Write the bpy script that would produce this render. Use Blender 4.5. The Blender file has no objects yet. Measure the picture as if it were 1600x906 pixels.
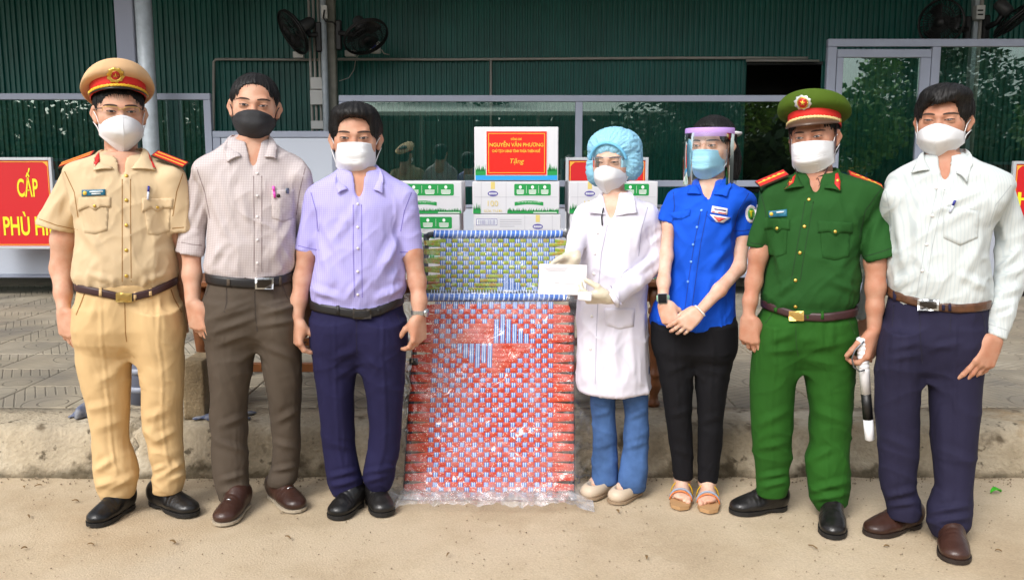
import bpy, bmesh, math, random
import numpy as np
from mathutils import Vector, Matrix
from mathutils.bvhtree import BVHTree
random.seed(7); np.random.seed(7)
S = bpy.context.scene
COL = S.collection
# ------------------------------------------------------------------ camera
F = 1350.0; CX, CY = 800.0, 453.0          # focal length and centre, in photo pixels
CAMH = 1.33
TH = math.atan(186.0 / F)
cam_d = bpy.data.cameras.new('camera'); cam = bpy.data.objects.new('camera', cam_d); COL.objects.link(cam)
cam_d.sensor_width = 36.0; cam_d.lens = 36.0 * F / 1600.0; cam_d.clip_end = 400; cam_d.clip_start = 0.05
cam.location = (0, 0, CAMH); cam.rotation_euler = (math.pi / 2 - TH, 0, 0)
S.camera = cam
# ------------------------------------------------------------------ world, sun, exposure
SUN_EL, SUN_AZ = math.radians(44), math.radians(-148)   # azimuth measured from +Y towards +X
W = bpy.data.worlds.new('World'); S.world = W; W.use_nodes = True
_n = W.node_tree.nodes; _l = W.node_tree.links
sky = _n.new('ShaderNodeTexSky'); sky.sky_type = 'NISHITA'; sky.sun_disc = False
sky.sun_elevation = SUN_EL; sky.sun_rotation = SUN_AZ
sky.air_density = 1.0; sky.dust_density = 4.0; sky.ozone_density = 1.0
hs = _n.new('ShaderNodeHueSaturation'); hs.inputs['Saturation'].default_value = 0.35
_l.new(sky.outputs[0], hs.inputs['Color']); _l.new(hs.outputs[0], _n['Background'].inputs[0])
_n['Background'].inputs[1].default_value = 0.15
sun_d = bpy.data.lights.new('sun', 'SUN'); sun = bpy.data.objects.new('sun', sun_d); COL.objects.link(sun)
sun_d.energy = 1.15; sun_d.angle = math.radians(22); sun_d.color = (1.0, 0.98, 0.95)
_sd = Vector((math.sin(SUN_AZ) * math.cos(SUN_EL), math.cos(SUN_AZ) * math.cos(SUN_EL), math.sin(SUN_EL)))
sun.rotation_euler = _sd.to_track_quat('Z', 'Y').to_euler(); sun.location = _sd * 20
vs = S.view_settings; vs.view_transform = 'Standard'; vs.look = 'None'; vs.exposure = 0.60; vs.gamma = 1.0; vs.use_curve_mapping = False
S.cycles.max_bounces = 7; S.cycles.transparent_max_bounces = 12; S.cycles.glossy_bounces = 3; S.cycles.transmission_bounces = 5
S.cycles.diffuse_bounces = 3; S.cycles.caustics_reflective = False; S.cycles.caustics_refractive = False
S.cycles.use_denoising = True

# ------------------------------------------------------------------ pixel <-> place
CT, ST = math.cos(TH), math.sin(TH)
def ray(px, py):
    a = (px - CX) / F; b = -(py - CY) / F
    return Vector((a, CT + b * ST, -ST + b * CT))
def at(px, py, Y):
    d = ray(px, py); t = Y / d.y
    return Vector((d.x * t, Y, CAMH + d.z * t))
def ground(px, py, Z=0.0):
    d = ray(px, py); t = (Z - CAMH) / d.z
    return Vector((d.x * t, d.y * t, Z))
def mpp(py, Y):
    b = -(py - CY) / F
    return Y / (CT + b * ST) / F
def proj(P):
    P = np.asarray(P, dtype=np.float64)
    X, Y, Z = P[..., 0], P[..., 1], P[..., 2] - CAMH
    d = Y * CT - Z * ST; v = Y * ST + Z * CT
    return CX + F * X / d, CY - F * v / d

# ------------------------------------------------------------------ objects
def link(name, me, parent=None, mat=None, base=None):
    o = bpy.data.objects.new(name, me); COL.objects.link(o)
    if parent is not None: o.parent = parent
    if mat is not None and me is not None:
        for m in (mat if isinstance(mat, (list, tuple)) else [mat]): me.materials.append(m)
    return o
def tag(o, label=None, cat=None, group=None, kind=None):
    if label: o['label'] = label
    if cat: o['category'] = cat
    if group: o['group'] = group
    if kind: o['kind'] = kind
    return o
def empty(name, loc, label, cat, group=None):
    o = bpy.data.objects.new(name, None); COL.objects.link(o); o.location = loc; o.empty_display_size = 0.1
    return tag(o, label, cat, group)
def root_of(o):
    while o.parent is not None: o = o.parent
    return o
def mesh_np(name, V, Fq, mat, parent=None, smooth=True, mats=None, fm=None):
    """V in world coordinates; parent chain has a single translated root."""
    V = np.asarray(V, dtype=np.float64)
    off = np.array(root_of(parent).location) if parent is not None else np.zeros(3)
    me = bpy.data.meshes.new(name)
    me.from_pydata((V - off).tolist(), [], [list(map(int, f)) for f in Fq])
    if fm is not None: me.polygons.foreach_set('material_index', np.asarray(fm, dtype=np.int32))
    if smooth: me.polygons.foreach_set('use_smooth', np.ones(len(me.polygons), dtype=bool))
    me.update()
    return link(name, me, parent, mats or mat)
class MB:
    """collects simple shapes (world coordinates) into one mesh"""
    def __init__(s): s.v = []; s.f = []; s.m = []
    def add(s, V, Fc, mi=0):
        k = len(s.v); s.v += [tuple(p) for p in V]; s.f += [[i + k for i in f] for f in Fc]; s.m += [mi] * len(Fc); return s
    def box(s, lo, hi, mi=0, M=None, bev=0.0):
        x0, y0, z0 = lo; x1, y1, z1 = hi
        if bev <= 0:
            V = [(x0,y0,z0),(x1,y0,z0),(x1,y1,z0),(x0,y1,z0),(x0,y0,z1),(x1,y0,z1),(x1,y1,z1),(x0,y1,z1)]
            Fc = [(0,3,2,1),(4,5,6,7),(0,1,5,4),(1,2,6,5),(2,3,7,6),(3,0,4,7)]
        else:
            bm = bmesh.new(); bmesh.ops.create_cube(bm, size=1)
            bmesh.ops.scale(bm, vec=(x1-x0, y1-y0, z1-z0), verts=bm.verts)
            bmesh.ops.translate(bm, vec=((x0+x1)/2, (y0+y1)/2, (z0+z1)/2), verts=bm.verts)
            bmesh.ops.bevel(bm, geom=bm.edges[:], offset=bev, segments=1, affect='EDGES')
            bm.verts.index_update()
            V = [v.co[:] for v in bm.verts]; Fc = [[v.index for v in f.verts] for f in bm.faces]; bm.free()
        if M is not None: V = [M @ Vector(p) for p in V]
        return s.add(V, Fc, mi)
    def tube(s, pts, r, n=8, mi=0, cap=True, close=False):
        pts = [Vector(p) for p in pts]; rs = r if isinstance(r, (list, tuple)) else [r] * len(pts)
        V = []; Fc = []; m = len(pts); u = None
        for i, p in enumerate(pts):
            if close: t = (pts[(i+1) % m] - pts[i-1]).normalized()
            else: t = (pts[min(i+1, m-1)] - pts[max(i-1, 0)]).normalized()
            if u is None:
                u = t.orthogonal().normalized()
            u = (u - t * u.dot(t)).normalized(); w = t.cross(u)
            for k in range(n):
                a = 2 * math.pi * k / n
                V.append(p + (u * math.cos(a) + w * math.sin(a)) * rs[i])
        for i in range(m if close else m - 1):
            j = (i + 1) % m
            for k in range(n):
                k2 = (k + 1) % n
                Fc.append((i*n+k, i*n+k2, j*n+k2, j*n+k))
        if cap and not close:
            Fc.append(list(range(n))[::-1]); Fc.append([(m-1)*n+k for k in range(n)])
        return s.add(V, Fc, mi)
    def grid(s, P, mi=0, closeu=False):
        """P[i][j] points"""
        a, b = len(P), len(P[0]); V = [p for row in P for p in row]; Fc = []
        for i in range(a if closeu else a - 1):
            for j in range(b - 1):
                i2 = (i + 1) % a
                Fc.append((i*b+j, i2*b+j, i2*b+j+1, i*b+j+1))
        return s.add(V, Fc, mi)
    def build(s, name, mat, parent=None, smooth=False):
        return mesh_np(name, s.v, s.f, None, parent, smooth, mats=(mat if isinstance(mat, (list, tuple)) else [mat]), fm=s.m)
def add_mod_solid(o, t, off=0.0):
    m = o.modifiers.new('solid', 'SOLIDIFY'); m.thickness = t; m.offset = off; return o

# ------------------------------------------------------------------ materials
def srgb(r, g, b):
    f = lambda c: (c/255/12.92 if c/255 <= 0.04045 else ((c/255+0.055)/1.055)**2.4)
    return (f(r), f(g), f(b), 1.0)
MATS = {}
def mat(name, col, rough=0.6, metal=0.0, var=0.0, vscale=8.0, bump=0.0, bscale=60.0, bstretch=(1,1,1), spec=0.5, sheen=0.0, sss=0.0, vcol=None, coat=0.0, bdist=0.01):
    if name in MATS: return MATS[name]
    m = bpy.data.materials.new(name); m.use_nodes = True; nt = m.node_tree; N, L = nt.nodes, nt.links
    b = N['Principled BSDF']; b.inputs['Roughness'].default_value = rough; b.inputs['Metallic'].default_value = metal
    b.inputs['Base Color'].default_value = col; b.inputs['Specular IOR Level'].default_value = spec
    if sheen: b.inputs['Sheen Weight'].default_value = sheen
    if coat: b.inputs['Coat Weight'].default_value = coat; b.inputs['Coat Roughness'].default_value = 0.15
    if sss:
        b.inputs['Subsurface Weight'].default_value = sss; b.inputs['Subsurface Radius'].default_value = (0.012, 0.005, 0.003); b.inputs['Subsurface Scale'].default_value = 1.0
    tc = N.new('ShaderNodeTexCoord')
    if var:
        nz = N.new('ShaderNodeTexNoise'); nz.inputs['Scale'].default_value = vscale; nz.inputs['Detail'].default_value = 5
        L.new(tc.outputs['Object'], nz.inputs['Vector'])
        mx = N.new('ShaderNodeMix'); mx.data_type = 'RGBA'
        c2 = vcol or tuple(c * (1 - var) for c in col[:3]) + (1,)
        mx.inputs[6].default_value = col; mx.inputs[7].default_value = c2
        rp = N.new('ShaderNodeMapRange'); rp.inputs[1].default_value = 0.35; rp.inputs[2].default_value = 0.7
        L.new(nz.outputs[0], rp.inputs[0]); L.new(rp.outputs[0], mx.inputs[0]); L.new(mx.outputs[2], b.inputs['Base Color'])
    if bump:
        mp = N.new('ShaderNodeMapping'); mp.inputs['Scale'].default_value = bstretch; L.new(tc.outputs['Object'], mp.inputs['Vector'])
        n2 = N.new('ShaderNodeTexNoise'); n2.inputs['Scale'].default_value = bscale; n2.inputs['Detail'].default_value = 6
        L.new(mp.outputs[0], n2.inputs['Vector'])
        bp = N.new('ShaderNodeBump'); bp.inputs['Strength'].default_value = bump; bp.inputs['Distance'].default_value = bdist
        L.new(n2.outputs[0], bp.inputs['Height']); L.new(bp.outputs[0], b.inputs['Normal'])
    MATS[name] = m; return m
def nodes_of(m): return m.node_tree.nodes, m.node_tree.links, m.node_tree.nodes['Principled BSDF']
def math_node(N, L, op, a, b=None, c=None):
    n = N.new('ShaderNodeMath'); n.operation = op
    for i, v in enumerate((a, b, c)):
        if v is None: continue
        if hasattr(v, 'links'): L.new(v, n.inputs[i])
        else: n.inputs[i].default_value = v
    return n.outputs[0]
def mix_col(N, L, fac, c1, c2):
    n = N.new('ShaderNodeMix'); n.data_type = 'RGBA'
    for i, v in ((0, fac), (6, c1), (7, c2)):
        if hasattr(v, 'links'): L.new(v, n.inputs[i])
        else: n.inputs[i].default_value = v
    return n.outputs[2]

# ------------------------------------------------------------------ noise and implicit surfaces
def vnoise(P, seed=0):
    P = np.asarray(P, dtype=np.float64); i = np.floor(P).astype(np.int64); f = P - i; f = f*f*(3-2*f)
    def h(a, b, c):
        n = (a * 374761393 + b * 668265263 + c * 2147483647 + seed * 974711) & 0xFFFFFFFF
        n = ((n ^ (n >> 13)) * 1274126177) & 0xFFFFFFFF
        return ((n ^ (n >> 16)) & 0xFFFF) / 65535.0
    out = 0
    for dx in (0, 1):
        wx = f[:, 0] if dx else 1 - f[:, 0]
        for dy in (0, 1):
            wy = f[:, 1] if dy else 1 - f[:, 1]
            for dz in (0, 1):
                wz = f[:, 2] if dz else 1 - f[:, 2]
                out = out + wx*wy*wz*h(i[:, 0]+dx, i[:, 1]+dy, i[:, 2]+dz)
    return out
def fbm(P, seed=0, o=3):
    r = 0; a = 0.5
    for k in range(o): r = r + a*vnoise(P*(2**k), seed+k); a *= 0.5
    return r
class Cone:
    """tapered capsule, optionally flattened along a direction"""
    def __init__(s, a, b, ra, rb, k=0.01, flat=None, q=1.0, op='+', cut=None):
        s.cut = cut
        s.a = np.array(a, float); s.b = np.array(b, float); s.ra = ra; s.rb = rb; s.k = k; s.op = op; s.q = q
        s.n = None if flat is None else np.array(Vector(flat).normalized())
        R = max(ra, rb) + 0.002
        s.lo = np.minimum(s.a, s.b) - R; s.hi = np.maximum(s.a, s.b) + R
    def d(s, P):
        v = P - s.a; ba = s.b - s.a
        if s.n is not None:
            v = v + np.outer(v @ s.n, s.n) * (1/s.q - 1); ba = ba + s.n * (ba @ s.n) * (1/s.q - 1)
        L = ba @ ba
        t = np.clip(v @ ba / L, 0, 1) if L > 1e-12 else np.zeros(len(P))
        r = np.sqrt(((v - t[:, None]*ba)**2).sum(1)) - (s.ra + (s.rb - s.ra)*t)
        r = r * (s.q if s.n is not None else 1.0)
        if s.cut is not None: r = np.maximum(r, (P - np.array(s.cut[0])) @ np.array(s.cut[1]))
        return r
class Ell:
    def __init__(s, c, r, M=None, k=0.01, op='+', pw=2):
        s.pw = pw
        s.c = np.array(c, float); s.r = np.array(r, float); s.M = np.eye(3) if M is None else np.array(M, float); s.k = k; s.op = op
        R = max(r)*(1.0 if pw == 2 else 1.35) + 0.002; s.lo = s.c - R; s.hi = s.c + R
    def d(s, P):
        q = (P - s.c) @ s.M
        if s.pw != 2: return ((np.abs(q/s.r)**s.pw).sum(1)**(1/s.pw)-1)*s.r.min()
        k0 = np.sqrt(((q/s.r)**2).sum(1)); k1 = np.sqrt(((q/s.r**2)**2).sum(1)) + 1e-9
        return k0*(k0-1)/k1
class Loft:
    """stack of super-ellipses along z.  rows: (z, cx, cy, a, b)"""
    def __init__(s, rows, n=2.2, k=0.02, op='+', zlo=None, zhi=None, tilt=0.0, smooth=3, phi=0.0):
        s.cp, s.sp = math.cos(phi), math.sin(phi)
        rows = sorted(rows); A = np.array(rows, float)
        z = np.linspace(A[0, 0], A[-1, 0], 160); T = np.stack([np.interp(z, A[:, 0], A[:, i]) for i in range(1, 5)], 1)
        for _ in range(smooth):
            T[1:-1] = (T[:-2] + 2*T[1:-1] + T[2:]) / 4
            T[1:-1] = (T[:-2] + 2*T[1:-1] + T[2:]) / 4
        s.z, s.T, s.n, s.k, s.op = z, T, n, k, op
        s.zlo = A[0, 0] if zlo is None else zlo; s.zhi = A[-1, 0] if zhi is None else zhi; s.tilt = tilt
        m = T[:, 2:].max() + 0.01
        R = np.maximum(T[:, 2], T[:, 3])
        s.lo = np.array([(T[:, 0]-R).min(), (T[:, 1]-R).min(), s.zlo-abs(tilt)*m]) - 0.003
        s.hi = np.array([(T[:, 0]+R).max(), (T[:, 1]+R).max(), s.zhi+abs(tilt)*m]) + 0.003
    def d(s, P):
        zz = P[:, 2]; g = [np.interp(zz, s.z, s.T[:, i]) for i in range(4)]
        dx = P[:, 0]-g[0]; dy = P[:, 1]-g[1]; ux = dx*s.cp - dy*s.sp; uy = dx*s.sp + dy*s.cp
        ax = np.abs(ux)/g[2]; ay = np.abs(uy)/g[3]
        q = (ax**s.n + ay**s.n)**(1.0/s.n)
        d = (q-1)*np.minimum(g[2], g[3])
        zt = zz - s.tilt*uy
        return np.maximum(d, np.maximum(zt - s.zhi, s.zlo - zt))
class Half:
    """cuts away the side the normal points to (applied at the end); within radius of c"""
    def __init__(s, c, n, R=9.0): s.c = np.array(c, float); s.n = np.array(Vector(n).normalized()); s.R = R
class Pelvis:
    """hip joined softly with each leg, the legs kept apart"""
    def __init__(s, hip, L, R, k=.05, kk=.006):
        s.h, s.L, s.R, s.kj, s.kk = hip, L, R, k, kk; s.op = '+'; s.k = .01
        s.lo = np.minimum(np.minimum(hip.lo, L.lo), R.lo); s.hi = np.maximum(np.maximum(hip.hi, L.hi), R.hi)
    def d(s, P):
        h = s.h.d(P); return smin(smin(h, s.L.d(P), s.kj), smin(h, s.R.d(P), s.kj), s.kk)
def smin(a, b, k):
    h = np.clip(0.5 + 0.5*(b-a)/k, 0, 1); return b + (a-b)*h - k*h*(1-h)
def sdf_mesh(prims, h=0.006, smooth=1, pad=0.02):
    add = [p for p in prims if p.op == '+']
    lo = np.min([p.lo for p in add], 0) - pad; hi = np.max([p.hi for p in add], 0) + pad
    B = 8; nb = np.ceil((hi-lo)/(h*B)).astype(int); n = nb*B + 1
    V = np.full(tuple(n), 1.0, dtype=np.float32)
    bx = np.stack(np.meshgrid(*[np.arange(k) for k in nb], indexing='ij'), -1).reshape(-1, 3)
    bc = lo + (bx + 0.5)*h*B; half = h*B*0.5*1.733
    def field(P, blk):
        D = np.full(len(P), 1.0); 
        for p in prims:
            m = ((blk > p.lo - p.k - half*1.2) & (blk < p.hi + p.k + half*1.2)).all(1)
            if not m.any(): continue
            d = p.d(P[m]); 
            if p.op == '+': D[m] = smin(D[m], d, p.k)
            elif p.op == 'min': D[m] = np.minimum(D[m], d)
            elif p.op == '-': D[m] = -smin(-D[m], d, p.k)
        return D
    Dc = field(bc, bc)
    act = np.abs(Dc) < half*1.9 + 0.012
    ins = (~act) & (Dc < 0)
    for b in bx[ins]: V[b[0]*B:b[0]*B+B+1, b[1]*B:b[1]*B+B+1, b[2]*B:b[2]*B+B+1] = -1.0
    ab = bx[act]
    off = np.stack(np.meshgrid(*[np.arange(B+1)]*3, indexing='ij'), -1).reshape(-1, 3)
    CH = 400
    for c0 in range(0, len(ab), CH):
        a = ab[c0:c0+CH]
        G = (a[:, None, :]*B + off[None]).reshape(-1, 3)
        P = lo + G*h; blk = np.repeat(lo + (a+0.5)*h*B, len(off), 0)
        V[G[:, 0], G[:, 1], G[:, 2]] = field(P, blk)
    V[0] = V[-1] = 1; V[:, 0] = V[:, -1] = 1; V[:, :, 0] = V[:, :, -1] = 1
    return surface_nets(V, lo, h, smooth)
def surface_nets(V, lo, h, smooth=1):
    Sg = V < 0
    c = np.zeros(tuple(np.array(V.shape)-1), dtype=np.int8); cs = [(x, y, z) for x in (0, 1) for y in (0, 1) for z in (0, 1)]
    sl = lambda o, nn: slice(o, nn-1+o)
    for o in cs: c += Sg[sl(o[0], V.shape[0]), sl(o[1], V.shape[1]), sl(o[2], V.shape[2])]
    mixed = (c > 0) & (c < 8)
    ijk = np.argwhere(mixed); idx = np.full(mixed.shape, -1, dtype=np.int64); idx[mixed] = np.arange(len(ijk))
    cv = [V[ijk[:, 0]+o[0], ijk[:, 1]+o[1], ijk[:, 2]+o[2]].astype(np.float64) for o in cs]
    acc = np.zeros((len(ijk), 3)); cnt = np.zeros(len(ijk))
    for i in range(8):
        for j in range(i+1, 8):
            if sum(abs(cs[i][k]-cs[j][k]) for k in range(3)) != 1: continue
            va, vb = cv[i], cv[j]; m = (va < 0) != (vb < 0)
            t = va[m]/(va[m]-vb[m]); a = np.array(cs[i], float); b = np.array(cs[j], float)
            acc[m] += a + t[:, None]*(b-a); cnt[m] += 1
    P = lo + (ijk + acc/np.maximum(cnt, 1)[:, None])*h
    faces = []
    for ax in range(3):
        s0 = [slice(None)]*3; s1 = [slice(None)]*3; s0[ax] = slice(0, -1); s1[ax] = slice(1, None)
        ch = Sg[tuple(s0)] != Sg[tuple(s1)]
        u, w = [(1, 2), (2, 0), (0, 1)][ax]
        e = np.argwhere(ch); ok = (e[:, u] > 0) & (e[:, w] > 0) & (e[:, u] < V.shape[u]-1) & (e[:, w] < V.shape[w]-1); e = e[ok]
        inside = Sg[e[:, 0], e[:, 1], e[:, 2]]
        def g(du, dw):
            q = e.copy(); q[:, u] += du; q[:, w] += dw; return idx[q[:, 0], q[:, 1], q[:, 2]]
        q = np.stack([g(-1, -1), g(0, -1), g(0, 0), g(-1, 0)], 1)
        q[~inside] = q[~inside][:, ::-1]
        faces.append(q)
    Q = np.concatenate(faces); Q = Q[(Q >= 0).all(1)]
    for _ in range(smooth): P = lap(P, Q, 0.5)
    return P, Q
def lap(P, Q, w):
    A = np.zeros_like(P); C = np.zeros(len(P))
    for i in range(4):
        for j in ((i+1) % 4, (i+3) % 4):
            np.add.at(A, Q[:, i], P[Q[:, j]]); np.add.at(C, Q[:, i], 1)
    return P*(1-w) + w*A/np.maximum(C, 1)[:, None]
def normals(P, Q):
    n = np.cross(P[Q[:, 2]]-P[Q[:, 0]], P[Q[:, 3]]-P[Q[:, 1]]); A = np.zeros_like(P)
    for i in range(4): np.add.at(A, Q[:, i], n)
    return A/(np.linalg.norm(A, axis=1)[:, None]+1e-12)
def cut_planes(P, Q, planes):
    """drop faces beyond any of the half-space planes (open sleeve or neck ends)"""
    keep = np.ones(len(P), bool)
    for pl in planes:
        d = (P - pl.c) @ pl.n; near = np.linalg.norm(P - pl.c, axis=1) < pl.R
        keep &= ~((d > 0) & near)
    Q = Q[keep[Q].all(1)]; used = np.unique(Q); re = np.full(len(P), -1); re[used] = np.arange(len(used))
    return P[used], re[Q]
class HalfP:
    """a plane as a primitive: removes what lies beyond it, near c"""
    def __init__(s, c, n, R=0.2):
        s.c = np.array(c, float); s.nn = np.array(Vector(n).normalized()); s.R = R; s.op = '-'; s.k = 0.004; s.lo = s.c-R; s.hi = s.c+R
    def d(s, P):
        v = P - s.c; return np.maximum(-(v @ s.nn), np.linalg.norm(v, axis=1) - s.R)
FOLD = 1.0
def fold_disp(P, N, folds, Yref, seed=0):
    """ridges given as photo-pixel segments on the camera side: (x1,y1,x2,y2,width_px,amp_m)"""
    px, py = proj(P); out = np.zeros(len(P)); V = P - np.array([0, 0, CAMH]); V /= np.linalg.norm(V, axis=1)[:, None]; face = np.clip(-(N*V).sum(1)*1.6+0.25, 0, 1)
    for (x1, y1, x2, y2, w, a) in folds:
        dx, dy = x2-x1, y2-y1; L = dx*dx+dy*dy
        t = np.clip(((px-x1)*dx+(py-y1)*dy)/L, 0, 1)
        d = np.hypot(px-x1-t*dx, py-y1-t*dy)
        tp = np.sin(np.pi*(0.12+0.76*t))
        out += FOLD*a*tp*(np.exp(-(d/w)**1.4) - 0.42*np.exp(-((d-1.9*w)/w)**2))
    return out*face
# ================================================================== THE SETTING
KY0 = ground(800, 744).y                  # foot of the kerb
KZ = 0.215                                # pavement level above the road
KY1 = ground(800, 664, KZ).y              # upper edge of the kerb face
YP = 7.7                                  # glazed partition
YW = 9.2                                  # corrugated wall
def noise_mat(name, cols, scale=3.0, rough=0.9, bump=0.3, bscale=90, spots=None, detail=8, bdist=0.01, spec=0.3):
    """ground-like material: colour ramp over layered noise"""
    m = bpy.data.materials.new(name); m.use_nodes = True; N, L, b = nodes_of(m)
    b.inputs['Roughness'].default_value = rough; b.inputs['Specular IOR Level'].default_value = spec
    tc = N.new('ShaderNodeTexCoord')
    n1 = N.new('ShaderNodeTexNoise'); n1.inputs['Scale'].default_value = scale; n1.inputs['Detail'].default_value = detail; n1.inputs['Roughness'].default_value = 0.65
    L.new(tc.outputs['Object'], n1.inputs['Vector'])
    r = N.new('ShaderNodeValToRGB'); e = r.color_ramp.elements
    ps = np.linspace(0.32, 0.68, len(cols))
    while len(e) < len(cols): e.new(0.5)
    for i, c in enumerate(cols): e[i].position = ps[i]; e[i].color = c
    L.new(n1.outputs[0], r.inputs[0]); col = r.outputs[0]
    n2 = N.new('ShaderNodeTexNoise'); n2.inputs['Scale'].default_value = bscale; n2.inputs['Detail'].default_value = 5; L.new(tc.outputs['Object'], n2.inputs['Vector'])
    if spots:
        for (sc, lo, hi, c) in spots:
            n3 = N.new('ShaderNodeTexNoise'); n3.inputs['Scale'].default_value = sc; n3.inputs['Detail'].default_value = 6; L.new(tc.outputs['Object'], n3.inputs['Vector'])
            mr = N.new('ShaderNodeMapRange'); mr.inputs[1].default_value = lo; mr.inputs[2].default_value = hi; L.new(n3.outputs[0], mr.inputs[0])
            col = mix_col(N, L, mr.outputs[0], col, c)
    fine = math_node(N, L, 'MULTIPLY_ADD', n2.outputs[0], 1.1, 0.45)
    mul = N.new('ShaderNodeMix'); mul.data_type = 'RGBA'; mul.blend_type = 'MULTIPLY'; mul.inputs[0].default_value = 0.45
    L.new(col, mul.inputs[6]); L.new(fine, mul.inputs[7]); L.new(mul.outputs[2], b.inputs['Base Color'])
    bp = N.new('ShaderNodeBump'); bp.inputs['Strength'].default_value = bump; bp.inputs['Distance'].default_value = bdist
    L.new(n2.outputs[0], bp.inputs['Height']); L.new(bp.outputs[0], b.inputs['Normal'])
    MATS[name] = m; return m
m_road = noise_mat('road_sand', [srgb(168,150,124), srgb(180,162,135), srgb(190,173,147), srgb(185,169,145)], scale=1.3, bump=0.35, bscale=140,
                   spots=[(5.0, 0.60, 0.78, srgb(192,176,150)), (0.8, 0.56, 0.75, srgb(160,136,104)), (34.0, 0.68, 0.78, srgb(132,112,90)), (2.0, 0.60, 0.70, srgb(188,170,144))])
m_kerb = noise_mat('kerb_concrete', [srgb(132,121,102), srgb(158,145,122), srgb(174,161,138), srgb(164,152,131)], scale=2.2, bump=0.8, bscale=60,
                   spots=[(4.0, 0.56, 0.66, srgb(186,175,154)), (9.0, 0.58, 0.68, srgb(104,92,74)), (2.6, 0.62, 0.72, srgb(142,116,80)), (22.0, 0.62, 0.70, srgb(96,86,70))])
m_pave = noise_mat('pavement_bed', [srgb(104,97,84), srgb(120,112,98)], scale=3.0, bump=0.4)
# --- road
def height_sheet(name, x0, x1, y0, y1, nx, ny, z, amp, m, ynon=1.0):
    P = []; 
    for i in range(nx+1):
        for j in range(ny+1):
            t = j/ny; P.append((x0+(x1-x0)*i/nx, y1-(y1-y0)*t**ynon, 0))
    P = np.array(P); P[:, 2] = z + amp*(fbm(P*np.array([1.3, 1.3, 1])+50, 3, 4)-0.47) + 0.25*amp*(vnoise(P*9+20, 5)-0.5)
    Q = [(i*(ny+1)+j, i*(ny+1)+j+1, (i+1)*(ny+1)+j+1, (i+1)*(ny+1)+j) for i in range(nx) for j in range(ny)]
    return mesh_np(name, P, Q, m)
road = height_sheet('road', -3.6, 3.6, 1.2, KY0+0.06, 220, 90, -0.004, 0.012, m_road)
tag(road, kind='structure', label='pale sandy concrete road in front of the kerb')
far = MB(); far.add([(-80,-90,-0.03),(80,-90,-0.03),(80,KY0+0.1,-0.03),(-80,KY0+0.1,-0.03)], [(0,1,2,3)])
tag(far.build('ground', m_road), kind='structure', label='sandy ground reaching away behind the road')
# --- kerb: long worn concrete face with a rounded upper edge, chipped near the block
def kerb_mesh():
    xs = np.arange(-5.2, 5.2, 0.02); prof = [(0.0, -0.03), (0.004, 0.02), (0.012, 0.06), (0.024, 0.10), (0.036, 0.14), (0.05, 0.175), (0.066, 0.197), (0.09, 0.210), (0.125, 0.2145), (0.25, 0.215), (0.36, 0.214), (0.37, 0.17)]
    sc = (KY1-KY0)/0.07
    V = []; n = len(prof)
    for x in xs:
        for (a, z) in prof: V.append((x, KY0 + a*(sc if a < 0.07 else 1)+ (0.07*(sc-1) if a >= 0.07 else 0), z))
    V = np.array(V); w = np.clip(V[:, 2]/0.05, 0, 1)
    ns = fbm(V*np.array([7, 7, 7])+9, 21, 4)-0.47
    V[:, 1] += ns*0.035*w - 0.01*np.clip(vnoise(V*np.array([1.1, 1, 1]), 4)-0.4, 0, 1); V[:, 2] += (fbm(V*6+30, 8, 3)-0.44)*0.014*w
    xc = at(207, 660, KY1).x
    crack = np.exp(-((V[:, 0]-xc-0.05*(V[:, 2]-0.1)-0.02*np.sin(V[:, 2]*60))/0.016)**2); V[:, 1] += 0.05*crack*w; V[:, 2] -= 0.03*crack*w
    hole = np.exp(-((V[:, 0]-at(290, 700, KY1).x)/0.16)**2)*np.exp(-((V[:, 2]-0.17)/0.05)**2); V[:, 1] += hole*0.03*(0.4+fbm(V*25, 3, 3))
    foot = np.exp(-((V[:, 2]-0.02)/0.02)**2); V[:, 1] -= foot*0.03*vnoise(V*np.array([14, 3, 3]), 13)
    Q = [(i*n+j, (i+1)*n+j, (i+1)*n+j+1, i*n+j+1) for i in range(len(xs)-1) for j in range(n-1)]
    return V, Q
m_kerb2 = m_kerb
N, L, b = nodes_of(m_kerb2)   # dark grimy line along the foot of the kerb, broken by noise (dirt with a shape of its own)
tc = N.new('ShaderNodeTexCoord'); sp = N.new('ShaderNodeSeparateXYZ'); L.new(tc.outputs['Object'], sp.inputs[0])
nz = N.new('ShaderNodeTexNoise'); nz.inputs['Scale'].default_value = 9; nz.inputs['Detail'].default_value = 7; L.new(tc.outputs['Object'], nz.inputs['Vector'])
hz = math_node(N, L, 'SUBTRACT', math_node(N, L, 'MULTIPLY_ADD', nz.outputs[0], 0.16, -0.045), sp.outputs[2])
fz = N.new('ShaderNodeMapRange'); fz.inputs[1].default_value = -0.01; fz.inputs[2].default_value = 0.03; L.new(hz, fz.inputs[0])
src = b.inputs['Base Color'].links[0].from_socket
L.new(mix_col(N, L, math_node(N, L, 'MULTIPLY', fz.outputs[0], 0.75), src, srgb(78,70,54)), b.inputs['Base Color'])
V, Q = kerb_mesh(); kerb = mesh_np('kerb', V, Q, m_kerb2); tag(kerb, kind='structure', label='worn sloping concrete kerb with grimy foot and chipped edge')
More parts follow.
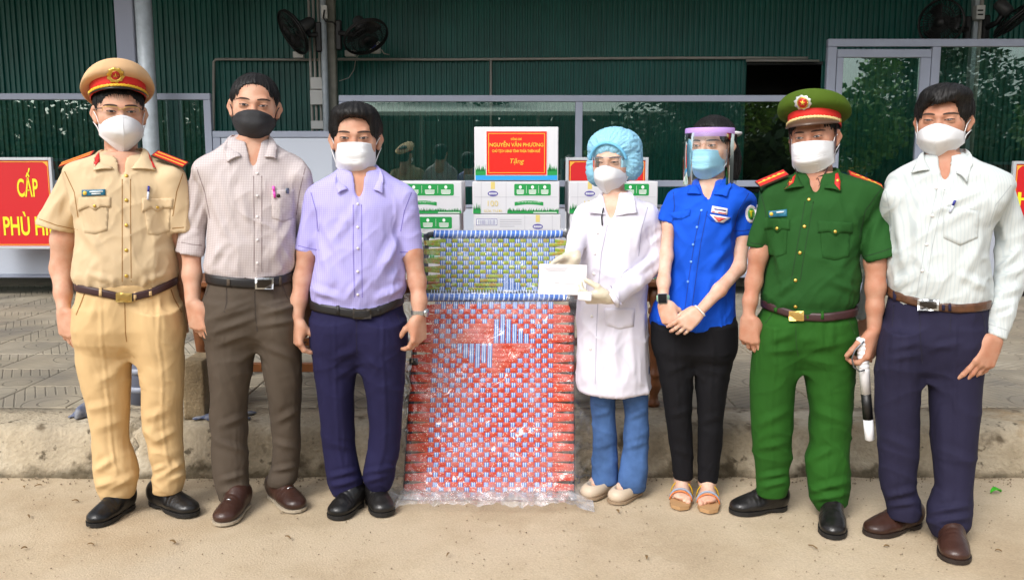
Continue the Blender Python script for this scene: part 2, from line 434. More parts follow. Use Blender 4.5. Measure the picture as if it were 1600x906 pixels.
# --- pavement of square embossed tiles
bed = MB(); bed.add([(-7.5,KY1+0.2,KZ-0.012),(7.5,KY1+0.2,KZ-0.012),(7.5,YW+0.4,KZ-0.012),(-7.5,YW+0.4,KZ-0.012)], [(0,1,2,3)])
bed.add([(-7.5,KY1+0.2,KZ-0.012),(-7.5,KY1+0.2,-0.1),(7.5,KY1+0.2,-0.1),(7.5,KY1+0.2,KZ-0.012)], [(0,1,2,3)])
pavement = bed.build('pavement', m_pave); tag(pavement, kind='structure', label='grey pavement of square embossed tiles behind the kerb')
def tile_material():
    m = bpy.data.materials.new('embossed_tile'); m.use_nodes = True; N, L, b = nodes_of(m); b.inputs['Roughness'].default_value = 0.85
    tc = N.new('ShaderNodeTexCoord'); oi = N.new('ShaderNodeObjectInfo')
    sp = N.new('ShaderNodeSeparateXYZ'); L.new(tc.outputs['Object'], sp.inputs[0]); x, y = sp.outputs[0], sp.outputs[1]
    # diagonal straight grooves in one half, concentric arcs in the other
    diag = math_node(N, L, 'ADD', x, math_node(N, L, 'MULTIPLY', y, 0.55))
    g1 = math_node(N, L, 'PINGPONG', math_node(N, L, 'MULTIPLY', diag, 1.0), 0.026)
    cx = math_node(N, L, 'SUBTRACT', x, 0.10); cy = math_node(N, L, 'ADD', y, 0.12)
    rad = math_node(N, L, 'SQRT', math_node(N, L, 'ADD', math_node(N, L, 'MULTIPLY', cx, cx), math_node(N, L, 'MULTIPLY', cy, cy)))
    g2 = math_node(N, L, 'PINGPONG', rad, 0.034)
    sel = math_node(N, L, 'LESS_THAN', rad, 0.165)
    g = math_node(N, L, 'ADD', math_node(N, L, 'MULTIPLY', g2, sel), math_node(N, L, 'MULTIPLY', g1, math_node(N, L, 'SUBTRACT', 1.0, sel)))
    nz = N.new('ShaderNodeTexNoise'); nz.inputs['Scale'].default_value = 22; nz.inputs['Detail'].default_value = 5; L.new(tc.outputs['Object'], nz.inputs['Vector'])
    g = math_node(N, L, 'ADD', g, math_node(N, L, 'MULTIPLY_ADD', nz.outputs[0], 0.010, -0.005))
    gr = N.new('ShaderNodeMapRange'); gr.inputs[1].default_value = 0.0015; gr.inputs[2].default_value = 0.0065; L.new(g, gr.inputs[0])
    n1 = N.new('ShaderNodeTexNoise'); n1.inputs['Scale'].default_value = 3.0; n1.inputs['Detail'].default_value = 8; n1.noise_dimensions = '4D'
    geo = N.new('ShaderNodeNewGeometry'); L.new(geo.outputs['Position'], n1.inputs['Vector'])
    n4 = N.new('ShaderNodeTexNoise'); n4.inputs['Scale'].default_value = 0.8; n4.inputs['Detail'].default_value = 6; L.new(geo.outputs['Position'], n4.inputs['Vector'])
    r = N.new('ShaderNodeValToRGB'); e = r.color_ramp.elements; e[0].position = 0.33; e[0].color = srgb(120,114,103); e[1].position = 0.68; e[1].color = srgb(160,151,134)
    e2 = e.new(0.5); e2.color = srgb(138,130,114); L.new(n1.outputs[0], r.inputs[0])
    tint = math_node(N, L, 'MULTIPLY_ADD', oi.outputs['Random'], 0.22, 0.86)
    mul = N.new('ShaderNodeMix'); mul.data_type = 'RGBA'; mul.blend_type = 'MULTIPLY'; mul.inputs[0].default_value = 1; L.new(r.outputs[0], mul.inputs[6]); L.new(tint, mul.inputs[7])
    dust = N.new('ShaderNodeMapRange'); dust.inputs[1].default_value = 0.45; dust.inputs[2].default_value = 0.7; L.new(n4.outputs[0], dust.inputs[0])
    c = mix_col(N, L, math_node(N, L, 'MULTIPLY', dust.outputs[0], 0.7), mul.outputs[2], srgb(172,158,132))
    c = mix_col(N, L, math_node(N, L, 'MULTIPLY_ADD', gr.outputs[0], 0.34, 0.66), srgb(66,60,50), c); L.new(c, b.inputs['Base Color'])
    bp = N.new('ShaderNodeBump'); bp.inputs['Strength'].default_value = 0.8; bp.inputs['Distance'].default_value = 0.004; L.new(gr.outputs[0], bp.inputs['Height']); L.new(bp.outputs[0], b.inputs['Normal'])
    return m
m_tile = tile_material()
TS = 0.40
def tile_mesh():
    bm = bmesh.new(); bmesh.ops.create_cube(bm, size=1); bmesh.ops.scale(bm, vec=(TS-0.004, TS-0.004, 0.02), verts=bm.verts)
    bmesh.ops.bevel(bm, geom=[e for e in bm.edges if e.verts[0].co.z > 0 and e.verts[1].co.z > 0], offset=0.004, segments=1, affect='EDGES')
    me = bpy.data.meshes.new('tile'); bm.to_mesh(me); bm.free(); me.materials.append(m_tile); return me
tme = tile_mesh(); y = KY1 + 0.30 + TS/2; j = 0
while y < YP + 0.6:
    hw = y*800/F + 0.35; i0 = int(hw/TS) + 1
    for i in range(-i0, i0+1):
        o = bpy.data.objects.new('tile', tme); COL.objects.link(o); o.parent = pavement
        o.location = (i*TS + 0.07, y, KZ-0.0105 + random.uniform(-0.0016, 0.0016)); o.rotation_euler = (random.uniform(-.003, .003), random.uniform(-.003, .003), math.pi/2*((i+j) % 2))
    y += TS; j += 1
# --- corrugated wall
m_green = mat('green_sheet', srgb(20,104,96), rough=0.45, var=0.35, vscale=1.5, spec=0.5)
def corr_sheet(x0, x1, z0, z1, Y, name, parent):
    p = 0.056; V = []; xs = []
    k = 0; x = x0
    prof = [(0.0, 0), (0.30, 0), (0.42, 0.016), (0.72, 0.016), (0.84, 0)]
    while x < x1 - 1e-6:
        dd = 1.0 if k % 3 else 1.5
        for (t, d) in prof: xs.append((min(x + t*p, x1), -d*dd))
        x += p; k += 1
    xs.append((x1, 0))
    V = [(a, Y+d, z0) for a, d in xs] + [(a, Y+d, z1) for a, d in xs]; n = len(xs)
    Q = [(i, i+1, n+i+1, n+i) for i in range(n-1)]
    return mesh_np(name, V, Q, m_green, parent, smooth=False)
wl = empty('corrugated_wall', (0, YW, KZ), 'dark green corrugated metal wall behind the glazed partition', 'wall')
xo0, xo1 = at(1166, 100, YW).x, at(1284, 100, YW).x; zo0, zo1 = at(1200, 300, YW).z, at(1200, 97, YW).z
k = -7.5
while k < 8:
    x1 = k + 1.008
    if x1 <= xo0 or k >= xo1: corr_sheet(k, x1, KZ, 4.3, YW, 'sheet', wl)
    else:
        corr_sheet(k, x1, zo1, 4.3, YW, 'sheet', wl); corr_sheet(k, x1, KZ, zo0, YW, 'sheet', wl)
        if k < xo0: corr_sheet(k, xo0, zo0, zo1, YW, 'sheet', wl)
        if x1 > xo1: corr_sheet(xo1, x1, zo0, zo1, YW, 'sheet', wl)
    k = x1
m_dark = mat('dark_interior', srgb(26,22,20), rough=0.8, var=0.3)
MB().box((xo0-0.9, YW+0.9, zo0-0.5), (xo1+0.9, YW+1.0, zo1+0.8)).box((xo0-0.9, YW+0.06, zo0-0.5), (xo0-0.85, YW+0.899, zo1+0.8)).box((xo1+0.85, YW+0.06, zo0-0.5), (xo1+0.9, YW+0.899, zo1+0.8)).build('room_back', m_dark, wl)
m_black = mat('black_plastic', srgb(20,20,21), rough=0.45)
MB().box((xo0, YW-0.03, zo1-0.03), (xo1, YW+0.05, zo1)).box((xo0, YW-0.03, zo0), (xo1, YW+0.05, zo0+0.03)).build('opening_frame', m_black, wl)
# --- roof over the wall and partition (out of the picture, it shades them)
m_roof = mat('roof_sheet', srgb(120,124,126), rough=0.6)
rf = empty('awning_roof', (0, 8.5, 3.9), 'metal awning roof above the partition', 'roof')
MB().box((-9, YP-1.7, 3.55), (9, YW+1.6, 3.58)).build('roof_sheet', m_roof, rf)
for xx in np.arange(-8, 8.1, 2.0): MB().box((xx-0.03, YP-1.65, 3.46), (xx+0.03, YW+0.1, 3.548)).build('rafter', m_roof, rf)
# --- posts, conduits, boxes
m_galv = mat('galvanised_steel', srgb(176,186,194), rough=0.45, metal=0.1, var=0.2, vscale=20)
m_greycol = mat('grey_column_paint', srgb(156,164,186), rough=0.55)
m_steel = mat('old_steel', srgb(126,126,116), rough=0.6, var=0.3, vscale=15)
m_pvc = mat('grey_pvc', srgb(168,166,160), rough=0.5)
m_pvcw = mat('white_pvc', srgb(206,208,206), rough=0.5)
def vtube(name, px, y0, y1, Y, rpx, m, label, cat, group=None, foot=True):
    a = at(px, 453, Y); x = at(px, 100, Y).x; r = rpx*mpp(100, Y)
    o = MB().tube([(x, Y, KZ), (x, Y, 1.5), (x, Y, 3.46)], r, n=20).build(name, m, None, True); tag(o, label, cat, group)
    return o
vtube('steel_post', 229, 0, 0, YP-0.25, 12.5, m_galv, 'round galvanised post in front of the left glass partition, behind the tan cap', 'post')
xg = at(199, 60, YP+0.35).x
g = MB().box((xg-0.085, YP+0.3, KZ), (xg+0.085, YP+0.42, 3.46), bev=0.008).build('steel_column', m_greycol); tag(g, 'flat blue grey steel column beside the round galvanised post', 'column')
pc = empty('utility_post', (at(510, 60, 8.6).x, 8.6, KZ), 'steel post carrying two black fans behind the white board', 'post')
x1, x2 = at(507, 60, 8.55).x, at(518, 60, 8.62).x
MB().tube([(x1, 8.52, KZ), (x1, 8.52, 3.5)], 0.031, 16).build('pipe', m_galv, pc, True)
MB().box((x2-0.045, 8.57, KZ), (x2+0.045, 8.66, 3.5), bev=0.01).build('square_post', m_steel, pc)
for px in (484, 491, 498.5):
    x = at(px, 60, 8.66).x; MB().tube([(x, 8.66, KZ+0.3), (x, 8.66, 3.5)], 0.013, 10).build('conduit', m_pvc, pc, True)
for (a, b2, c, d, mm) in ((485, 121, 507, 140, m_pvcw), (484.5, 141, 507, 164, m_pvcw), (486, 189, 508, 202, m_pvcw)):
    p = at(a, b2, 8.6); q = at(c, d, 8.6); MB().box((p.x, 8.585, q.z), (q.x, 8.655, p.z), bev=0.006).build('junction_box', mm, pc)
p, q = at(502, 9, 8.48), at(512, 30, 8.48); MB().box((p.x, 8.46, q.z), (q.x, 8.488, p.z), bev=0.003).build('socket_box', m_pvcw, pc)
MB().tube([at(507, 16, 8.45), at(505, 28, 8.44), at(509, 34, 8.44), at(520, 35, 8.47), at(530, 45, 8.5)], 0.008, 6).build('plug_cable', m_black, pc, True)
xr = at(1524, 40, 8.6).x
pr = empty('utility_post', (xr, 8.6, KZ), 'slim steel post with socket box behind the right-hand window', 'post')
MB().box((xr-0.035, 8.56, KZ), (xr+0.01, 8.64, 3.5), bev=0.006).build('square_post', m_galv, pr)
MB().tube([(xr+0.045, 8.6, KZ), (xr+0.045, 8.6, 3.5)], 0.02, 10).build('conduit', m_pvc, pr, True)
p, q = at(1525, 9, 8.5), at(1537, 31, 8.5); MB().box((p.x, 8.48, q.z), (q.x, 8.56, p.z), bev=0.004).build('socket_box', m_pvcw, pr)
for yy in (15.5, 22): p, q = at(1528.5, yy, 8.47), at(1536, yy+2.2, 8.47); MB().box((p.x, 8.466, q.z), (q.x, 8.479, p.z)).build('plug', m_black, pr)
def conduit(pts, Y, r, label):
    tag(MB().tube([at(x, yy, Y) for x, yy in pts], r, 8).build('wall_conduit', m_pvc, None, True), label, 'conduit', None)
conduit([(334, 208), (334, 150), (334, 97), (337, 93.5), (345, 93), (420, 93.5), (500, 94)], YW-0.06, 0.014, 'thin grey conduit bent down beside the left glass partition')
conduit([(528, 93), (700, 93.5), (900, 92), (1060, 91), (1166, 91), (1262, 91)], YW-0.06, 0.014, 'long thin grey conduit running level along the green wall')
conduit([(767, 93), (767, 160), (767, 290)], YW-0.06, 0.013, 'grey conduit dropping from the level conduit behind the glass')
conduit([(1166, 95), (1280, 95.5)], YW-0.09, 0.012, 'grey conduit along the top of the dark wall opening')
jb = empty('junction_box', at(590, 75, 8.9), 'small pale box with a blue round mark below the fan', 'junction box')
p, q = at(577, 66, 8.9), at(595, 84, 8.9); MB().box((p.x, 8.86, q.z), (q.x, 8.93, p.z), bev=0.008).build('box', m_pvcw, jb)
c = at(584, 74, 8.85); MB().tube([(c.x, 8.852, c.z), (c.x, 8.862, c.z)], 0.028, 18).build('round_mark', mat('blue_mark', srgb(70,84,180)), jb)
MB().tube([at(596, 78, 8.89), at(600, 84, 8.89), at(608, 86, 8.92)], 0.006, 6).tube([at(577, 82, 8.89), at(563, 83, 8.89), at(556, 92, 8.95), at(553, 110, 8.95), at(545, 122, 8.95), at(530, 127, 8.9)], 0.005, 6).build('cable', m_pvc, jb, True)
for (x, yy, lab) in ((466, 86, 'small white junction box under the left-tilted fan'), (547, 84, 'small white junction box under the right-tilted fan')):
    p, q = at(x-8, yy-5, 8.8), at(x+9, yy+5, 8.8); tag(MB().box((p.x, 8.78, q.z), (q.x, 8.84, p.z), bev=0.005).build('junction_box', m_pvcw), lab, 'junction box')
# --- wall fans: tilted cage, motor, arm, bracket
m_cage = mat('fan_black', srgb(24,24,26), rough=0.5)
def fan(cx, cy, Y, rad, nrm, arm_to, label, motor_dir):
    c = at(cx, cy, Y); root = empty('wall_fan', c, label, 'fan', None)
    n = Vector(nrm).normalized(); u = n.orthogonal().normalized(); w = n.cross(u)
    ringp = lambda r, off, k=36: [c + n*off + (u*math.cos(2*math.pi*i/k) + w*math.sin(2*math.pi*i/k))*r for i in range(k)]
    g = MB()
    for r, off in ((rad, 0), (rad, 0.02), (rad*0.72, 0.045), (rad*0.45, 0.058)): g.tube(ringp(r, off), 0.009 if r == rad else 0.004, 6, close=True)
    for i in range(44):
        a = 2*math.pi*i/44; d = u*math.cos(a) + w*math.sin(a)
        g.tube([c + n*0.062 + d*0.04, c + n*0.055 + d*rad*0.5, c + n*0.03 + d*rad*0.86, c + d*rad, c - n*0.03 + d*rad*0.85, c - n*0.055 + d*rad*0.4, c - n*0.06 + d*0.05], 0.0032, 4, cap=False)
    g.build('cage', m_cage, root, True)
    MB().tube([c + n*0.066, c + n*0.05], [0.045, 0.05], 20).build('hub_cap', m_cage, root, True)
    for k in range(3):
        bl = []
        for i in range(7):
            a = 2*math.pi*k/3 + i*0.16
            d = u*math.cos(a) + w*math.sin(a); bl.append([c + n*(0.02-0.008*i) + d*(0.045 + (rad*0.84-0.045)*t) for t in (0, .35, .7, 1)])
        add_mod_solid(MB().grid(bl).build('blade', mat('fan_blade', srgb(34,36,38), rough=0.4), root, True), 0.003)
    md = Vector(motor_dir).normalized()
    e = c - n*0.06
    MB().tube([e, e - n*0.05, e - n*0.15, e - n*0.17], [0.05, 0.062, 0.058, 0.04], 14).build('motor', mat('fan_motor', srgb(62,64,66), rough=0.45), root, True)
    t = Vector(arm_to); mid = e - n*0.06
    MB().tube([mid, mid*0.6 + t*0.4 + Vector((0, 0, -0.05)), t], [0.028, 0.026, 0.03], 10).build('arm', m_cage, root, True)
    MB().box((t.x-0.03, t.y-0.02, t.z-0.16), (t.x+0.03, t.y+0.04, t.z+0.12), bev=0.012).build('bracket', m_cage, root)
fan(459, 50, 8.45, 0.215, (-0.72, -0.5, -0.50), at(498, 55, 8.5), 'black wall fan tilted left on the central steel post', (1, 0, .3))
fan(571, 57, 8.45, 0.215, (0.42, -0.5, -0.80), at(529, 52, 8.5), 'black wall fan tilted down to the right on the central steel post', (-1, 0, .3))
fan(1471, 36, 8.5, 0.21, (-0.75, -0.66, -0.1), at(1512, 46, 8.58), 'black fan on the slim post above the glass door', (1, 0, .2))
fan(1585, 30, 8.4, 0.22, (0.6, -0.3, -0.75), at(1541, 44, 8.56), 'black fan tilted away to the right on the slim post', (-1, 0, .2))
# --- glazed partition
m_alu = mat('aluminium_frame', srgb(142,150,168), rough=0.45, var=0.08)
m_panel = mat('pale_panel', srgb(180,188,202), rough=0.5)
def glass_material(name, tint, k, add):
    m = bpy.data.materials.new(name); m.use_nodes = True; N, L, b = nodes_of(m); N.remove(b)
    t = N.new('ShaderNodeBsdfTransparent'); t.inputs[0].default_value = tint
    g = N.new('ShaderNodeBsdfGlossy'); g.inputs['Roughness'].default_value = 0.0; g.inputs[0].default_value = (0.9, 1, 0.97, 1)
    fr = N.new('ShaderNodeFresnel'); fr.inputs[0].default_value = 1.5
    f = math_node(N, L, 'MULTIPLY_ADD', fr.outputs[0], k, add)
    mx = N.new('ShaderNodeMixShader'); L.new(f, mx.inputs[0]); L.new(t.outputs[0], mx.inputs[1]); L.new(g.outputs[0], mx.inputs[2])
    L.new(mx.outputs[0], N['Material Output'].inputs[0]); return m
m_glass = glass_material('green_glass', (0.80, 0.92, 0.88, 1), 3.0, 0.06)
def pbox(mb, x0, y0, x1, y1, Y, d, yoff=0.0, bev=0.0):
    ref = (y0+y1)/2; p = at(x0, y0, Y); q = at(x1, y1, Y)
    xa = (x0-CX)*mpp(300, Y); xb = (x1-CX)*mpp(300, Y)
    return mb.box((xa, Y+yoff, q.z), (xb, Y+yoff+d, p.z), bev=bev)
def bar(name, x0, y0, x1, y1, parent, m=m_alu, Y=YP, d=0.05, yoff=0.0, bev=0.004): return pbox(MB(), x0, y0, x1, y1, Y, d, yoff, bev).build(name, m, parent)
def pane(x0, y0, x1, y1, parent, Y=YP): return pbox(MB(), x0, y0, x1, y1, Y, 0.006, 0.022).build('glass_pane', m_glass, parent)
def partition(x0, x1, ytop, stiles, label):
    r = empty('glazed_partition', (at((x0+x1)/2, 300, YP).x, YP, KZ), label, 'partition')
    bar('top_rail', x0, ytop, x1, ytop+10, r)
    st = [x0] + stiles + [x1-11]
    for s in st:
        bar('stile', s, ytop+10.3, s+11, 447, r)
        bar('leg', s+3, 447.3, s+8, 463.5, r)
    for a, b2 in zip(st[:-1], st[1:]):
        pane(a+11.4, ytop+10.4, b2-0.4, 281.6, r)
        bar('middle_rail', a+11.2, 282, b2-0.2, 292, r)
        bar('counter_rail', a+11.2, 320, b2-0.2, 325, r)
        bar('lower_panel', a+11.2, 325.2, b2-0.2, 429, r, m_panel, d=0.02, yoff=0.012)
        bar('bottom_rail', a+11.2, 429.3, b2-0.2, 434, r)
    return r
partition(-330, 335, 146, [-60], 'grey framed glass partition beside the round galvanised post, left of the board')
partition(533, 1282, 149, [898], 'long grey framed glass partition behind the stacked milk cartons')
wb = empty('white_board', (at(435, 300, YP).x, YP+0.06, KZ), 'pale blank board panel between the two glass partitions', 'panel')
bar('frame_rail', 336, 205, 532, 215, wb); bar('frame_stile', 336, 215.3, 348, 447, wb); bar('frame_stile', 521, 215.3, 532, 447, wb)
bar('board', 348.3, 215.3, 520.7, 429, wb, m_panel, d=0.02, yoff=0.01); bar('frame_rail', 348.3, 429.3, 520.7, 434, wb)
dr = empty('glass_door_wall', (at(1500, 300, YP).x, YP, KZ), 'tall grey framed glass door and window at the end of the partition', 'door')
bar('top_rail', 1283, 61, 1900, 73, dr); bar('stile', 1283, 73.3, 1297, 463, dr); bar('stile', 1443, 73.3, 1456, 463, dr)
lf = bar('door_rail', 1298, 77, 1442, 90, dr); bar('door_stile', 1298, 90.3, 1308, 458, dr, d=0.04); bar('door_stile', 1426, 90.3, 1442, 458, dr, d=0.04); bar('door_rail', 1308.3, 436, 1425.7, 458, dr)
bar('door_handle', 1429, 180, 1432, 200, dr, m_black, d=0.04, yoff=-0.045)
pane(1308.3, 90.3, 1425.7, 435.5, dr); pane(1456.3, 73.3, 1800, 330, dr); bar('window_rail', 1456.3, 330.3, 1800, 340, dr); bar('lower_panel', 1456.3, 340.3, 1800, 432, dr, m_panel, d=0.02, yoff=0.012); bar('bottom_rail', 1456.3, 432.3, 1800, 437, dr)
bar('dark_gap_strip', 1456.3, 437.2, 1800, 463, dr, m_dark)  # near-black strip standing in for the shaded gap below the panel
# --- text
def text_mesh(s, name, box, M, m, parent, bold=0.0, extrude=0.001, shear=0.0, align='C'):
    """text scaled to fill box (w,h) centred at the matrix M origin"""
    cu = bpy.data.curves.new(name, 'FONT'); cu.body = s; cu.size = 1; cu.offset = bold; cu.extrude = 0.0; cu.shear = shear; cu.resolution_u = 4
    to = bpy.data.objects.new(name, cu); COL.objects.link(to); bpy.context.view_layer.update()
    me = bpy.data.meshes.new_from_object(to.evaluated_get(bpy.context.evaluated_depsgraph_get()))
    bpy.data.objects.remove(to)
    V = np.array([v.co[:] for v in me.vertices]); lo, hi = V.min(0), V.max(0)
    sc = np.array([box[0]/(hi[0]-lo[0]), box[1]/(hi[1]-lo[1])]); ctr = (lo+hi)/2
    W = [M @ Vector(((v[0]-ctr[0])*sc[0], (v[1]-ctr[1])*sc[1], extrude)) for v in V]
    return mesh_np(name, W, [list(p.vertices) for p in me.polygons], m, parent, smooth=False)
def face_matrix(p, right=(1, 0, 0), up=(0, 0, 1)):
    r = Vector(right).normalized(); u = Vector(up).normalized(); n = r.cross(u)
    M = Matrix((r, u, n)).transposed().to_4x4(); M.translation = Vector(p); return M
m_red = mat('sign_red', srgb(200,20,28), rough=0.5); m_yel = mat('sign_yellow', srgb(232,222,40), rough=0.5); m_gold = mat('print_gold', srgb(236,170,60), rough=0.5)
def sign(x0, y0, x1, y1, Y, lines, label, legs=True, lean=0.0):
    p, q = at(x0, y0, Y), at(x1, y1, Y); cx = (p.x+q.x)/2
    r = empty('red_sign', (cx, Y, KZ), label, 'sign')
    fw = 0.026
    MB().box((p.x+fw, Y-0.004, q.z+fw), (q.x-fw, Y+0.014, p.z-fw)).build('sign_board', m_red, r)
    f = MB().box((p.x, Y-0.014, q.z), (p.x+fw, Y+0.02, p.z), bev=0.003).box((q.x-fw, Y-0.014, q.z), (q.x, Y+0.02, p.z), bev=0.003).box((p.x+fw, Y-0.013, p.z-fw), (q.x-fw, Y+0.019, p.z), bev=0.003).box((p.x+fw, Y-0.013, q.z), (q.x-fw, Y+0.019, q.z+fw), bev=0.003)
    f.build('frame', mat('sign_frame', srgb(196,200,206), rough=0.4, metal=0.3), r)
    bz = MB(); i = 0.035
    for (a, b2, c, d) in ((p.x+i, q.z+i, q.x-i, q.z+i+.006), (p.x+i, p.z-i-.006, q.x-i, p.z-i), (p.x+i, q.z+i+.0062, p.x+i+.006, p.z-i-.0062), (q.x-i-.006, q.z+i+.0062, q.x-i, p.z-i-.0062)): bz.box((a, Y-0.0065, b2), (c, Y-0.0045, d))
    bz.build('border_line', m_gold, r)
    for ux, uz in ((1, 1), (-1, 1), (1, -1), (-1, -1)):
        ccx = p.x+i if ux > 0 else q.x-i; ccz = q.z+i if uz > 0 else p.z-i
        MB().add([(ccx, Y-0.0068, ccz), (ccx+ux*.05, Y-0.0068, ccz), (ccx+ux*.022, Y-0.0068, ccz+uz*.022), (ccx, Y-0.0068, ccz+uz*.05)], [(0, 1, 2, 3)]).build('corner_ornament', m_gold, r)
    for (s, a, b2, c, d) in lines:
        P0, P1 = at(a, b2, Y), at(c, d, Y)
        text_mesh(s, 'lettering', (P1.x-P0.x, P0.z-P1.z), face_matrix(((P0.x+P1.x)/2, Y-0.0055, (P0.z+P1.z)/2)), m_yel, r, bold=0.02)
    if legs:
        for x in (p.x+0.02, q.x-0.02): MB().box((x-0.012, Y+0.02, KZ), (x+0.012, Y+0.045, p.z-0.1)).build('leg', m_alu, r)
    return r
sign(-46, 246, 91, 389, YP-0.3, [('CẤP', 25, 263, 61, 308), ('PHÙ HIỆU', 4, 328, 106, 376)], 'red sign with yellow letters beside the tan-uniformed officer')
sign(884, 246, 1010, 402, YP-0.35, [('PHÙ HIỆU', 897, 277, 1000, 310)], 'red framed sign standing half hidden behind the milk cartons')
sign(1583, 252, 1730, 400, YP-0.3, [('HUẤN', 1591, 288, 1700, 322)], 'red sign with yellow letters behind the man in striped white shirt')
bar2 = MB(); P0, P1 = at(-40, 391, YP-0.2), at(84, 427, YP-0.2)
# --- things on the pavement: block, bucket, rags, table
m_block = noise_mat('block_concrete', [srgb(112,98,76), srgb(136,120,94), srgb(156,140,112)], scale=6, bump=0.6, bscale=80)
def rough_box(name, lo, hi, m, seed, amp=0.008, n=10, M=None):
    bm = bmesh.new(); bmesh.ops.create_cube(bm, size=1); bmesh.ops.subdivide_edges(bm, edges=bm.edges[:], cuts=n, use_grid_fill=True)
    V = np.array([v.co[:] for v in bm.verts]); Fc = [[v.index for v in f.verts] for f in bm.faces]; bm.free()
    lo, hi = np.array(lo), np.array(hi); r = np.abs(V).max(1); V = V*np.where(np.sort(np.abs(V), 1)[:, 1:2] > 0.47, 0.985, 1.0)
    V = (V+0.5)*(hi-lo)+lo; V += (np.stack([fbm(V*14+s, seed+s, 3) for s in (1, 5, 9)], 1)-0.44)*amp*2
    if M is not None: V = np.array([M @ Vector(p) for p in V])
    return mesh_np(name, V, Fc, m)
gb = ground(307, 655, KZ); w = 0.045
blk = rough_box('concrete_block', (gb.x-0.055, gb.y, KZ-0.005), (gb.x+0.04, gb.y+0.36, KZ+0.27), m_block, 3)
tag(blk, 'upright rough concrete block on the kerb edge beside a turned table leg', 'block')
m_bkt = mat('grey_bucket', srgb(108,114,132), rough=0.45)
bp0 = ground(213, 636, KZ)
bk = empty('grey_pipe', (bp0.x, bp0.y+0.09, KZ), 'grey plastic drain pipe standing behind the tan trousers', 'pipe')
zz = lambda yy: at(213, yy, bp0.y+0.02).z
MB().tube([(bp0.x, bp0.y+0.09, KZ), (bp0.x, bp0.y+0.09, KZ+0.40)], 0.062, 24).build('pipe_body', m_bkt, bk, True)
for z0 in (0.06, 0.15, 0.24): MB().tube([(bp0.x, bp0.y+0.09, KZ+z0), (bp0.x, bp0.y+0.09, KZ+z0+0.028)], 0.067, 24).build('collar_ring', mat('grey_ring', srgb(140,146,160), rough=0.45), bk, True)
m_rag = mat('rag', srgb(72,82,112), rough=0.9, var=0.9, vscale=25, vcol=srgb(150,152,156))
def rag(px, py, w, h, label, seed):
    c = ground(px, py, KZ); P = []
    for i in range(17):
        row = []
        for j in range(11):
            x = (i/16-.5)*w*(1+.2*math.sin(j)); y = (j/10-.5)*0.14; z = 0.006 + h*float(vnoise(np.array([[i*.45+seed, j*.45, 1]]), seed)[0])*math.sin(math.pi*i/16)**.6*math.sin(math.pi*j/10)**.5
            row.append((c.x+x, c.y+0.04+y+0.02*math.sin(i*.8), KZ+z))
        P.append(row)
    o = add_mod_solid(MB().grid(P).build('rag', m_rag, None, True), 0.003, 1.0); tag(o, label, 'rag')
rag(133, 652, 0.12, 0.085, 'crumpled blue and white rag on the kerb behind tan trousers', 3)
rag(347, 655, 0.22, 0.03, 'flat torn blue rag lying on the kerb beside the concrete block', 8)
# table with turned legs
m_wood = mat('brown_wood', srgb(128,78,44), rough=0.45, var=0.45, vscale=12, bump=0.15, bscale=30, bstretch=(1, 1, .15))
m_wood2 = mat('orange_wood', srgb(156,96,50), rough=0.5, var=0.3, vscale=14)
TY = ground(800, 640, KZ).y + 0.06; TD = 0.62
tx0, tx1 = at(319, 600, TY).x, at(1022, 600, TY).x; tz = at(700, 437, TY).z
tb = empty('wooden_table', ((tx0+tx1)/2, TY+TD/2, KZ), 'long brown wooden table with turned legs carrying the milk cartons', 'table')
MB().box((tx0-0.08, TY-0.06, tz-0.03), (tx1+0.08, TY+TD+0.06, tz), bev=0.006).build('table_top', m_wood, tb)
H = tz-0.03-KZ
prof = [(0, .026), (.03, .03), (.05, .022), (.10, .02), (.16, .034), (.20, .036), (.24, .028), (.26, .036), (.28, .036), (.30, .026), (.36, .022), (.50, .030), (.62, .038), (.70, .040), (.76, .028), (.78, .036), (.81, .036), (.83, .026), (.88, .036), (1.0, .038)]
for lx in (tx0, tx1):
    for ly in (TY, TY+TD):
        MB().tube([(lx, ly, KZ + 0.001 + t*H) for t, r in prof], [r for t, r in prof], 18).build('leg', m_wood, tb, True)
zs = at(480, 575, TY).z
for ly in (TY, TY+TD): MB().box((tx0+0.03, ly-0.016, zs-0.016), (tx1-0.03, ly+0.016, zs+0.026), bev=0.003).build('stretcher', m_wood2, tb)
for ly in (TY-0.012, TY+TD+0.012): MB().box((tx0+0.036, ly-0.012, tz-0.10), (tx1-0.036, ly+0.012, tz-0.0305)).build('apron', m_wood, tb)
# --- milk cartons with their print
m_card = mat('carton_white', srgb(216,216,220), rough=0.5, var=0.04)
m_cardside = mat('carton_side', srgb(196,192,190), rough=0.6)
m_pgreen = mat('print_green', srgb(28,150,70), rough=0.5); m_pw = mat('print_white', srgb(240,244,240), rough=0.5); m_purple = mat('print_purple', srgb(92,84,158), rough=0.5)
m_pgold = mat('print_pale_gold', srgb(220,200,120), rough=0.5); m_line = mat('print_line', srgb(170,170,178), rough=0.5); m_cyan = mat('print_blue', srgb(40,160,226), rough=0.5)
BY = TY + 0.02
def rrect(cx, cz, w, h, r, n=5):
    P = []
    for sx, sz, a0 in ((1, 1, 0), (-1, 1, 90), (-1, -1, 180), (1, -1, 270)):
        for i in range(n+1):
            a = math.radians(a0 + 90*i/n); P.append((cx+sx*(w/2-r)+r*math.cos(a), cz+sz*(h/2-r)+r*math.sin(a)))
    return P
def flat(name, pts, Y, t, m, parent):
    n = len(pts); V = [(x, Y-t, z) for x, z in pts] + [(x, Y-0.0002, z) for x, z in pts]
    return mesh_np(name, V, [list(range(n))[::-1] if False else list(range(n))] + [(i, n+i, n+(i+1) % n, (i+1) % n) for i in range(n)], m, parent, smooth=False)
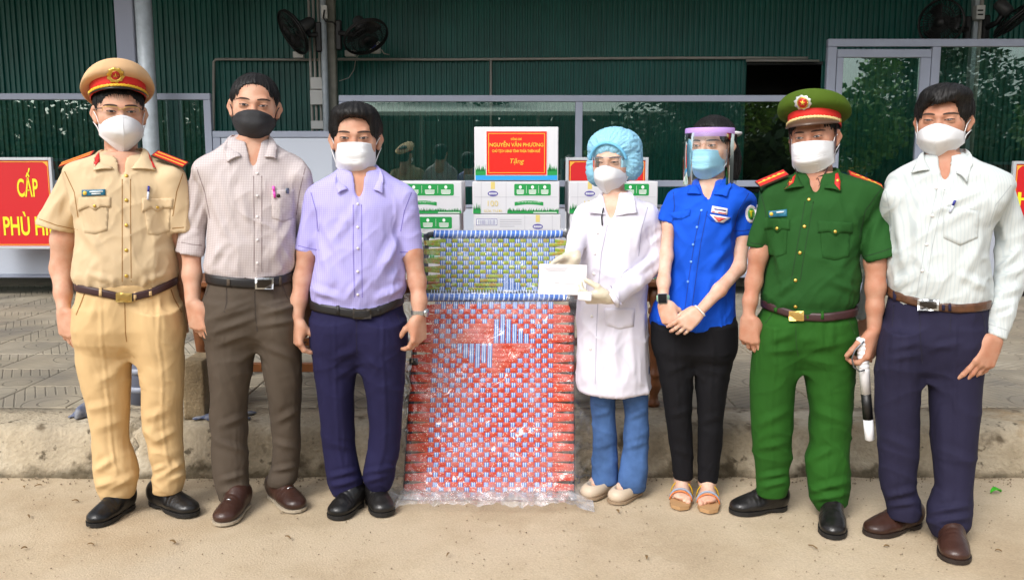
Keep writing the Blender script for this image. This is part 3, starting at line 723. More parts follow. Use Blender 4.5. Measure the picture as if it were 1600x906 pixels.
def grass(x0, x1, z0, h, Y, parent, seed):
    rnd = random.Random(seed); mb = MB(); x = x0
    mb.add([(x0, Y-0.0006, z0), (x1, Y-0.0006, z0), (x1, Y-0.0006, z0+h*.45), (x0, Y-0.0006, z0+h*.45)], [(0, 1, 2, 3)])
    while x < x1-0.004:
        hh = h*rnd.uniform(.6, 1.15); lean = rnd.uniform(-.006, .006)
        mb.add([(x, Y-0.0009, z0+h*.4), (x+0.0045, Y-0.0009, z0+h*.4), (x+0.002+lean, Y-0.0009, z0+hh)], [(0, 1, 2)]); x += 0.0027
    return mb.build('grass_print', m_pgreen, parent)
def badge(x0, z0, x1, z1, Y, parent):
    flat('green_badge', rrect((x0+x1)/2, (z0+z1)/2, x1-x0, z1-z0, (z1-z0)*.12), Y, 0.0008, m_pgreen, parent)
    w = (x1-x0)/3; mb = MB(); h = z1-z0
    for k in range(3):
        cx = x0+w*(k+.5); cz = z0+h*.72; n = 12
        mb.add([(cx+h*.13*math.cos(2*math.pi*i/n), Y-0.0012, cz+h*.15*math.sin(2*math.pi*i/n)) for i in range(n)], [list(range(n))])
        for q in range(4):
            a = w*.30*(1-.12*(q == 3)); zc = z0+h*(.46-.10*q)
            mb.add([(cx-a, Y-0.0012, zc-h*.03), (cx+a, Y-0.0012, zc-h*.03), (cx+a, Y-0.0012, zc+h*.03), (cx-a, Y-0.0012, zc+h*.03)], [(0, 1, 2, 3)])
        if k: mb.box((x0+w*k-.0006, Y-.0012, z0+h*.2), (x0+w*k+.0006, Y-.0009, z1-h*.15))
    mb.build('badge_print', m_pw, parent)
def ribbon(cx, cz, w, h, Y, parent):
    top = []; bot = []
    for i in range(13):
        t = i/12-.5; top.append((cx+w*t, cz+h*.35-h*.5*(2*t)**2*.6)); bot.append((cx+w*t, cz-h*.35-h*.5*(2*t)**2*.6))
    flat('ribbon_print', bot + top[::-1], Y, 0.0009, m_pgreen, parent)
    text_mesh('SỮA TƯƠI TIỆT TRÙNG CÓ ĐƯỜNG', 'ribbon_lettering', (w*.82, h*.32), face_matrix((cx, Y-0.0012, cz+h*.08)), m_pw, parent)
def logo100(cx, z0, w, h, Y, parent):
    flat('gold_emblem', rrect(cx, z0+h*.88, w*.16, h*.22, w*.01), Y, 0.0008, m_pgold, parent)
    n = 20; flat('oval_logo', [(cx+w*.20*math.cos(2*math.pi*i/n), z0+h*.63+h*.085*math.sin(2*math.pi*i/n)) for i in range(n)], Y, 0.0008, m_purple, parent)
    flat('oval_logo_band', rrect(cx, z0+h*.63, w*.3, h*.055, h*.02), Y, 0.0011, m_pw, parent)
    text_mesh('VINAMILK', 'logo_lettering', (w*.26, h*.035), face_matrix((cx, Y-0.0013, z0+h*.63)), m_purple, parent)
    text_mesh('100', 'number_lettering', (w*.40, h*.17), face_matrix((cx, Y-0.0009, z0+h*.33)), m_pgold, parent)
    text_mesh('SỮA TƯƠI', 'word_lettering', (w*.68, h*.10), face_matrix((cx, Y-0.0009, z0+h*.11)), m_pgold, parent)
def carton(x0, y0, x1, y1, style, label, dx=0.0, depth=0.30, Y=None):
    Y = BY if Y is None else Y
    p, q = at(x0, y0, Y), at(x1, y1, Y); r = empty('milk_carton', ((p.x+q.x)/2, Y+depth/2, q.z), label, 'carton')
    a, b2, z0, z1 = p.x, q.x, q.z+0.001, p.z-0.001; w, h = b2-a, z1-z0
    MB().box((a, Y, z0), (b2, Y+depth, z1), bev=0.003).build('box', m_card, r)
    MB().box((a+0.01, Y-.0007, z0+h*.52), (b2-0.01, Y-.0001, z0+h*.528)).build('flap_seam', m_line, r)
    MB().box((a+0.004, Y+0.06, z1-0.0005), (b2-0.004, Y+depth-0.02, z1+0.0007)).build('packing_tape', m_cardside, r)
    if style in ('A', 'B'):
        f = .36 if style == 'A' else .0
        if style == 'A':
            logo100(a+w*.235, z0+h*.0, w*.30, h, Y, r)
            for xx in (.10, .385): MB().box((a+w*xx, Y-.0007, z0+.003), (a+w*xx+.0012, Y-.0001, z1-.003)).build('panel_line', m_line, r)
            grass(a+.003, a+w*.095, z0+.003, h*.3, Y, r, 3)
        xa = a+w*(.40 if style == 'A' else .06)
        badge(a+w*(.48 if style == 'A' else .30), z0+h*.57, a+w*.90, z0+h*.93, Y, r)
        grass(xa, b2-.004, z0+.003, h*.17, Y, r, 5)
        ribbon(a+w*(.65 if style == 'A' else .52), z0+h*.36, w*.33, h*.16, Y, r)
        MB().box((a+w*.70, Y-.0014, z0+h*.035), (b2-.012, Y-.0010, z0+h*.06)).build('foot_lettering', m_pw, r)
    else:
        logo100(a+w*.735, z0, w*.30, h, Y, r)
        for xx in (.585, .90): MB().box((a+w*xx, Y-.0007, z0+.003), (a+w*xx+.0012, Y-.0001, z1-.003)).build('panel_line', m_line, r)
        flat('code_frame', rrect(a+w*.15, z0+h*.77, w*.24, h*.20, .001), Y, .0006, m_purple, r); flat('code_field', rrect(a+w*.15, z0+h*.77, w*.228, h*.17, .001), Y, .0009, m_pw, r)
        mb = MB()
        for i in range(24): mb.box((a+w*(.05+.0085*i), Y-.0013, z0+h*.70), (a+w*(.05+.0085*i)+w*.004*random.choice((.6, 1)), Y-.0010, z0+h*.84))
        mb.build('code_bars', m_purple, r); mb = MB()
        for i in range(4): mb.box((a+w*.30, Y-.0008, z0+h*(.84-.07*i)), (a+w*(.55-.08*(i == 3)), Y-.0003, z0+h*(.855-.07*i)))
        mb.build('small_print', m_line, r); ribbon(a+w*.36, z0+h*.33, w*.34, h*.18, Y, r)
    return r
hY = 51.5
for si, (x0, x1, rows, nm) in enumerate(((596, 722, ('B', 'B', 'A'), 'lilac-shirted man'), (738, 874, ('A', 'C', 'A'), None), (889, 1027, ('A', 'C', 'B'), 'white-coated woman'))):
    for k, st in enumerate(rows):
        sh = (0, -3, 1)[k] if si == 0 else (0, 2, -1)[k]
        pos = ('topmost', 'middle', 'lowest')[k]
        lab = f'white and green milk carton, {pos} of the stack beside the {nm}' if nm else f'white and green milk carton under the labelled box, {("first", "second", "third")[k]} below it'
        carton(x0+sh, 283.5+hY*k, x1+sh, 283.5+hY*(k+1), st, lab)
# big box with the red label
p, q = at(741, 198.5, BY), at(872, 283, BY)
gift = empty('gift_box', ((p.x+q.x)/2, BY+.15, q.z), 'large white carton with a red gold-lettered label on top of the stack', 'box')
MB().box((p.x, BY, q.z+.001), (q.x, BY+.28, p.z), bev=.003).build('box', m_card, gift)
MB().box((p.x+.004, BY-.0008, q.z+.004), (q.x-.004, BY-.0001, q.z+.026)).build('blue_stripe', m_cyan, gift)
grass(p.x+.004, q.x-.004, q.z+.0265, .05, BY, gift, 9)
l0, l1 = at(759, 204.5, BY), at(855, 274.5, BY); cx, cz = (l0.x+l1.x)/2, (l0.z+l1.z)/2; lw, lh = l1.x-l0.x, l0.z-l1.z
m_label = mat('label_red', srgb(222,36,26), rough=0.35)
flat('label_margin', rrect(cx, cz, lw, lh, .001), BY-.0012, .001, m_pw, gift); flat('label', rrect(cx, cz, lw-.006, lh-.006, .001), BY-.0024, .001, m_label, gift)
bz = MB(); a = .012; t = .0022
for (x0, z0, x1, z1) in ((l0.x+a, l0.z-a-t, l1.x-a, l0.z-a), (l0.x+a, l1.z+a, l1.x-a, l1.z+a+t), (l0.x+a, l1.z+a+t, l0.x+a+t, l0.z-a-t), (l1.x-a-t, l1.z+a+t, l1.x-a, l0.z-a-t)): bz.box((x0, BY-.0040, z0), (x1, BY-.0036, z1))
m_ly = mat('label_yellow', srgb(250,200,60), rough=0.5); bz.build('label_border', m_ly, gift)
for (s, a, b2, c, d, bo, sh) in (('ĐỒNG CHÍ', 798, 214.5, 815, 219.5, .02, 0), ('NGUYỄN VĂN PHƯƠNG', 765, 220.5, 849, 229.5, .012, 0), ('CHỦ TỊCH UBND TỈNH THỪA THIÊN HUẾ', 769, 232, 844, 239.5, .02, 0), ('Tặng', 797, 247.5, 819, 258, .0, .25)):
    P0, P1 = at(a, b2, BY), at(c, d, BY); text_mesh(s, 'label_lettering', (P1.x-P0.x, P0.z-P1.z), face_matrix(((P0.x+P1.x)/2, BY-.0042, (P0.z+P1.z)/2)), m_ly, gift, bold=bo, shear=sh)
# --- litter on the road
m_leaf = mat('green_scrap', srgb(70,190,40), rough=0.5); m_dry = mat('dry_leaf', srgb(124,98,62), rough=0.8); m_stone = mat('pebble', srgb(150,134,110), rough=0.9, var=.4, vscale=30)
def chip(px, py, L, wd, m, name, label, cat, group=None, h=0.004, ang=None):
    c = ground(px, py); a = random.uniform(0, 3.1) if ang is None else ang; d = Vector((math.cos(a), math.sin(a), 0)); s = Vector((-d.y, d.x, 0)); P = []
    for i in range(7):
        t = i/6; ww = wd*math.sin(math.pi*(0.08+.84*t)); z = .004 + h*math.sin(math.pi*t)
        P.append([c + d*L*(t-.5) + s*ww*k + Vector((0, 0, z + abs(k)*h*.8)) for k in (-1, 0, 1)])
    return tag(add_mod_solid(MB().grid(P).build(name, m, None, True), 0.0015), label, cat, group)
chip(1556, 771, 0.05, 0.014, m_leaf, 'plastic_scrap', 'bright green plastic scrap at the foot of the kerb', 'scrap', h=.012, ang=.2)
for i, (x, yy) in enumerate(((142, 852), (38, 762), (45, 808), (118, 784), (38, 858), (450, 841), (270, 848), (1385, 855), (1270, 856), (1560, 862), (965, 800), (60, 700+60), (1010, 872), (700, 868))):
    chip(x, yy, random.uniform(.018, .04), random.uniform(.002, .006), m_dry, 'dry_leaf_bit', 'small dry brown plant bit lying on the sandy road', 'leaf', 'dry bits scattered on the road')
pb = MB(); rnd = random.Random(4)
for i in range(1500):
    if i < 700: x, yy = rnd.uniform(-2.6, 2.6), KY0-abs(rnd.gauss(0, .05))-.004
    else: x, yy = rnd.uniform(-2.6, 2.6), rnd.uniform(2.4, KY0-.02)
    s = rnd.uniform(.0012, .0042)*(1.5 if i < 500 else 1.0); zb = .002
    V = [(x+s*rnd.uniform(.7, 1.3), yy, zb), (x, yy+s*rnd.uniform(.7, 1.3), zb), (x-s, yy, zb), (x, yy-s, zb), (x+s*.2, yy+s*.1, zb+s*rnd.uniform(.5, 1)), (x, yy, zb-s)]
    pb.add(V, [(0, 1, 4), (1, 2, 4), (2, 3, 4), (3, 0, 4), (1, 0, 5), (2, 1, 5), (3, 2, 5), (0, 3, 5)])
tag(pb.build('gravel', m_stone), 'loose grit and small pebbles along the kerb and road', 'gravel', kind='stuff')
# --- across the road, behind the camera: what the glass reflects
def foliage_mat(name, c): return mat(name, c, rough=0.6, var=.6, vscale=3)
def tree(x, y, h, rad, seed, m, label):
    rnd = random.Random(seed); r = empty('tree', (x, y, 0), label, 'tree', 'trees across the road')
    MB().tube([(x, y, 0), (x+.05, y, h*.3), (x-.05, y+.1, h*.6), (x, y, h*.85)], [.16, .13, .09, .03], 10).build('trunk', mat('bark', srgb(92,78,62), rough=.9), r, True)
    mb = MB()
    cl = [(x+rnd.gauss(0, rad*.5), y+rnd.gauss(0, rad*.5), h*.62+rnd.gauss(0, rad*.45), rad*rnd.uniform(.3, .5)) for _ in range(16)]
    for i in range(3600):
        a, b2, c, s = rnd.choice(cl); d = Vector((rnd.gauss(0, 1), rnd.gauss(0, 1), rnd.gauss(0, 1))).normalized()*s*rnd.random()**.4
        p = Vector((a, b2, c))+d; u = Vector((rnd.gauss(0, 1), rnd.gauss(0, 1), rnd.gauss(0, .5))).normalized()*.11; v = u.orthogonal().normalized()*.055
        mb.add([p-u, p+v, p+u, p-v], [(0, 1, 2, 3)])
    mb.build('crown', m, r)
fm1, fm2 = foliage_mat('leaf_dark', srgb(52,84,40)), foliage_mat('leaf_light', srgb(104,146,54))
for i, (x, y, h, rd, mm) in enumerate(((-15, -9, 5.2, 2.2, fm1), (-11.5, -11, 5.8, 2.4, fm1), (-7.5, -10, 5, 2, fm1), (-2.6, -17, 7.5, 2.3, fm1), (5.2, -9.5, 5.2, 1.9, fm1), (8.6, -8, 4.6, 1.6, fm2), (12.5, -10, 5.5, 2.2, fm1), (16, -9, 5, 2, fm2))):
    tree(x, y, h, rd, i+3, mm, f'{("dark", "pale")[mm is fm2]} green leafy tree across the road, seen only mirrored in the glass')
hb = MB(); rnd = random.Random(77)  # added leaf belt behind the camera, keeps bright sky out of the reflections
for i in range(16000):
    p = Vector((rnd.uniform(-34, 34), -21+rnd.gauss(0, .9), abs(rnd.gauss(0, 1))*0+rnd.random()**.7*(3.3+1.2*math.sin(i*.0023+rnd.random()*.6))))
    u = Vector((rnd.gauss(0, 1), rnd.gauss(0, .4), rnd.gauss(0, .8))).normalized()*.34; v = u.orthogonal().normalized()*.2; hb.add([p-u, p+v, p+u, p-v], [(0, 1, 2, 3)])
tag(hb.build('sky_screen_trees', fm1), 'added belt of trees far across the road, screening bright sky from the glass reflections', 'trees', kind='stuff')
sh = empty('shed', (-1.5, -13, 0), 'low open shed with pale roof across the road, seen only mirrored in the glass', 'shed')
m_shedroof = mat('shed_roof', srgb(176,180,170), rough=.6); m_shedwall = mat('shed_wall', srgb(120,116,104), rough=.9)
MB().box((-6.5, -16.4, 0), (4.2, -16.2, 3.1)).box((-6.5, -16.2, 0), (-6.3, -12.2, 3.0)).box((4.0, -16.2, 0), (4.2, -12.2, 3.0)).build('wall', m_shedwall, sh)
MB().add([(-7, -11.4, 3.0), (4.8, -11.4, 3.0), (4.8, -16.8, 3.7), (-7, -16.8, 3.7), (-7, -11.4, 3.12), (4.8, -11.4, 3.12), (4.8, -16.8, 3.82), (-7, -16.8, 3.82)], [(0, 3, 2, 1), (4, 5, 6, 7), (0, 1, 5, 4), (1, 2, 6, 5), (2, 3, 7, 6), (3, 0, 4, 7)]).build('roof', m_shedroof, sh)
for x in (-6.4, -2.8, .8, 4.1): MB().tube([(x, -11.6, 0), (x, -11.6, 3.02)], .06, 10).build('post', m_steel, sh)

gp = empty('gate_post', (9.4, -9.4, 0), 'yellow gate post with blue band across the road, seen only mirrored in the door glass', 'post')
m_gy = mat('gate_yellow', srgb(214,190,70), rough=.7); m_gb = mat('gate_blue', srgb(60,110,170), rough=.7)
MB().box((8.9, -9.9, 0), (9.9, -8.9, 1.15)).box((8.9, -9.9, 1.3), (9.9, -8.9, 1.5)).build('post_body', m_gy, gp); MB().box((8.88, -9.92, 1.151), (9.92, -8.88, 1.299)).build('blue_band', m_gb, gp)
MB().add([(8.8, -10, 1.5), (10, -10, 1.5), (10, -8.8, 1.5), (8.8, -8.8, 1.5), (9.4, -9.4, 1.75)], [(0, 1, 4), (1, 2, 4), (2, 3, 4), (3, 0, 4), (3, 2, 1, 0)]).build('post_cap', m_shedroof, gp)
# ================================================================== PEOPLE: tools
def skin_mat(name, c):
    m = mat(name, c, rough=0.52, var=0.3, vscale=22, vcol=(c[0]*0.88, c[1]*0.70, c[2]*0.62, 1), bump=0.35, bscale=160, sss=0.12, spec=0.3, bdist=0.002); return m
def cloth(name, c, rough=0.85, var=0.10, vs=6.0, bump=0.22, bscale=26, sheen=0.0, stretch=(1, 1, .6), crease=.24):
    m = mat(name, c, rough=rough, var=var, vscale=vs, bump=bump, bscale=bscale, bstretch=stretch, sheen=sheen, spec=0.25, bdist=0.006)
    N, L, b = nodes_of(m); bp0 = b.inputs['Normal'].links[0].from_node
    tc = N.new('ShaderNodeTexCoord'); mp = N.new('ShaderNodeMapping'); mp.inputs['Scale'].default_value = (1, 1, .55); mp.inputs['Rotation'].default_value = (.25, .5, 0); L.new(tc.outputs['Object'], mp.inputs[0])
    nz = N.new('ShaderNodeTexNoise'); nz.inputs['Scale'].default_value = 6.5; nz.inputs['Detail'].default_value = 2.0; nz.inputs['Distortion'].default_value = .9; L.new(mp.outputs[0], nz.inputs['Vector'])
    ab = math_node(N, L, 'ABSOLUTE', math_node(N, L, 'SUBTRACT', nz.outputs[0], .5)); mr = N.new('ShaderNodeMapRange'); mr.inputs[1].default_value = 0.0; mr.inputs[2].default_value = .16; mr.inputs[3].default_value = 1.0; mr.inputs[4].default_value = 0.0; mr.interpolation_type = 'SMOOTHSTEP'; L.new(ab, mr.inputs[0])
    b2 = N.new('ShaderNodeBump'); b2.inputs['Strength'].default_value = crease; b2.inputs['Distance'].default_value = .010; L.new(mr.outputs[0], b2.inputs['Height']); L.new(bp0.outputs[0], b2.inputs['Normal']); L.new(b2.outputs[0], b.inputs['Normal'])
    return m
def grid_cloth(name, base, line, pitch, duty, vert_only=False, soft=0.35, line2=None, fac=.55):
    m = cloth(name, base); N, L, b = nodes_of(m); tc = N.new('ShaderNodeTexCoord'); sp = N.new('ShaderNodeSeparateXYZ'); L.new(tc.outputs['Object'], sp.inputs[0])
    def lines(s):
        f = math_node(N, L, 'PINGPONG', s, pitch/2); r = N.new('ShaderNodeMapRange'); r.inputs[1].default_value = pitch/2*duty; r.inputs[2].default_value = pitch/2*duty*(1-soft); L.new(f, r.inputs[0]); return r.outputs[0]
    u = math_node(N, L, 'ADD', sp.outputs[0], math_node(N, L, 'MULTIPLY', sp.outputs[1], 0.35))
    a = lines(u); f = a if vert_only else math_node(N, L, 'MAXIMUM', a, lines(sp.outputs[2]))
    src = b.inputs['Base Color'].links[0].from_socket
    L.new(mix_col(N, L, math_node(N, L, 'MULTIPLY', f, fac), src, line), b.inputs['Base Color']); return m
def bvh_of(P, Q): return BVHTree.FromPolygons([tuple(p) for p in P], [tuple(int(i) for i in q) for q in Q])
CAMP = Vector((0, 0, CAMH))
def cast(bv, px, py):
    best = None; d = ray(px, py).normalized()
    for b in bv:
        h = b.ray_cast(CAMP, d)
        if h[0] is not None and (best is None or h[3] < best[2]): best = (h[0], h[1], h[3])
    return best
def decal(name, poly, bv, m, parent, thick=0.003, sub=9.0, smooth=True, back=0.003, lift=0.0):
    """a thin raised piece lying on a surface; outline in photo pixels"""
    bm = bmesh.new(); vs_ = [bm.verts.new((x, y, 0)) for x, y in poly]; f = bm.faces.new(vs_)
    bmesh.ops.triangulate(bm, faces=[f])
    for _ in range(4):
        es = [e for e in bm.edges if (e.verts[0].co-e.verts[1].co).length > sub]
        if not es: break
        bmesh.ops.subdivide_edges(bm, edges=es, cuts=1); bmesh.ops.triangulate(bm, faces=bm.faces[:])
    bm.verts.index_update(); bm.edges.index_update()
    pts = [v.co[:] for v in bm.verts]; hits = [cast(bv, p[0], p[1]) for p in pts]
    ds = sorted(h[2] for h in hits if h); md = ds[len(ds)//2] if ds else 3.3
    front = []; bk = []
    for p, h in zip(pts, hits):
        d = ray(p[0], p[1]).normalized()
        if h is None or h[2] > md+0.07: loc, n = CAMP + d*md, -d
        else: loc, n = h[0], (h[1] if h[1].dot(d) < 0 else -h[1])
        n = (n - d*0.8).normalized()
        front.append(loc + n*(thick+lift)); bk.append(loc - n*back + n*lift)
    k = len(pts); Fc = [[v.index for v in f.verts] for f in bm.faces]
    for f in Fc:
        a, b2, c = (Vector(front[i]) for i in f)
        if (b2-a).cross(c-a).dot(ray(*pts[f[0]][:2])) > 0: f.reverse()
    side = []
    for e in bm.edges:
        if len(e.link_faces) == 1: side.append((e.verts[0].index, e.verts[1].index, k+e.verts[1].index, k+e.verts[0].index))
    bm.free()
    o = mesh_np(name, front + bk, Fc + side, m, parent, smooth=False)
    if smooth: 
        fl = np.zeros(len(o.data.polygons), bool); fl[:len(Fc)] = True; o.data.polygons.foreach_set('use_smooth', fl)
    o['_bv'] = 0; del o['_bv']
    DEC_BVH.append(BVHTree.FromPolygons([tuple(p) for p in front], Fc)); return o
DEC_BVH = []
def strip(pts, w):
    """polyline in pixels -> polygon of width w"""
    L_, R_ = [], []
    for i, p in enumerate(pts):
        a = pts[max(i-1, 0)]; b2 = pts[min(i+1, len(pts)-1)]; dx, dy = b2[0]-a[0], b2[1]-a[1]; l = math.hypot(dx, dy)+1e-9
        wi = w[i] if isinstance(w, (list, tuple)) else w
        L_.append((p[0]-dy/l*wi/2, p[1]+dx/l*wi/2)); R_.append((p[0]+dy/l*wi/2, p[1]-dx/l*wi/2))
    return L_ + R_[::-1]
def circ(cx, cy, r, n=14, ry=None): return [(cx+r*math.cos(2*math.pi*i/n), cy+(ry or r)*math.sin(2*math.pi*i/n)) for i in range(n)]
def button(px, py, bv, m, parent, r=0.0055, dome=0.45, name='button'):
    h = cast(bv, px, py)
    if h is None: return
    n = (h[1] if h[1].y < 0 else -h[1]); u = n.orthogonal().normalized(); w = n.cross(u); c = h[0] + n*0.002; V = []
    for k, (rr, hh) in enumerate(((1, -.4), (1, .12), (.72, .36), (.3, .45))):
        V += [c + (u*math.cos(2*math.pi*i/12)+w*math.sin(2*math.pi*i/12))*r*rr + n*r*hh*dome/.45 for i in range(12)]
    V.append(c + n*r*.47*dome/.45)
    Fc = [(k*12+i, k*12+(i+1) % 12, k*12+12+(i+1) % 12, k*12+12+i) for k in range(3) for i in range(12)] + [(36+i, 36+(i+1) % 12, 48) for i in range(12)]
    return mesh_np(name, V, Fc, m, parent)
class Person:
    def __init__(s, name_x, foot_y, label):
        s.Y = ground(name_x, foot_y).y; g = ground(name_x, foot_y)
        s.root = empty('person', (g.x, s.Y, 0.0), label, 'person'); s.bv = []; s.phi = math.atan((name_x-CX)/F); s.cphi = math.cos(s.phi)
        s.body = []
    def p(s, x, y, dy=0.0): return at(x, y, s.Y+dy)
    def m(s, y, dy=0.0): return mpp(y, s.Y+dy)*s.cphi
    def f(s, x, y, dist): return s.p(x, y) - ray(x, y).normalized()*dist
    def rows(s, rows, ratio, d0=0.0, d1=0.0):
        out = []; ya, yb = rows[0][0], rows[-1][0]
        for r in rows:
            t = (r[0]-ya)/(yb-ya+1e-9); dy = d0+(d1-d0)*t
            c = s.p((r[1]+r[2])/2, r[0], dy); a = (r[2]-r[1])/2*s.m(r[0], dy)
            b2 = r[3] if len(r) > 3 and r[3] else a*ratio
            out.append((c.z, c.x, s.Y+dy+(r[4] if len(r) > 4 else 0), a, b2))
        return out
    def chain(s, nodes, k=0.015, q=None):
        """nodes (x,y,r_px,dy)"""
        pr = []
        for a, b2 in zip(nodes[:-1], nodes[1:]):
            pr.append(Cone(s.p(a[0], a[1], a[3]), s.p(b2[0], b2[1], b2[3]), a[2]*s.m(a[1], a[3]), b2[2]*s.m(b2[1], b2[3]), k))
        return pr
    def garment(s, name, prims, m, h=0.006, folds=(), noise=(), parent=None, smooth=1, cuts=()):
        P, Q = sdf_mesh(prims, h, smooth)
        N = normals(P, Q); d = fold_disp(P, N, folds, s.Y)
        for f in noise: d = d + f(P, N)
        P = P + N*d[:, None]
        if cuts: P, Q = cut_planes(P, Q, cuts)
        o = mesh_np(name, P, Q, m, parent or s.root); s.bv.append(bvh_of(P, Q)); return o, P, Q
def ridged(scale, amp, seed, mask=None, tilt=(0, 0)):
    def f(P, N):
        A = P*np.array(scale); A[:, 2] += P[:, 0]*tilt[0]*scale[2] + P[:, 1]*tilt[1]*scale[2]
        A = A + 0.35*np.stack([vnoise(A*1.7+5, seed+20), vnoise(A*1.7+9, seed+21), vnoise(A*1.7+2, seed+22)], 1); n = fbm(A+seed*7.3, seed, 2)/0.75; r = 0.55*((1-np.abs(2*n-1))**2 - 0.35) + 1.0*((1-np.abs(2*n-1))**7 - 0.1)
        return amp*r*(mask(P) if mask else 1.0)
    return f
def band(z0, z1, soft=0.04):
    return lambda P: np.clip((P[:, 2]-z0)/soft+0.5, 0, 1)*np.clip((z1-P[:, 2])/soft+0.5, 0, 1)
def hand(W, d, n, right, sc, curls, thumb=(0.75, 0.35), spread=0.10, k=0.0035, fat=1.0):
    """W wrist, d hand direction, n palm normal; curls = per finger (knuckle, middle, tip) in degrees; thumb=(out, towards palm)"""
    W = Vector(W); d = Vector(d).normalized(); n = Vector(n); n = (n - d*n.dot(d)).normalized(); t = d.cross(n)*(1 if right else -1)
    pr = []; lens = (.072, .080, .074, .058); base = (.030, .0105, -.0095, -.028); rad = (.0092, .0095, .0090, .0078); blen = (.090, .093, .088, .080)
    for i in range(4):
        b0 = W + t*base[i]*.62*sc + d*.012*sc; b1 = W + d*blen[i]*sc + t*base[i]*sc + n*(-.002*sc)
        pr.append(Cone(b0, b1, .0155*sc*fat, .0118*sc*fat, .012*sc))
    pr.append(Ell(W + d*.045*sc + n*.004*sc, (.036*sc, .044*sc, .016*sc), np.array((t, d, n)).T, .012*sc))
    pr.append(Ell(W + d*.036*sc + t*.026*sc + n*.010*sc, (.018*sc, .032*sc, .015*sc), np.array((t, d, n)).T, .012*sc))
    tips = []
    for i in range(4):
        p = W + d*blen[i]*sc + t*base[i]*sc; ang = 0; r = rad[i]*sc*fat; ax = d + t*(base[i]/.03*spread)
        ax.normalize()
        for j, (fr, cu) in enumerate(zip((.44, .31, .25), curls[i])):
            ang += math.radians(cu); v = (ax*math.cos(ang) + n*math.sin(ang)).normalized(); q = p + v*lens[i]*fr*sc
            r2 = r*(.94 if j < 2 else .82); pr.append(Cone(p, q, r, r2, (.006 if j == 0 else k)*sc)); p, r = q, r2
        tips.append((p, v))
    a = W + d*.022*sc + t*.024*sc + n*.006*sc; o_, pn = thumb
    v1 = (d*.72 + t*o_ + n*pn).normalized(); b2 = a + v1*.042*sc; v2 = (d*.92 + t*o_*.35 + n*(pn*.9)).normalized(); c = b2 + v2*.032*sc; v3 = (d*.95 + t*o_*.02 + n*(pn*1.1)).normalized(); e = c + v3*.024*sc
    pr += [Cone(a, b2, .0155*sc*fat, .0115*sc*fat, .010*sc), Cone(b2, c, .0112*sc*fat, .0100*sc*fat, .005*sc), Cone(c, e, .0100*sc*fat, .0080*sc*fat, .003*sc)]
    tips.append((e, v3)); hand.tips = (tips, n); return pr
RELAX = ((10, 15, 8), (14, 19, 10), (19, 22, 12), (25, 24, 14))
def nails(person, tips, n, m, sc):
    pass
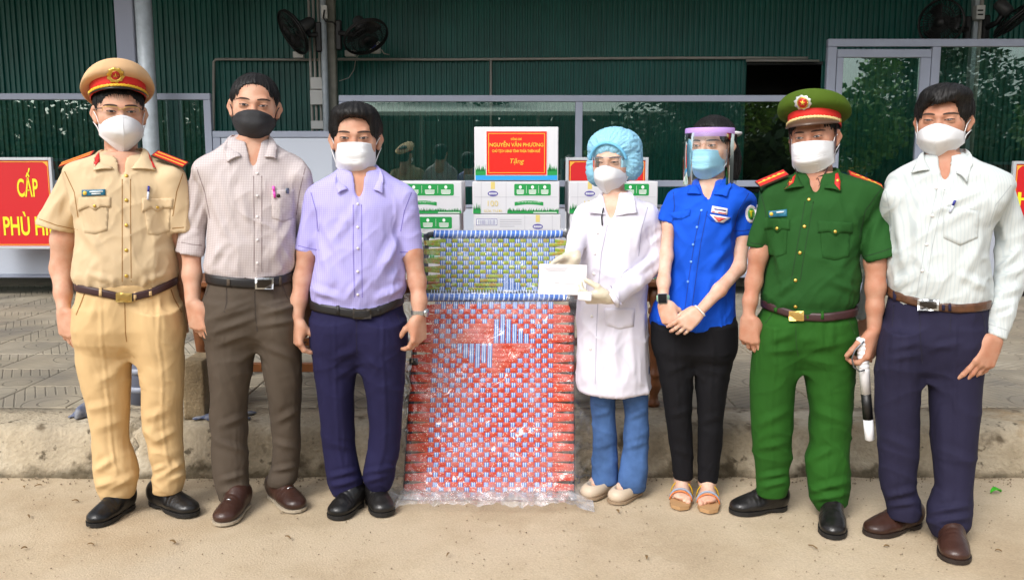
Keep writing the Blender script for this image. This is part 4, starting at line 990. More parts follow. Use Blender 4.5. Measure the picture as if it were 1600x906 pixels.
# ---------------------------------------------------------------- heads
class Head:
    """local axes: x to the picture right, y forward, z up; origin between the eyes' level and the ear line"""
    def __init__(s, person, cx, ey, ch, yaw=0, roll=0, pitch=0, sx=1.0, dy=-0.04, sz=None):
        s.pe = person; C = person.p(cx, ey, dy); s.s = sc = ch*mpp(ey, person.Y+dy)/0.115; s.sx = sx*(.35+.65*person.cphi)
        ya, ro, pi_ = math.radians(yaw)-math.atan((cx-CX)/F)*-1, math.radians(roll), math.radians(pitch)
        ex = Vector((math.cos(ya), -math.sin(ya), 0)); eyv = Vector((-math.sin(ya), -math.cos(ya), 0)); ez = Vector((0, 0, 1))
        eyv, ez = (eyv*math.cos(pi_) + ez*math.sin(pi_)), (ez*math.cos(pi_) - eyv*math.sin(pi_))
        ex, ez = (ex*math.cos(ro) + ez*math.sin(ro)), (ez*math.cos(ro) - ex*math.sin(ro))
        s.ex, s.ey, s.ez = ex, eyv, ez; s.C = C - eyv*(0.088*sc)      # given point is on the face, between the eyes
    def w(s, x, y, z): return s.C + (s.ex*x*s.sx + s.ey*y + s.ez*z)*s.s
    def ell(s, c, r, k=0.01, op='+', pw=2):
        ax = [s.ex, s.ey, s.ez]
        return Ell(s.w(*c), (r[0]*s.s*s.sx, r[1]*s.s, r[2]*s.s), np.array([list(a) for a in ax]).T, k*s.s, op, pw)
    def cone(s, a, b2, ra, rb, k=0.01, op='+'): return Cone(s.w(*a), s.w(*b2), ra*s.s, rb*s.s, k*s.s, op=op)
    def prims(s, female=False):
        pr = [s.ell((0, -.014, .036), (.076, .096, .074), .02), s.ell((0, .026, -.028), (.067, .066, .088), .03), s.ell((0, .046, -.084), (.040, .036, .030), .03),
              s.cone((-.040, .050, -.020), (-.030, .060, -.030), .023, .020, .02), s.cone((.040, .050, -.020), (.030, .060, -.030), .023, .020, .02),
              s.cone((0, .086, .004), (0, .106, -.034), .008, .0125, .012), s.cone((-.034, .076, .019), (-.010, .086, .015), .011, .010, .014), s.cone((.034, .076, .019), (.010, .086, .015), .011, .010, .014),
              s.ell((-.031, .102, .000), (.019, .018, .012), .010, '-'), s.ell((.031, .102, .000), (.019, .018, .012), .010, '-'),
              s.ell((-.031, .079, -.001), (.016, .0125, .0105), .006), s.ell((.031, .079, -.001), (.016, .0125, .0105), .006)]
        for sg in (-1, 1):
            pr += [s.cone((sg*.076, -.008, .014), (sg*.080, -.014, -.002), .0125, .013, .006), s.cone((sg*.080, -.014, -.002), (sg*.075, -.004, -.030), .012, .008, .006), s.ell((sg*.087, .002, -.004), (.006, .010, .016), .005, '-')]
        r = .050 if not female else .042
        pr += [s.cone((0, -.026, -.060), (0, -.036, -.20), r, r*1.12, .03)]
        return pr
    def face(s, P, Q, parent, brow=1.0, smile=0.0):
        bv = bvh_of(P, Q); m_e = mat('eye_white', srgb(176,162,154), rough=.3); m_i = mat('iris', srgb(34,22,16), rough=.15); m_l = mat('lash', srgb(30,20,18), rough=.8); m_b = mat('eyebrow', srgb(62,44,36), rough=.9)
        def proj_pts(pts, off):
            V = []
            for x, z in pts:
                h = bv.ray_cast(s.w(x, .2, z), -s.ey); q = h[0] if h[0] is not None else s.w(x, .085, z); V.append(q + s.ey*off*s.s)
            return V
        def patch(name, pts, off, m):
            n = len(pts); c = (sum(p[0] for p in pts)/n, sum(p[1] for p in pts)/n); V = proj_pts(pts + [c], off); mesh_np(name, V, [(i, (i+1) % n, n) for i in range(n)], m, parent)
        def ribbon_(name, up, dn, off, m):
            V = proj_pts(up, off) + proj_pts(dn, off); n = len(up); mesh_np(name, V, [(i, i+1, n+i+1, n+i) for i in range(n-1)], m, parent)
        for sg in (-1, 1):
            c = .031*sg; hw = .0145; top = lambda t: .0036*(1-abs(t)**2.2)*(1-.25*smile) + .0012*t*sg*1.0; bot = lambda t: -.0026*(1-abs(t)**2.0) + .0010*t*sg + .0016*smile
            ts = [i/8-1 for i in range(17)]
            patch('eye', [(c+hw*t, bot(t)) for t in ts] + [(c+hw*t, top(t)) for t in ts[::-1][1:-1]], .0012, m_e)
            ir = [(c + .0056*math.cos(2*math.pi*i/16), max(min(.0006+.0058*math.sin(2*math.pi*i/16), top(.0)-.0002), bot(0)+.0001)) for i in range(16)]
            patch('iris', ir, .0019, m_i)
            ribbon_('eyelid_line', [(c+hw*1.06*t, top(t)+.0016) for t in ts], [(c+hw*1.04*t, top(t)-.0003) for t in ts], .0022, m_l)
            ribbon_('eyelid_line', [(c+hw*t*.95, bot(t)+.0002) for t in ts], [(c+hw*t*.95, bot(t)-.0006) for t in ts], .0018, mat('lower_lid', srgb(120,78,62), rough=.8))
            bw = [(i/6-1) for i in range(13)]
            ribbon_('eyebrow', [(sg*(.033+.021*t), .0205+.0030*brow*(1-(t-.15)**2) + .0020*(1-abs(t)**3)) for t in bw], [(sg*(.033+.021*t), .0185+.0028*brow*(1-(t-.15)**2) - .0022*(1-abs(t+.2)**2*.6)) for t in bw], .0016, m_b)
    def grid(s, fn, nu, nv): return [[s.w(*fn(-1+2*i/nu, j/nv)) for j in range(nv+1)] for i in range(nu+1)]
    def mask(s, kind, m, parent, W=.066, strap=None, drop=0.0, low=0.0):
        def surg(u, v):
            a = abs(u); zt = -.014 - .006*a**2 - drop; zb = -.128 + .036*a**2.2 - drop*.3 - low; z = zt + (zb-zt)*v
            yc = (.101 + .030*math.sin(math.pi*min(v*1.25, 1))**1.0) if v < .8 else .101 + .030*math.sin(math.pi*1.0)+0
            yc = .113 + .016*math.sin(math.pi*min(1, v*1.15))**.9 - .040*max(0, (v-.62)/.38)**1.4
            pl = .0016*math.sin(v*math.pi*7)*(1-a**2)
            return (W*u*(1-.06*math.sin(math.pi*v)*0), .028 + (yc-.028)*(1-a**3.6) + pl, z)
        def kn(u, v):
            a = abs(u); zt = -.012 - .028*a**1.5 - drop; zb = -.134 + .060*a**1.3 - low; z = zt + (zb-zt)*v
            yc = .114 + .020*math.sin(math.pi*min(1, v*1.25))**.8 - .050*max(0, (v-.5)/.5)**1.3
            return (W*u, .026 + (yc-.004-.026)*(1-a**3.2) + .006*(1-a)**2, z)
        def fold(u, v):
            a = abs(u); zt = -.016 - .020*a**1.8; zb = -.128 + .066*a**2.0; z = zt + (zb-zt)*v
            yc = .113 + .018*math.sin(math.pi*min(1, v*1.2))**.8 - .044*max(0, (v-.55)/.45)**1.3
            return (W*u, .026 + (yc-.026)*(1-a**3.2) + .0014*math.sin(v*math.pi*6), z)
        fn = {'surgical': surg, 'kn95': kn, 'fold': fold}[kind]
        G = s.grid(fn, 36, 26); V = np.array([list(p) for r in G for p in r]); jit = (fbm(V*55, 4, 3)-.44)*.0035*s.s; V += np.outer(jit, np.array(s.ey))
        mb = MB(); mb.v = [tuple(p) for p in V]; b2 = 27; mb.f = [(i*b2+j, (i+1)*b2+j, (i+1)*b2+j+1, i*b2+j+1) for i in range(36) for j in range(26)]; mb.m = [0]*len(mb.f)
        o = add_mod_solid(mb.build('face_mask', m, parent, True), .0022*s.s)
        if kind == 'kn95':
            sm = MB().tube([s.w(0, fn(0, j/14)[1]+.0016, fn(0, j/14)[2]) for j in range(15)], .0012*s.s, 6).build('mask_seam', m, o, True)
            MB().tube([s.w(.03*(-1+2*i/10), fn(.45*(-1+2*i/10), .06)[1]+.001, fn(.45*(-1+2*i/10), .06)[2]) for i in range(11)], .0012*s.s, 6).build('nose_wire', m, o, True)
        if kind == 'surgical':
            for vv in (.04, .30, .52, .74, .965):
                MB().tube([s.w(*[c + (0, .0010, 0)[k] for k, c in enumerate(fn(-.96+1.92*i/22, vv))]) for i in range(23)], .0013*s.s, 5).build('pleat', m, o, True)
        st = strap or mat('strap_white', srgb(226,226,226), rough=.7)
        for sg in (-1, 1):
            for v, ze in ((.12, .012), (.86, -.030)):
                a = fn(sg*.97, v); MB().tube([s.w(*a), s.w(sg*.0745, .018, (a[2]+ze)/2+.003), s.w(sg*.084, -.012, ze)], .0016*s.s, 6).build('ear_loop', st, o, True)
        return o
    def hair(s, parent, m, vol=.010, hl=.062, fringe=(), side=-.028, extra=(), back=-.075, part=0.0, seed=1):
        """cap of hair with the face cut out; hl = height of the hairline over the eyes"""
        pr = [s.ell((0, -.016, .037), (.078+vol*.8, .098+vol*.7, .079+vol*.45), .01), s.ell((0, -.05, -.03), (.070+vol*.5, .060+vol*.5, .060), .02)]
        pr += [s.ell(*e[:2], e[2] if len(e) > 2 else .015) for e in extra]
        pr += [s.ell((0, .116, -.02), (.0655, .062, hl+.02), .006, '-', 4), s.ell((0, .05, -.115), (.12, .105, .09), .006, '-'), s.ell((0, -.06, back-.055), (.12, .10, .05), .006, '-')]
        for sg in (-1, 1): pr.append(s.ell((sg*.092, .002, -.012), (.024, .022, .030), .005, '-'))
        pr += [s.cone(*f) for f in fringe]
        P, Q = sdf_mesh(pr, .0034, 1); N = normals(P, Q)
        L_ = (P - np.array(s.C)) @ np.array([list(s.ex), list(s.ey), list(s.ez)]).T/s.s
        ang = np.arctan2(L_[:, 0]-part, L_[:, 1]+.02); A = np.stack([ang*34, L_[:, 2]*16+np.hypot(L_[:, 0], L_[:, 1])*18, L_[:, 0]*0], 1)
        P = P + N*((fbm(A, seed, 3)-.44)*.011*s.s)[:, None]
        o = mesh_np('hair', P, Q, m, parent); rng = np.random.RandomState(seed); ns = 1500
        ids = rng.choice(len(P), ns); crown = np.array(s.w(part*.5, -.045, .118)); V = []; Fc = []
        for i_ in ids:
            p = P[i_]; nn = N[i_]; d = p-crown; d = d - nn*(d@nn) + rng.normal(0, .006, 3); d /= np.linalg.norm(d)+1e-9; sd = np.cross(d, nn); ln = rng.uniform(.012, .034)*s.s; w = .0007
            p = p - nn*.0015; q = [p, p+d*ln*.5+nn*.0026*rng.uniform(.3, 1.3), p+d*ln+nn*.0012*rng.uniform(-1.5, 1.5)]; k = len(V)
            V += [q[0]-sd*w, q[0]+sd*w, q[1]-sd*w, q[1]+sd*w, q[2]]; Fc += [(k, k+1, k+3, k+2), (k+2, k+3, k+4)]
        st = mesh_np('hair_strands', V, Fc, m, o); st['kind'] = 'stuff'; return o
def hair_mat(name='black_hair', c=(.006, .0055, .0055, 1)):
    return mat(name, c, rough=.48, bump=.5, bscale=110, bstretch=(3, 3, .5), var=.4, vscale=40, vcol=(.013, .011, .010, 1), spec=.28, bdist=.003)
def skin_mesh(person, parts, m, extra=None):
    """parts: list of (prims, voxel, cuts); joined into one body mesh"""
    Vs, Qs, k = [], [], 0
    for pr, h, cuts in parts:
        P, Q = sdf_mesh(pr, h, 1)
        if cuts: P, Q = cut_planes(P, Q, cuts)
        Vs.append(P); Qs.append(Q+k); k += len(P)
    P, Q = np.concatenate(Vs), np.concatenate(Qs); o = mesh_np('body', P, Q, m, person.root); person.bv.append(bvh_of(P, Q)); return o, P, Q
def shoe(person, heel, toe, m, kind, width=.094, hgt=.075, m_sole=None, name='shoe', extra=None):
    A = ground(*heel); B = ground(*toe); d = (B-A); Lh = d.length; d.normalize(); t = Vector((-d.y, d.x, 0)); L = Lh
    pt = lambda l, s_, z: A + d*l*L + t*s_ + Vector((0, 0, z))
    w = width/2; root = person.root; lo = .012 if kind == 'dress' else (.007 if kind == 'loafer' else .006); he = .024 if kind == 'dress' else (.014 if kind == 'loafer' else .008)
    M = np.array((d, t, Vector((0, 0, 1)))).T
    pr = [Ell(pt(.80, 0, .026), (.20*L, w*.92, .030), M, .02), Ell(pt(.60, 0, .032), (.25*L, w*.98, .036), M, .02), Ell(pt(.34, 0, .036), (.24*L, w*.80, .044), M, .02),
          Ell(pt(.15, 0, .042), (.15*L, w*.72, .046), M, .02)]
    if kind in ('dress', 'loafer'):
        pr += [Cone(pt(.62, 0, .05), pt(.36, 0, hgt), .022, .036, .03), Cone(pt(.30, 0, hgt-.005), pt(.14, 0, hgt-.008), .036, .036, .03)]
    else:
        pr += [Ell(pt(.55, 0, .060), (.27*L, w*.62, .030), M, .01, '-'), Ell(pt(.30, 0, .075), (.26*L, w*.60, .04), M, .01, '-')]
    class Bot:
        op = '-'; k = .003; lo = np.array([-9]*3); hi = np.array([9]*3)
        def d(s, P): return P[:, 2]-lo_z
    lo_z = lo; P, Q = sdf_mesh(pr + [Bot()], .0045, 1); N = normals(P, Q)
    if kind != 'flat':
        l = ((P-np.array(A)) @ np.array(d))/L; cr = np.exp(-((l-.62)/.03)**2)+np.exp(-((l-.55)/.025)**2)+.7*np.exp(-((l-.69)/.022)**2); top = np.clip(N[:, 2]*2, 0, 1)
        P = P - N*(.0016*cr*top + .0025*(fbm(P*40, 3, 3)-.44)*top)[:, None]
    o = mesh_np(name, P, Q, m, root)
    # sole outline
    n = 40; ring = []
    for i in range(n):
        a = 2*math.pi*i/n; l = .5-.5*math.cos(a); sgn = 1 if a < math.pi else -1; prof = np.interp(l, [0, .04, .15, .35, .6, .78, .92, .975, 1], [0, .42, .70, .68, .92, .98, .74, .42, 0]); ring.append((l*1.02-.01, sgn*prof*(w+.003)))
    V = []; ms = m_sole or mat('black_sole', srgb(22,21,21), rough=.6); zt = lo+.004
    for l, s_ in ring: V.append(pt(l, s_, .001 if not (kind == 'dress' and .30 < l < .5) else .008))
    for l, s_ in ring: V.append(pt(l, s_, zt))
    so = mesh_np('sole', V, [list(range(n))[::-1], list(range(n, 2*n))] + [(i, (i+1) % n, n+(i+1) % n, n+i) for i in range(n)], ms, o, smooth=False)
    o['_f'] = 0; del o['_f']
    return o, pt, w, L
def belt(person, trP, trQ, pts, hpx, m, buckle=None, m_buckle=None, loops=(), loop_m=None, lift=.004):
    """pts: (x,y) pixel centre-line samples left..right over the front; wraps round the back"""
    bv = bvh_of(trP, trQ); xs = [p[0] for p in pts]; cx = (xs[0]+xs[-1])/2; c0 = person.p(cx, pts[len(pts)//2][1])
    fd = [.11*math.sin(math.pi*i/(len(pts)-1)) for i in range(len(pts))]; zl = [person.f(x, y, fd[i]).z for i, (x, y) in enumerate(pts)]
    xw = [person.p(x, y).x for i, (x, y) in enumerate(pts)]; cph, sph = person.cphi, math.sin(person.phi)
    hh = hpx*person.m(pts[0][1])/2; n = 96; ring_t, ring_b = [], []
    raw = []
    for i in range(n):
        a = 2*math.pi*i/n; dv = Vector((math.cos(a)*cph + math.sin(a)*sph, -math.cos(a)*sph + math.sin(a)*cph, 0)); rx = (xw[-1]-xw[0])/2
        x = c0.x + rx*math.cos(a); fz = float(np.interp(x, xw, zl)); sz = (zl[0]+zl[-1])/2
        fr = np.clip(.5-.9*math.sin(a), 0, 1); z = float(np.interp(x, xw, zl))*fr + (zl[0] + (zl[-1]-zl[0])*(x-xw[0])/(xw[-1]-xw[0]))*(1-fr)
        rs_ = []
        for dz in (.008, -.004, -.016, -.030):
            h = bv.ray_cast(Vector((c0.x, person.Y, z+dz)) + dv*.6, -dv)
            if h[0] is not None and .6-h[3] > .05: rs_.append(.6-h[3])
        raw.append((dv, z, max(rs_) if rs_ else .12))
    rr = np.array([r for _, _, r in raw])
    for _ in range(3): rr = np.maximum(rr, (np.roll(rr, 1)+np.roll(rr, -1))/2)
    P = []
    for (dv, z, _), r in zip(raw, rr):
        cc = Vector((c0.x, person.Y, z)); P.append([cc + dv*(r+o_) + Vector((0, 0, zz*hh)) for o_, zz in ((-.004, -1), (lift, -1), (lift+.0015, -.5), (lift+.0015, .5), (lift, 1), (-.004, 1))])
    mb = MB().grid(P, closeu=True); o = mb.build('belt', m, person.root, True); bb = BVHTree.FromPolygons([tuple(v) for v in mb.v], mb.f); person.bv.append(bb)
    for (x, y, w, hh_) in loops: decal('belt_loop', [(x-w/2, y-hh_/2), (x+w/2, y-hh_/2), (x+w/2, y+hh_/2), (x-w/2, y+hh_/2)], [bb, bv], loop_m, o, .003)
    if buckle:
        x0, y0, x1, y1 = buckle; decal('buckle', [(x0, y0), (x1, y0+(0)), (x1, y1), (x0, y1)], [bb], m_buckle[0], o, .006, smooth=False)
        g = (x1-x0)*.1
        if len(m_buckle) > 1: decal('buckle_plate', [(x0+g, y0+g), (x1-g, y0+g), (x1-g, y1-g), (x0+g, y1-g)], [bb], m_buckle[1], o, .0075, smooth=False)
    return o
def collar(person, left, right, m, parent, thick=.005, lift=.003):
    """each side: (B, A, D, C) photo pixels: B start of leaf on the neckline, A where the collar meets the side of the neck, D outer edge on the shoulder, C tip"""
    bv = list(person.bv); fw = Vector((math.sin(person.phi)*-1, -math.cos(person.phi), 0)); out = []
    def hit(p, off):
        h = cast(bv, *p); q = h[0] if h else person.f(p[0], p[1], .09); return q - ray(*p).normalized()*off
    A3s = [person.f(sd[1][0], sd[1][1], -.012) for sd in (left, right)]; ctr = (A3s[0]+A3s[1])/2; half = (A3s[1]-A3s[0]).length/2
    K = ctr - fw*(half*.95) + Vector((0, 0, .012))
    for sd, A3 in zip((left, right), A3s):
        Bp, Ap, Dp, Cp = sd; outd = (A3-ctr).normalized(); A3 = A3 + outd*.004
        B3 = hit(Bp, .006); C3 = hit(Cp, .010); D3 = hit(Dp, .008) ; K2 = K - fw*.016 + Vector((0, 0, -.042)); M3 = A3*.5+K*.5 + outd*half*.28 - fw*.02; M2 = D3*.45+K2*.55 + outd*half*.35
        Tn = [B3, B3.lerp(A3, .5) + fw*.010 + outd*.006, A3, M3, K]; On = [C3, C3.lerp(D3, .55) + Vector((0, 0, .002)), D3, M2, K2]
        def crv(Pn, t):
            x = t*(len(Pn)-1); i = min(int(x), len(Pn)-2); f = x-i; p0 = Pn[max(i-1, 0)]; p1, p2 = Pn[i], Pn[i+1]; p3 = Pn[min(i+2, len(Pn)-1)]
            return .5*((2*p1) + (p2-p0)*f + (2*p0-5*p1+4*p2-p3)*f*f + (3*p1-p0-3*p2+p3)*f**3)
        G = []
        for i in range(29):
            t = i/28; a_, o_ = crv(Tn, t), crv(On, t); nn = (outd*.5 + fw*max(0, 1-2*t) + Vector((0, 0, .55))).normalized()
            G.append([a_ + (o_-a_)*k + nn*(.008*math.sin(math.pi*k)) for k in (0, .15, .35, .6, .85, 1)])
        mb = MB().grid(G); o = mb.build('collar_leaf', m, parent, True); add_mod_solid(o, .0042, 0.0)
        person.bv.append(BVHTree.FromPolygons([tuple(v) for v in mb.v], mb.f)); out.append(o)
    return out
def collar_band(person, cx, y, rpx, hpx, m, parent, dyc=.02, front_gap=70, b=.8):
    c = person.f(cx, y, -dyc); r = rpx*person.m(y); h = hpx*person.m(y); P = []
    for i in range(41):
        a = math.radians(-90+front_gap + (360-2*front_gap)*i/40); k = (math.sin(a)+1)/2
        P.append([c + Vector((math.cos(a)*r*f, math.sin(a)*r*b*f, z*h + .3*h*k)) for f, z in ((1.10, -.5), (1.03, .1), (1.0, .5))])
    return add_mod_solid(MB().grid(P).build('collar_band', m, parent, True), .004)
def epaulette(person, A, B, wid, parent, mats, stripes, name='epaulette', star=0, tilt=.35):
    """A neck end, B shoulder end (world points)"""
    A, B = Vector(A), Vector(B); d = (B-A); L = d.length; d.normalize(); t = Vector((0, -1, -tilt)); t = (t - d*t.dot(d)).normalized(); n = d.cross(t); n = n if n.z > 0 else -n
    def slab(a0, a1, s0, s1, h0, h1, nm, m, par):
        V = [A + d*L*a + t*wid*s_ + n*(h + .010*math.sin(math.pi*min(max(a, 0), 1))*0) for h in (h0, h1) for a, s_ in ((a0, s0), (a1, s0), (a1, s1), (a0, s1))]
        return mesh_np(nm, V, [(0, 3, 2, 1), (4, 5, 6, 7), (0, 1, 5, 4), (1, 2, 6, 5), (2, 3, 7, 6), (3, 0, 4, 7)], m, par, smooth=False)
    o = slab(0, 1, -.5, .5, 0, .006, name, mats[0], parent)
    slab(.02, .98, -.44, .44, .0062, .0075, 'epaulette_face', mats[1], o)
    for s_ in stripes: slab(.06, .97, s_-.05, s_+.05, .0077, .0088, 'epaulette_stripe', mats[2], o)
    for k in range(star):
        a = .25+.17*k; slab(a-.04, a+.04, -.12, .12, .0090, .0105, 'epaulette_star', mats[2], o)
    return o
def shoe_pair(*a): pass
# ================================================================== PEOPLE
m_skinA, m_skinB, m_skinC, m_skinD, m_skinE = (skin_mat('skin_%d' % i, c) for i, c in enumerate((srgb(206,164,140), srgb(202,160,136), srgb(198,154,130), srgb(216,182,162), srgb(186,140,116))))
m_hair = hair_mat()
m_blackleather = mat('black_leather', srgb(15,15,16), rough=.3, bump=.12, bscale=120, spec=.45, var=.4, vscale=12, vcol=srgb(34,32,31))
m_brownleather = mat('brown_leather', srgb(64,40,32), rough=.35, bump=.15, bscale=90, var=.4, vscale=9, spec=.5)
m_beltblack = mat('belt_black', srgb(26,25,27), rough=.45, bump=.1, bscale=200); m_beltbrown = mat('belt_brown', srgb(58,34,36), rough=.45)
m_steelb = mat('buckle_steel', srgb(190,192,194), rough=.25, metal=.9); m_goldb = mat('buckle_gold', srgb(206,172,96), rough=.3, metal=.75); m_gun = mat('buckle_dark', srgb(52,46,40), rough=.35, metal=.5)
m_maskw = mat('mask_white', srgb(222,223,226), rough=.8, bump=.1, bscale=200); m_maskb = mat('mask_black', srgb(34,34,37), rough=.75, bump=.15, bscale=160); m_maskc = mat('mask_cyan', srgb(150,205,228), rough=.8)
m_pearl = mat('shirt_button', srgb(226,222,220), rough=.3); m_goldbtn = mat('gold_button', srgb(214,176,84), rough=.28, metal=.8)
m_epr = mat('epaulette_red', srgb(196,34,30), rough=.6); m_epg = mat('epaulette_edge', srgb(60,50,30), rough=.7); m_epy = mat('epaulette_yellow', srgb(232,190,70), rough=.5)
m_plate = mat('name_plate_blue', srgb(30,104,132), rough=.35); m_pw2 = mat('plate_white', srgb(226,232,232), rough=.5)
m_inkblue = mat('pen_blue', srgb(40,46,140), rough=.25); m_penw = mat('pen_clear', srgb(206,214,232), rough=.2)
def cutplane(pe, p1, p2, dy, sgn=1):
    a, b2 = pe.p(*p1, dy), pe.p(*p2, dy); t = (b2-a).normalized(); n = Vector((-t.z, 0, t.x))*sgn; return ((a+b2)/2, n)
def sleeve(pe, nodes, hem=None, k=.022, q=.9, sgn=1):
    pr = []
    for i, (a, b2) in enumerate(zip(nodes[:-1], nodes[1:])):
        last = i == len(nodes)-2; ct = None
        if last and hem:
            A = pe.p(a[0], a[1], a[3]); B = pe.p(b2[0], b2[1], b2[3]); c, n = cutplane(pe, hem[0], hem[1], b2[3])
            if (B-A).dot(n) < 0: n = -n
            ct = (c, n); B = B + (B-A).normalized()*.05
        else: B = pe.p(b2[0], b2[1], b2[3]); A = pe.p(a[0], a[1], a[3])
        pr.append(Cone(A, B, a[2]*pe.m(a[1], a[3]), b2[2]*pe.m(b2[1], b2[3]), k if i == 0 else .012, flat=(0, 1, 0) if q < 1 else None, q=q, cut=ct))
    return pr
def pants(pe, hip, L, R, m, dL=0.0, dR=0.0, folds=(), seed=1, hem=.004, knee=.0035, ratio=1.05, tilt=.22, name='trousers', h=.0055, crease=.0028):
    sc = lambda r, f, fb: (r[0], (r[1]+r[2])/2-(r[2]-r[1])/2*f, (r[1]+r[2])/2+(r[2]-r[1])/2*f, r[3]*fb)
    yc = hip[-1][0]; hip2 = hip[:-2] + [sc((hip[-2][0]-10,)+tuple(hip[-2][1:]), .90, .86), sc((yc-14,)+tuple(hip[-1][1:]), .55, .62), sc((yc-5,)+tuple(hip[-1][1:]), .18, .45)]
    mid = (L[0][2]+R[0][1])/2; y0 = L[0][0]; hx = lambda y, j: float(np.interp(y, [r[0] for r in hip], [r[j] for r in hip]))
    L2 = [(y0-56, hx(y0-56, 1)+5, mid-4), (y0-30, hx(y0-30, 1), mid-1)] + L; R2 = [(y0-56, mid+4, hx(y0-56, 2)-5), (y0-30, mid+1, hx(y0-30, 2))] + R
    hb = lambda y: float(np.interp(y, [r[0] for r in hip], [r[3] for r in hip]))
    def deep(rows_):
        out = []
        for r in rows_:
            a = (r[2]-r[1])/2*pe.m(r[0])*ratio; f = min(max(1-(r[0]-y0+10)/150, 0), 1); out.append((r[0], r[1], r[2], a*(1-f)+max(a, .985*hb(min(r[0], yc)))*f))
        return out
    L2, R2 = deep(L2), deep(R2)
    pr = [Pelvis(Loft(pe.rows(hip2, .7), n=2.3, phi=pe.phi, tilt=.08), Loft(pe.rows(L2, ratio, 0, dL), n=2.15, phi=pe.phi), Loft(pe.rows(R2, ratio, 0, dR), n=2.15, phi=pe.phi))]
    zc = pe.p(800, hip[-1][0]).z; zh = pe.p(800, max(L[-1][0], R[-1][0])).z; zk = (zc+zh)/2
    ns = [ridged((6, 6, 12), hem*.55, seed, band(zh-.05, zh+.16, .10), (.45, .2)), ridged((5, 5, 8), knee*.8, seed+3, band(zk-.14, zk+.12, .12), (.5, .2)), ridged((6, 6, 12), .0022, seed+6, band(zc-.10, zc+.12, .12), (-.4, .2)), ridged((4, 4, 5), .003, seed+9)]
    folds = list(folds)
    if crease:
        for rows_ in (L, R):
            c = [(r[0], r[1]*.5+r[2]*.5) for r in rows_]; c = [(hip[1][0]+12, c[0][1]+(c[0][1]-mid)*.05)] + c[:-2]
            folds += [(a[1], a[0], b2[1], b2[0], 2.6, crease) for a, b2 in zip(c[:-1], c[1:])]
    return pe.garment(name, pr, m, h, folds, ns)
def shirt(pe, rows, sleeves, m, vneck=None, folds=(), seed=2, tilt=.25, amp=.0035, name='shirt', n=2.25, h=.006, hemfold=.0035, zb=None):
    T = pe.rows(rows, .6); pr = [Loft(T, n=n, k=.02, tilt=tilt, phi=pe.phi)]; amp *= 1.35
    for s_ in sleeves: pr += s_
    if vneck:
        x, y0, y1, r0 = vneck; b0 = np.interp(y0, [r[0] for r in rows], [r[3] for r in rows]); b1 = np.interp(y1, [r[0] for r in rows], [r[3] for r in rows])
        pr.append(Cone(pe.f(x, y0, b0*.55), pe.f(x, y1, b1+.004), r0*pe.m(y0), .006, .006, op='-')); pr.append(Cone(pe.f(x, y0-14, .0), pe.f(x, y0+4, .015), r0*pe.m(y0)*1.04, r0*pe.m(y0), .006, op='-'))
    folds = [f[:5]+(f[5]*1.7,) for f in folds]; zb_ = T[0][0]; zt = T[-1][0]; zs = sorted(t[0] for t in T)
    ns = [ridged((7, 7, 4.5), amp, seed, band(zs[0]-.05, zs[-1]-.10, .1), (.55, .2)), ridged((9, 9, 5), amp*.8, seed+4, band(zs[0]-.1, zs[0]+.16, .08), (-.6, .1)), ridged((8, 8, 10), amp*.6, seed+8, None, (-.8, .3)),
          ridged((16, 16, 9), hemfold, seed+11, band(zs[0]-.08, zs[0]+.05, .04))]
    return pe.garment(name, pr, m, h, folds, ns)
def torso_skin(pe, rows, inset=.011):
    rr = [(r[0], r[1]+inset/pe.m(r[0]), r[2]-inset/pe.m(r[0]), r[3]-inset) for r in rows]; return Loft(pe.rows(rr, .6), n=2.25, k=.03, phi=pe.phi)
def arm(pe, nodes, hw=None, d=None, n=None, right=True, sc=1.0, curls=RELAX, thumb=(.7, .35), dy=0.0, spread=.1):
    pr = pe.chain(nodes, .02)
    if hw: pr += hand(pe.p(hw[0], hw[1], dy), d, n, right, sc, curls, thumb, spread)
    return pr
def front_line(pe, pts, w, m, parent, thick=.0016, name='placket'): return decal(name, strip(pts, w), pe.bv[:1], m, parent, thick, sub=7)
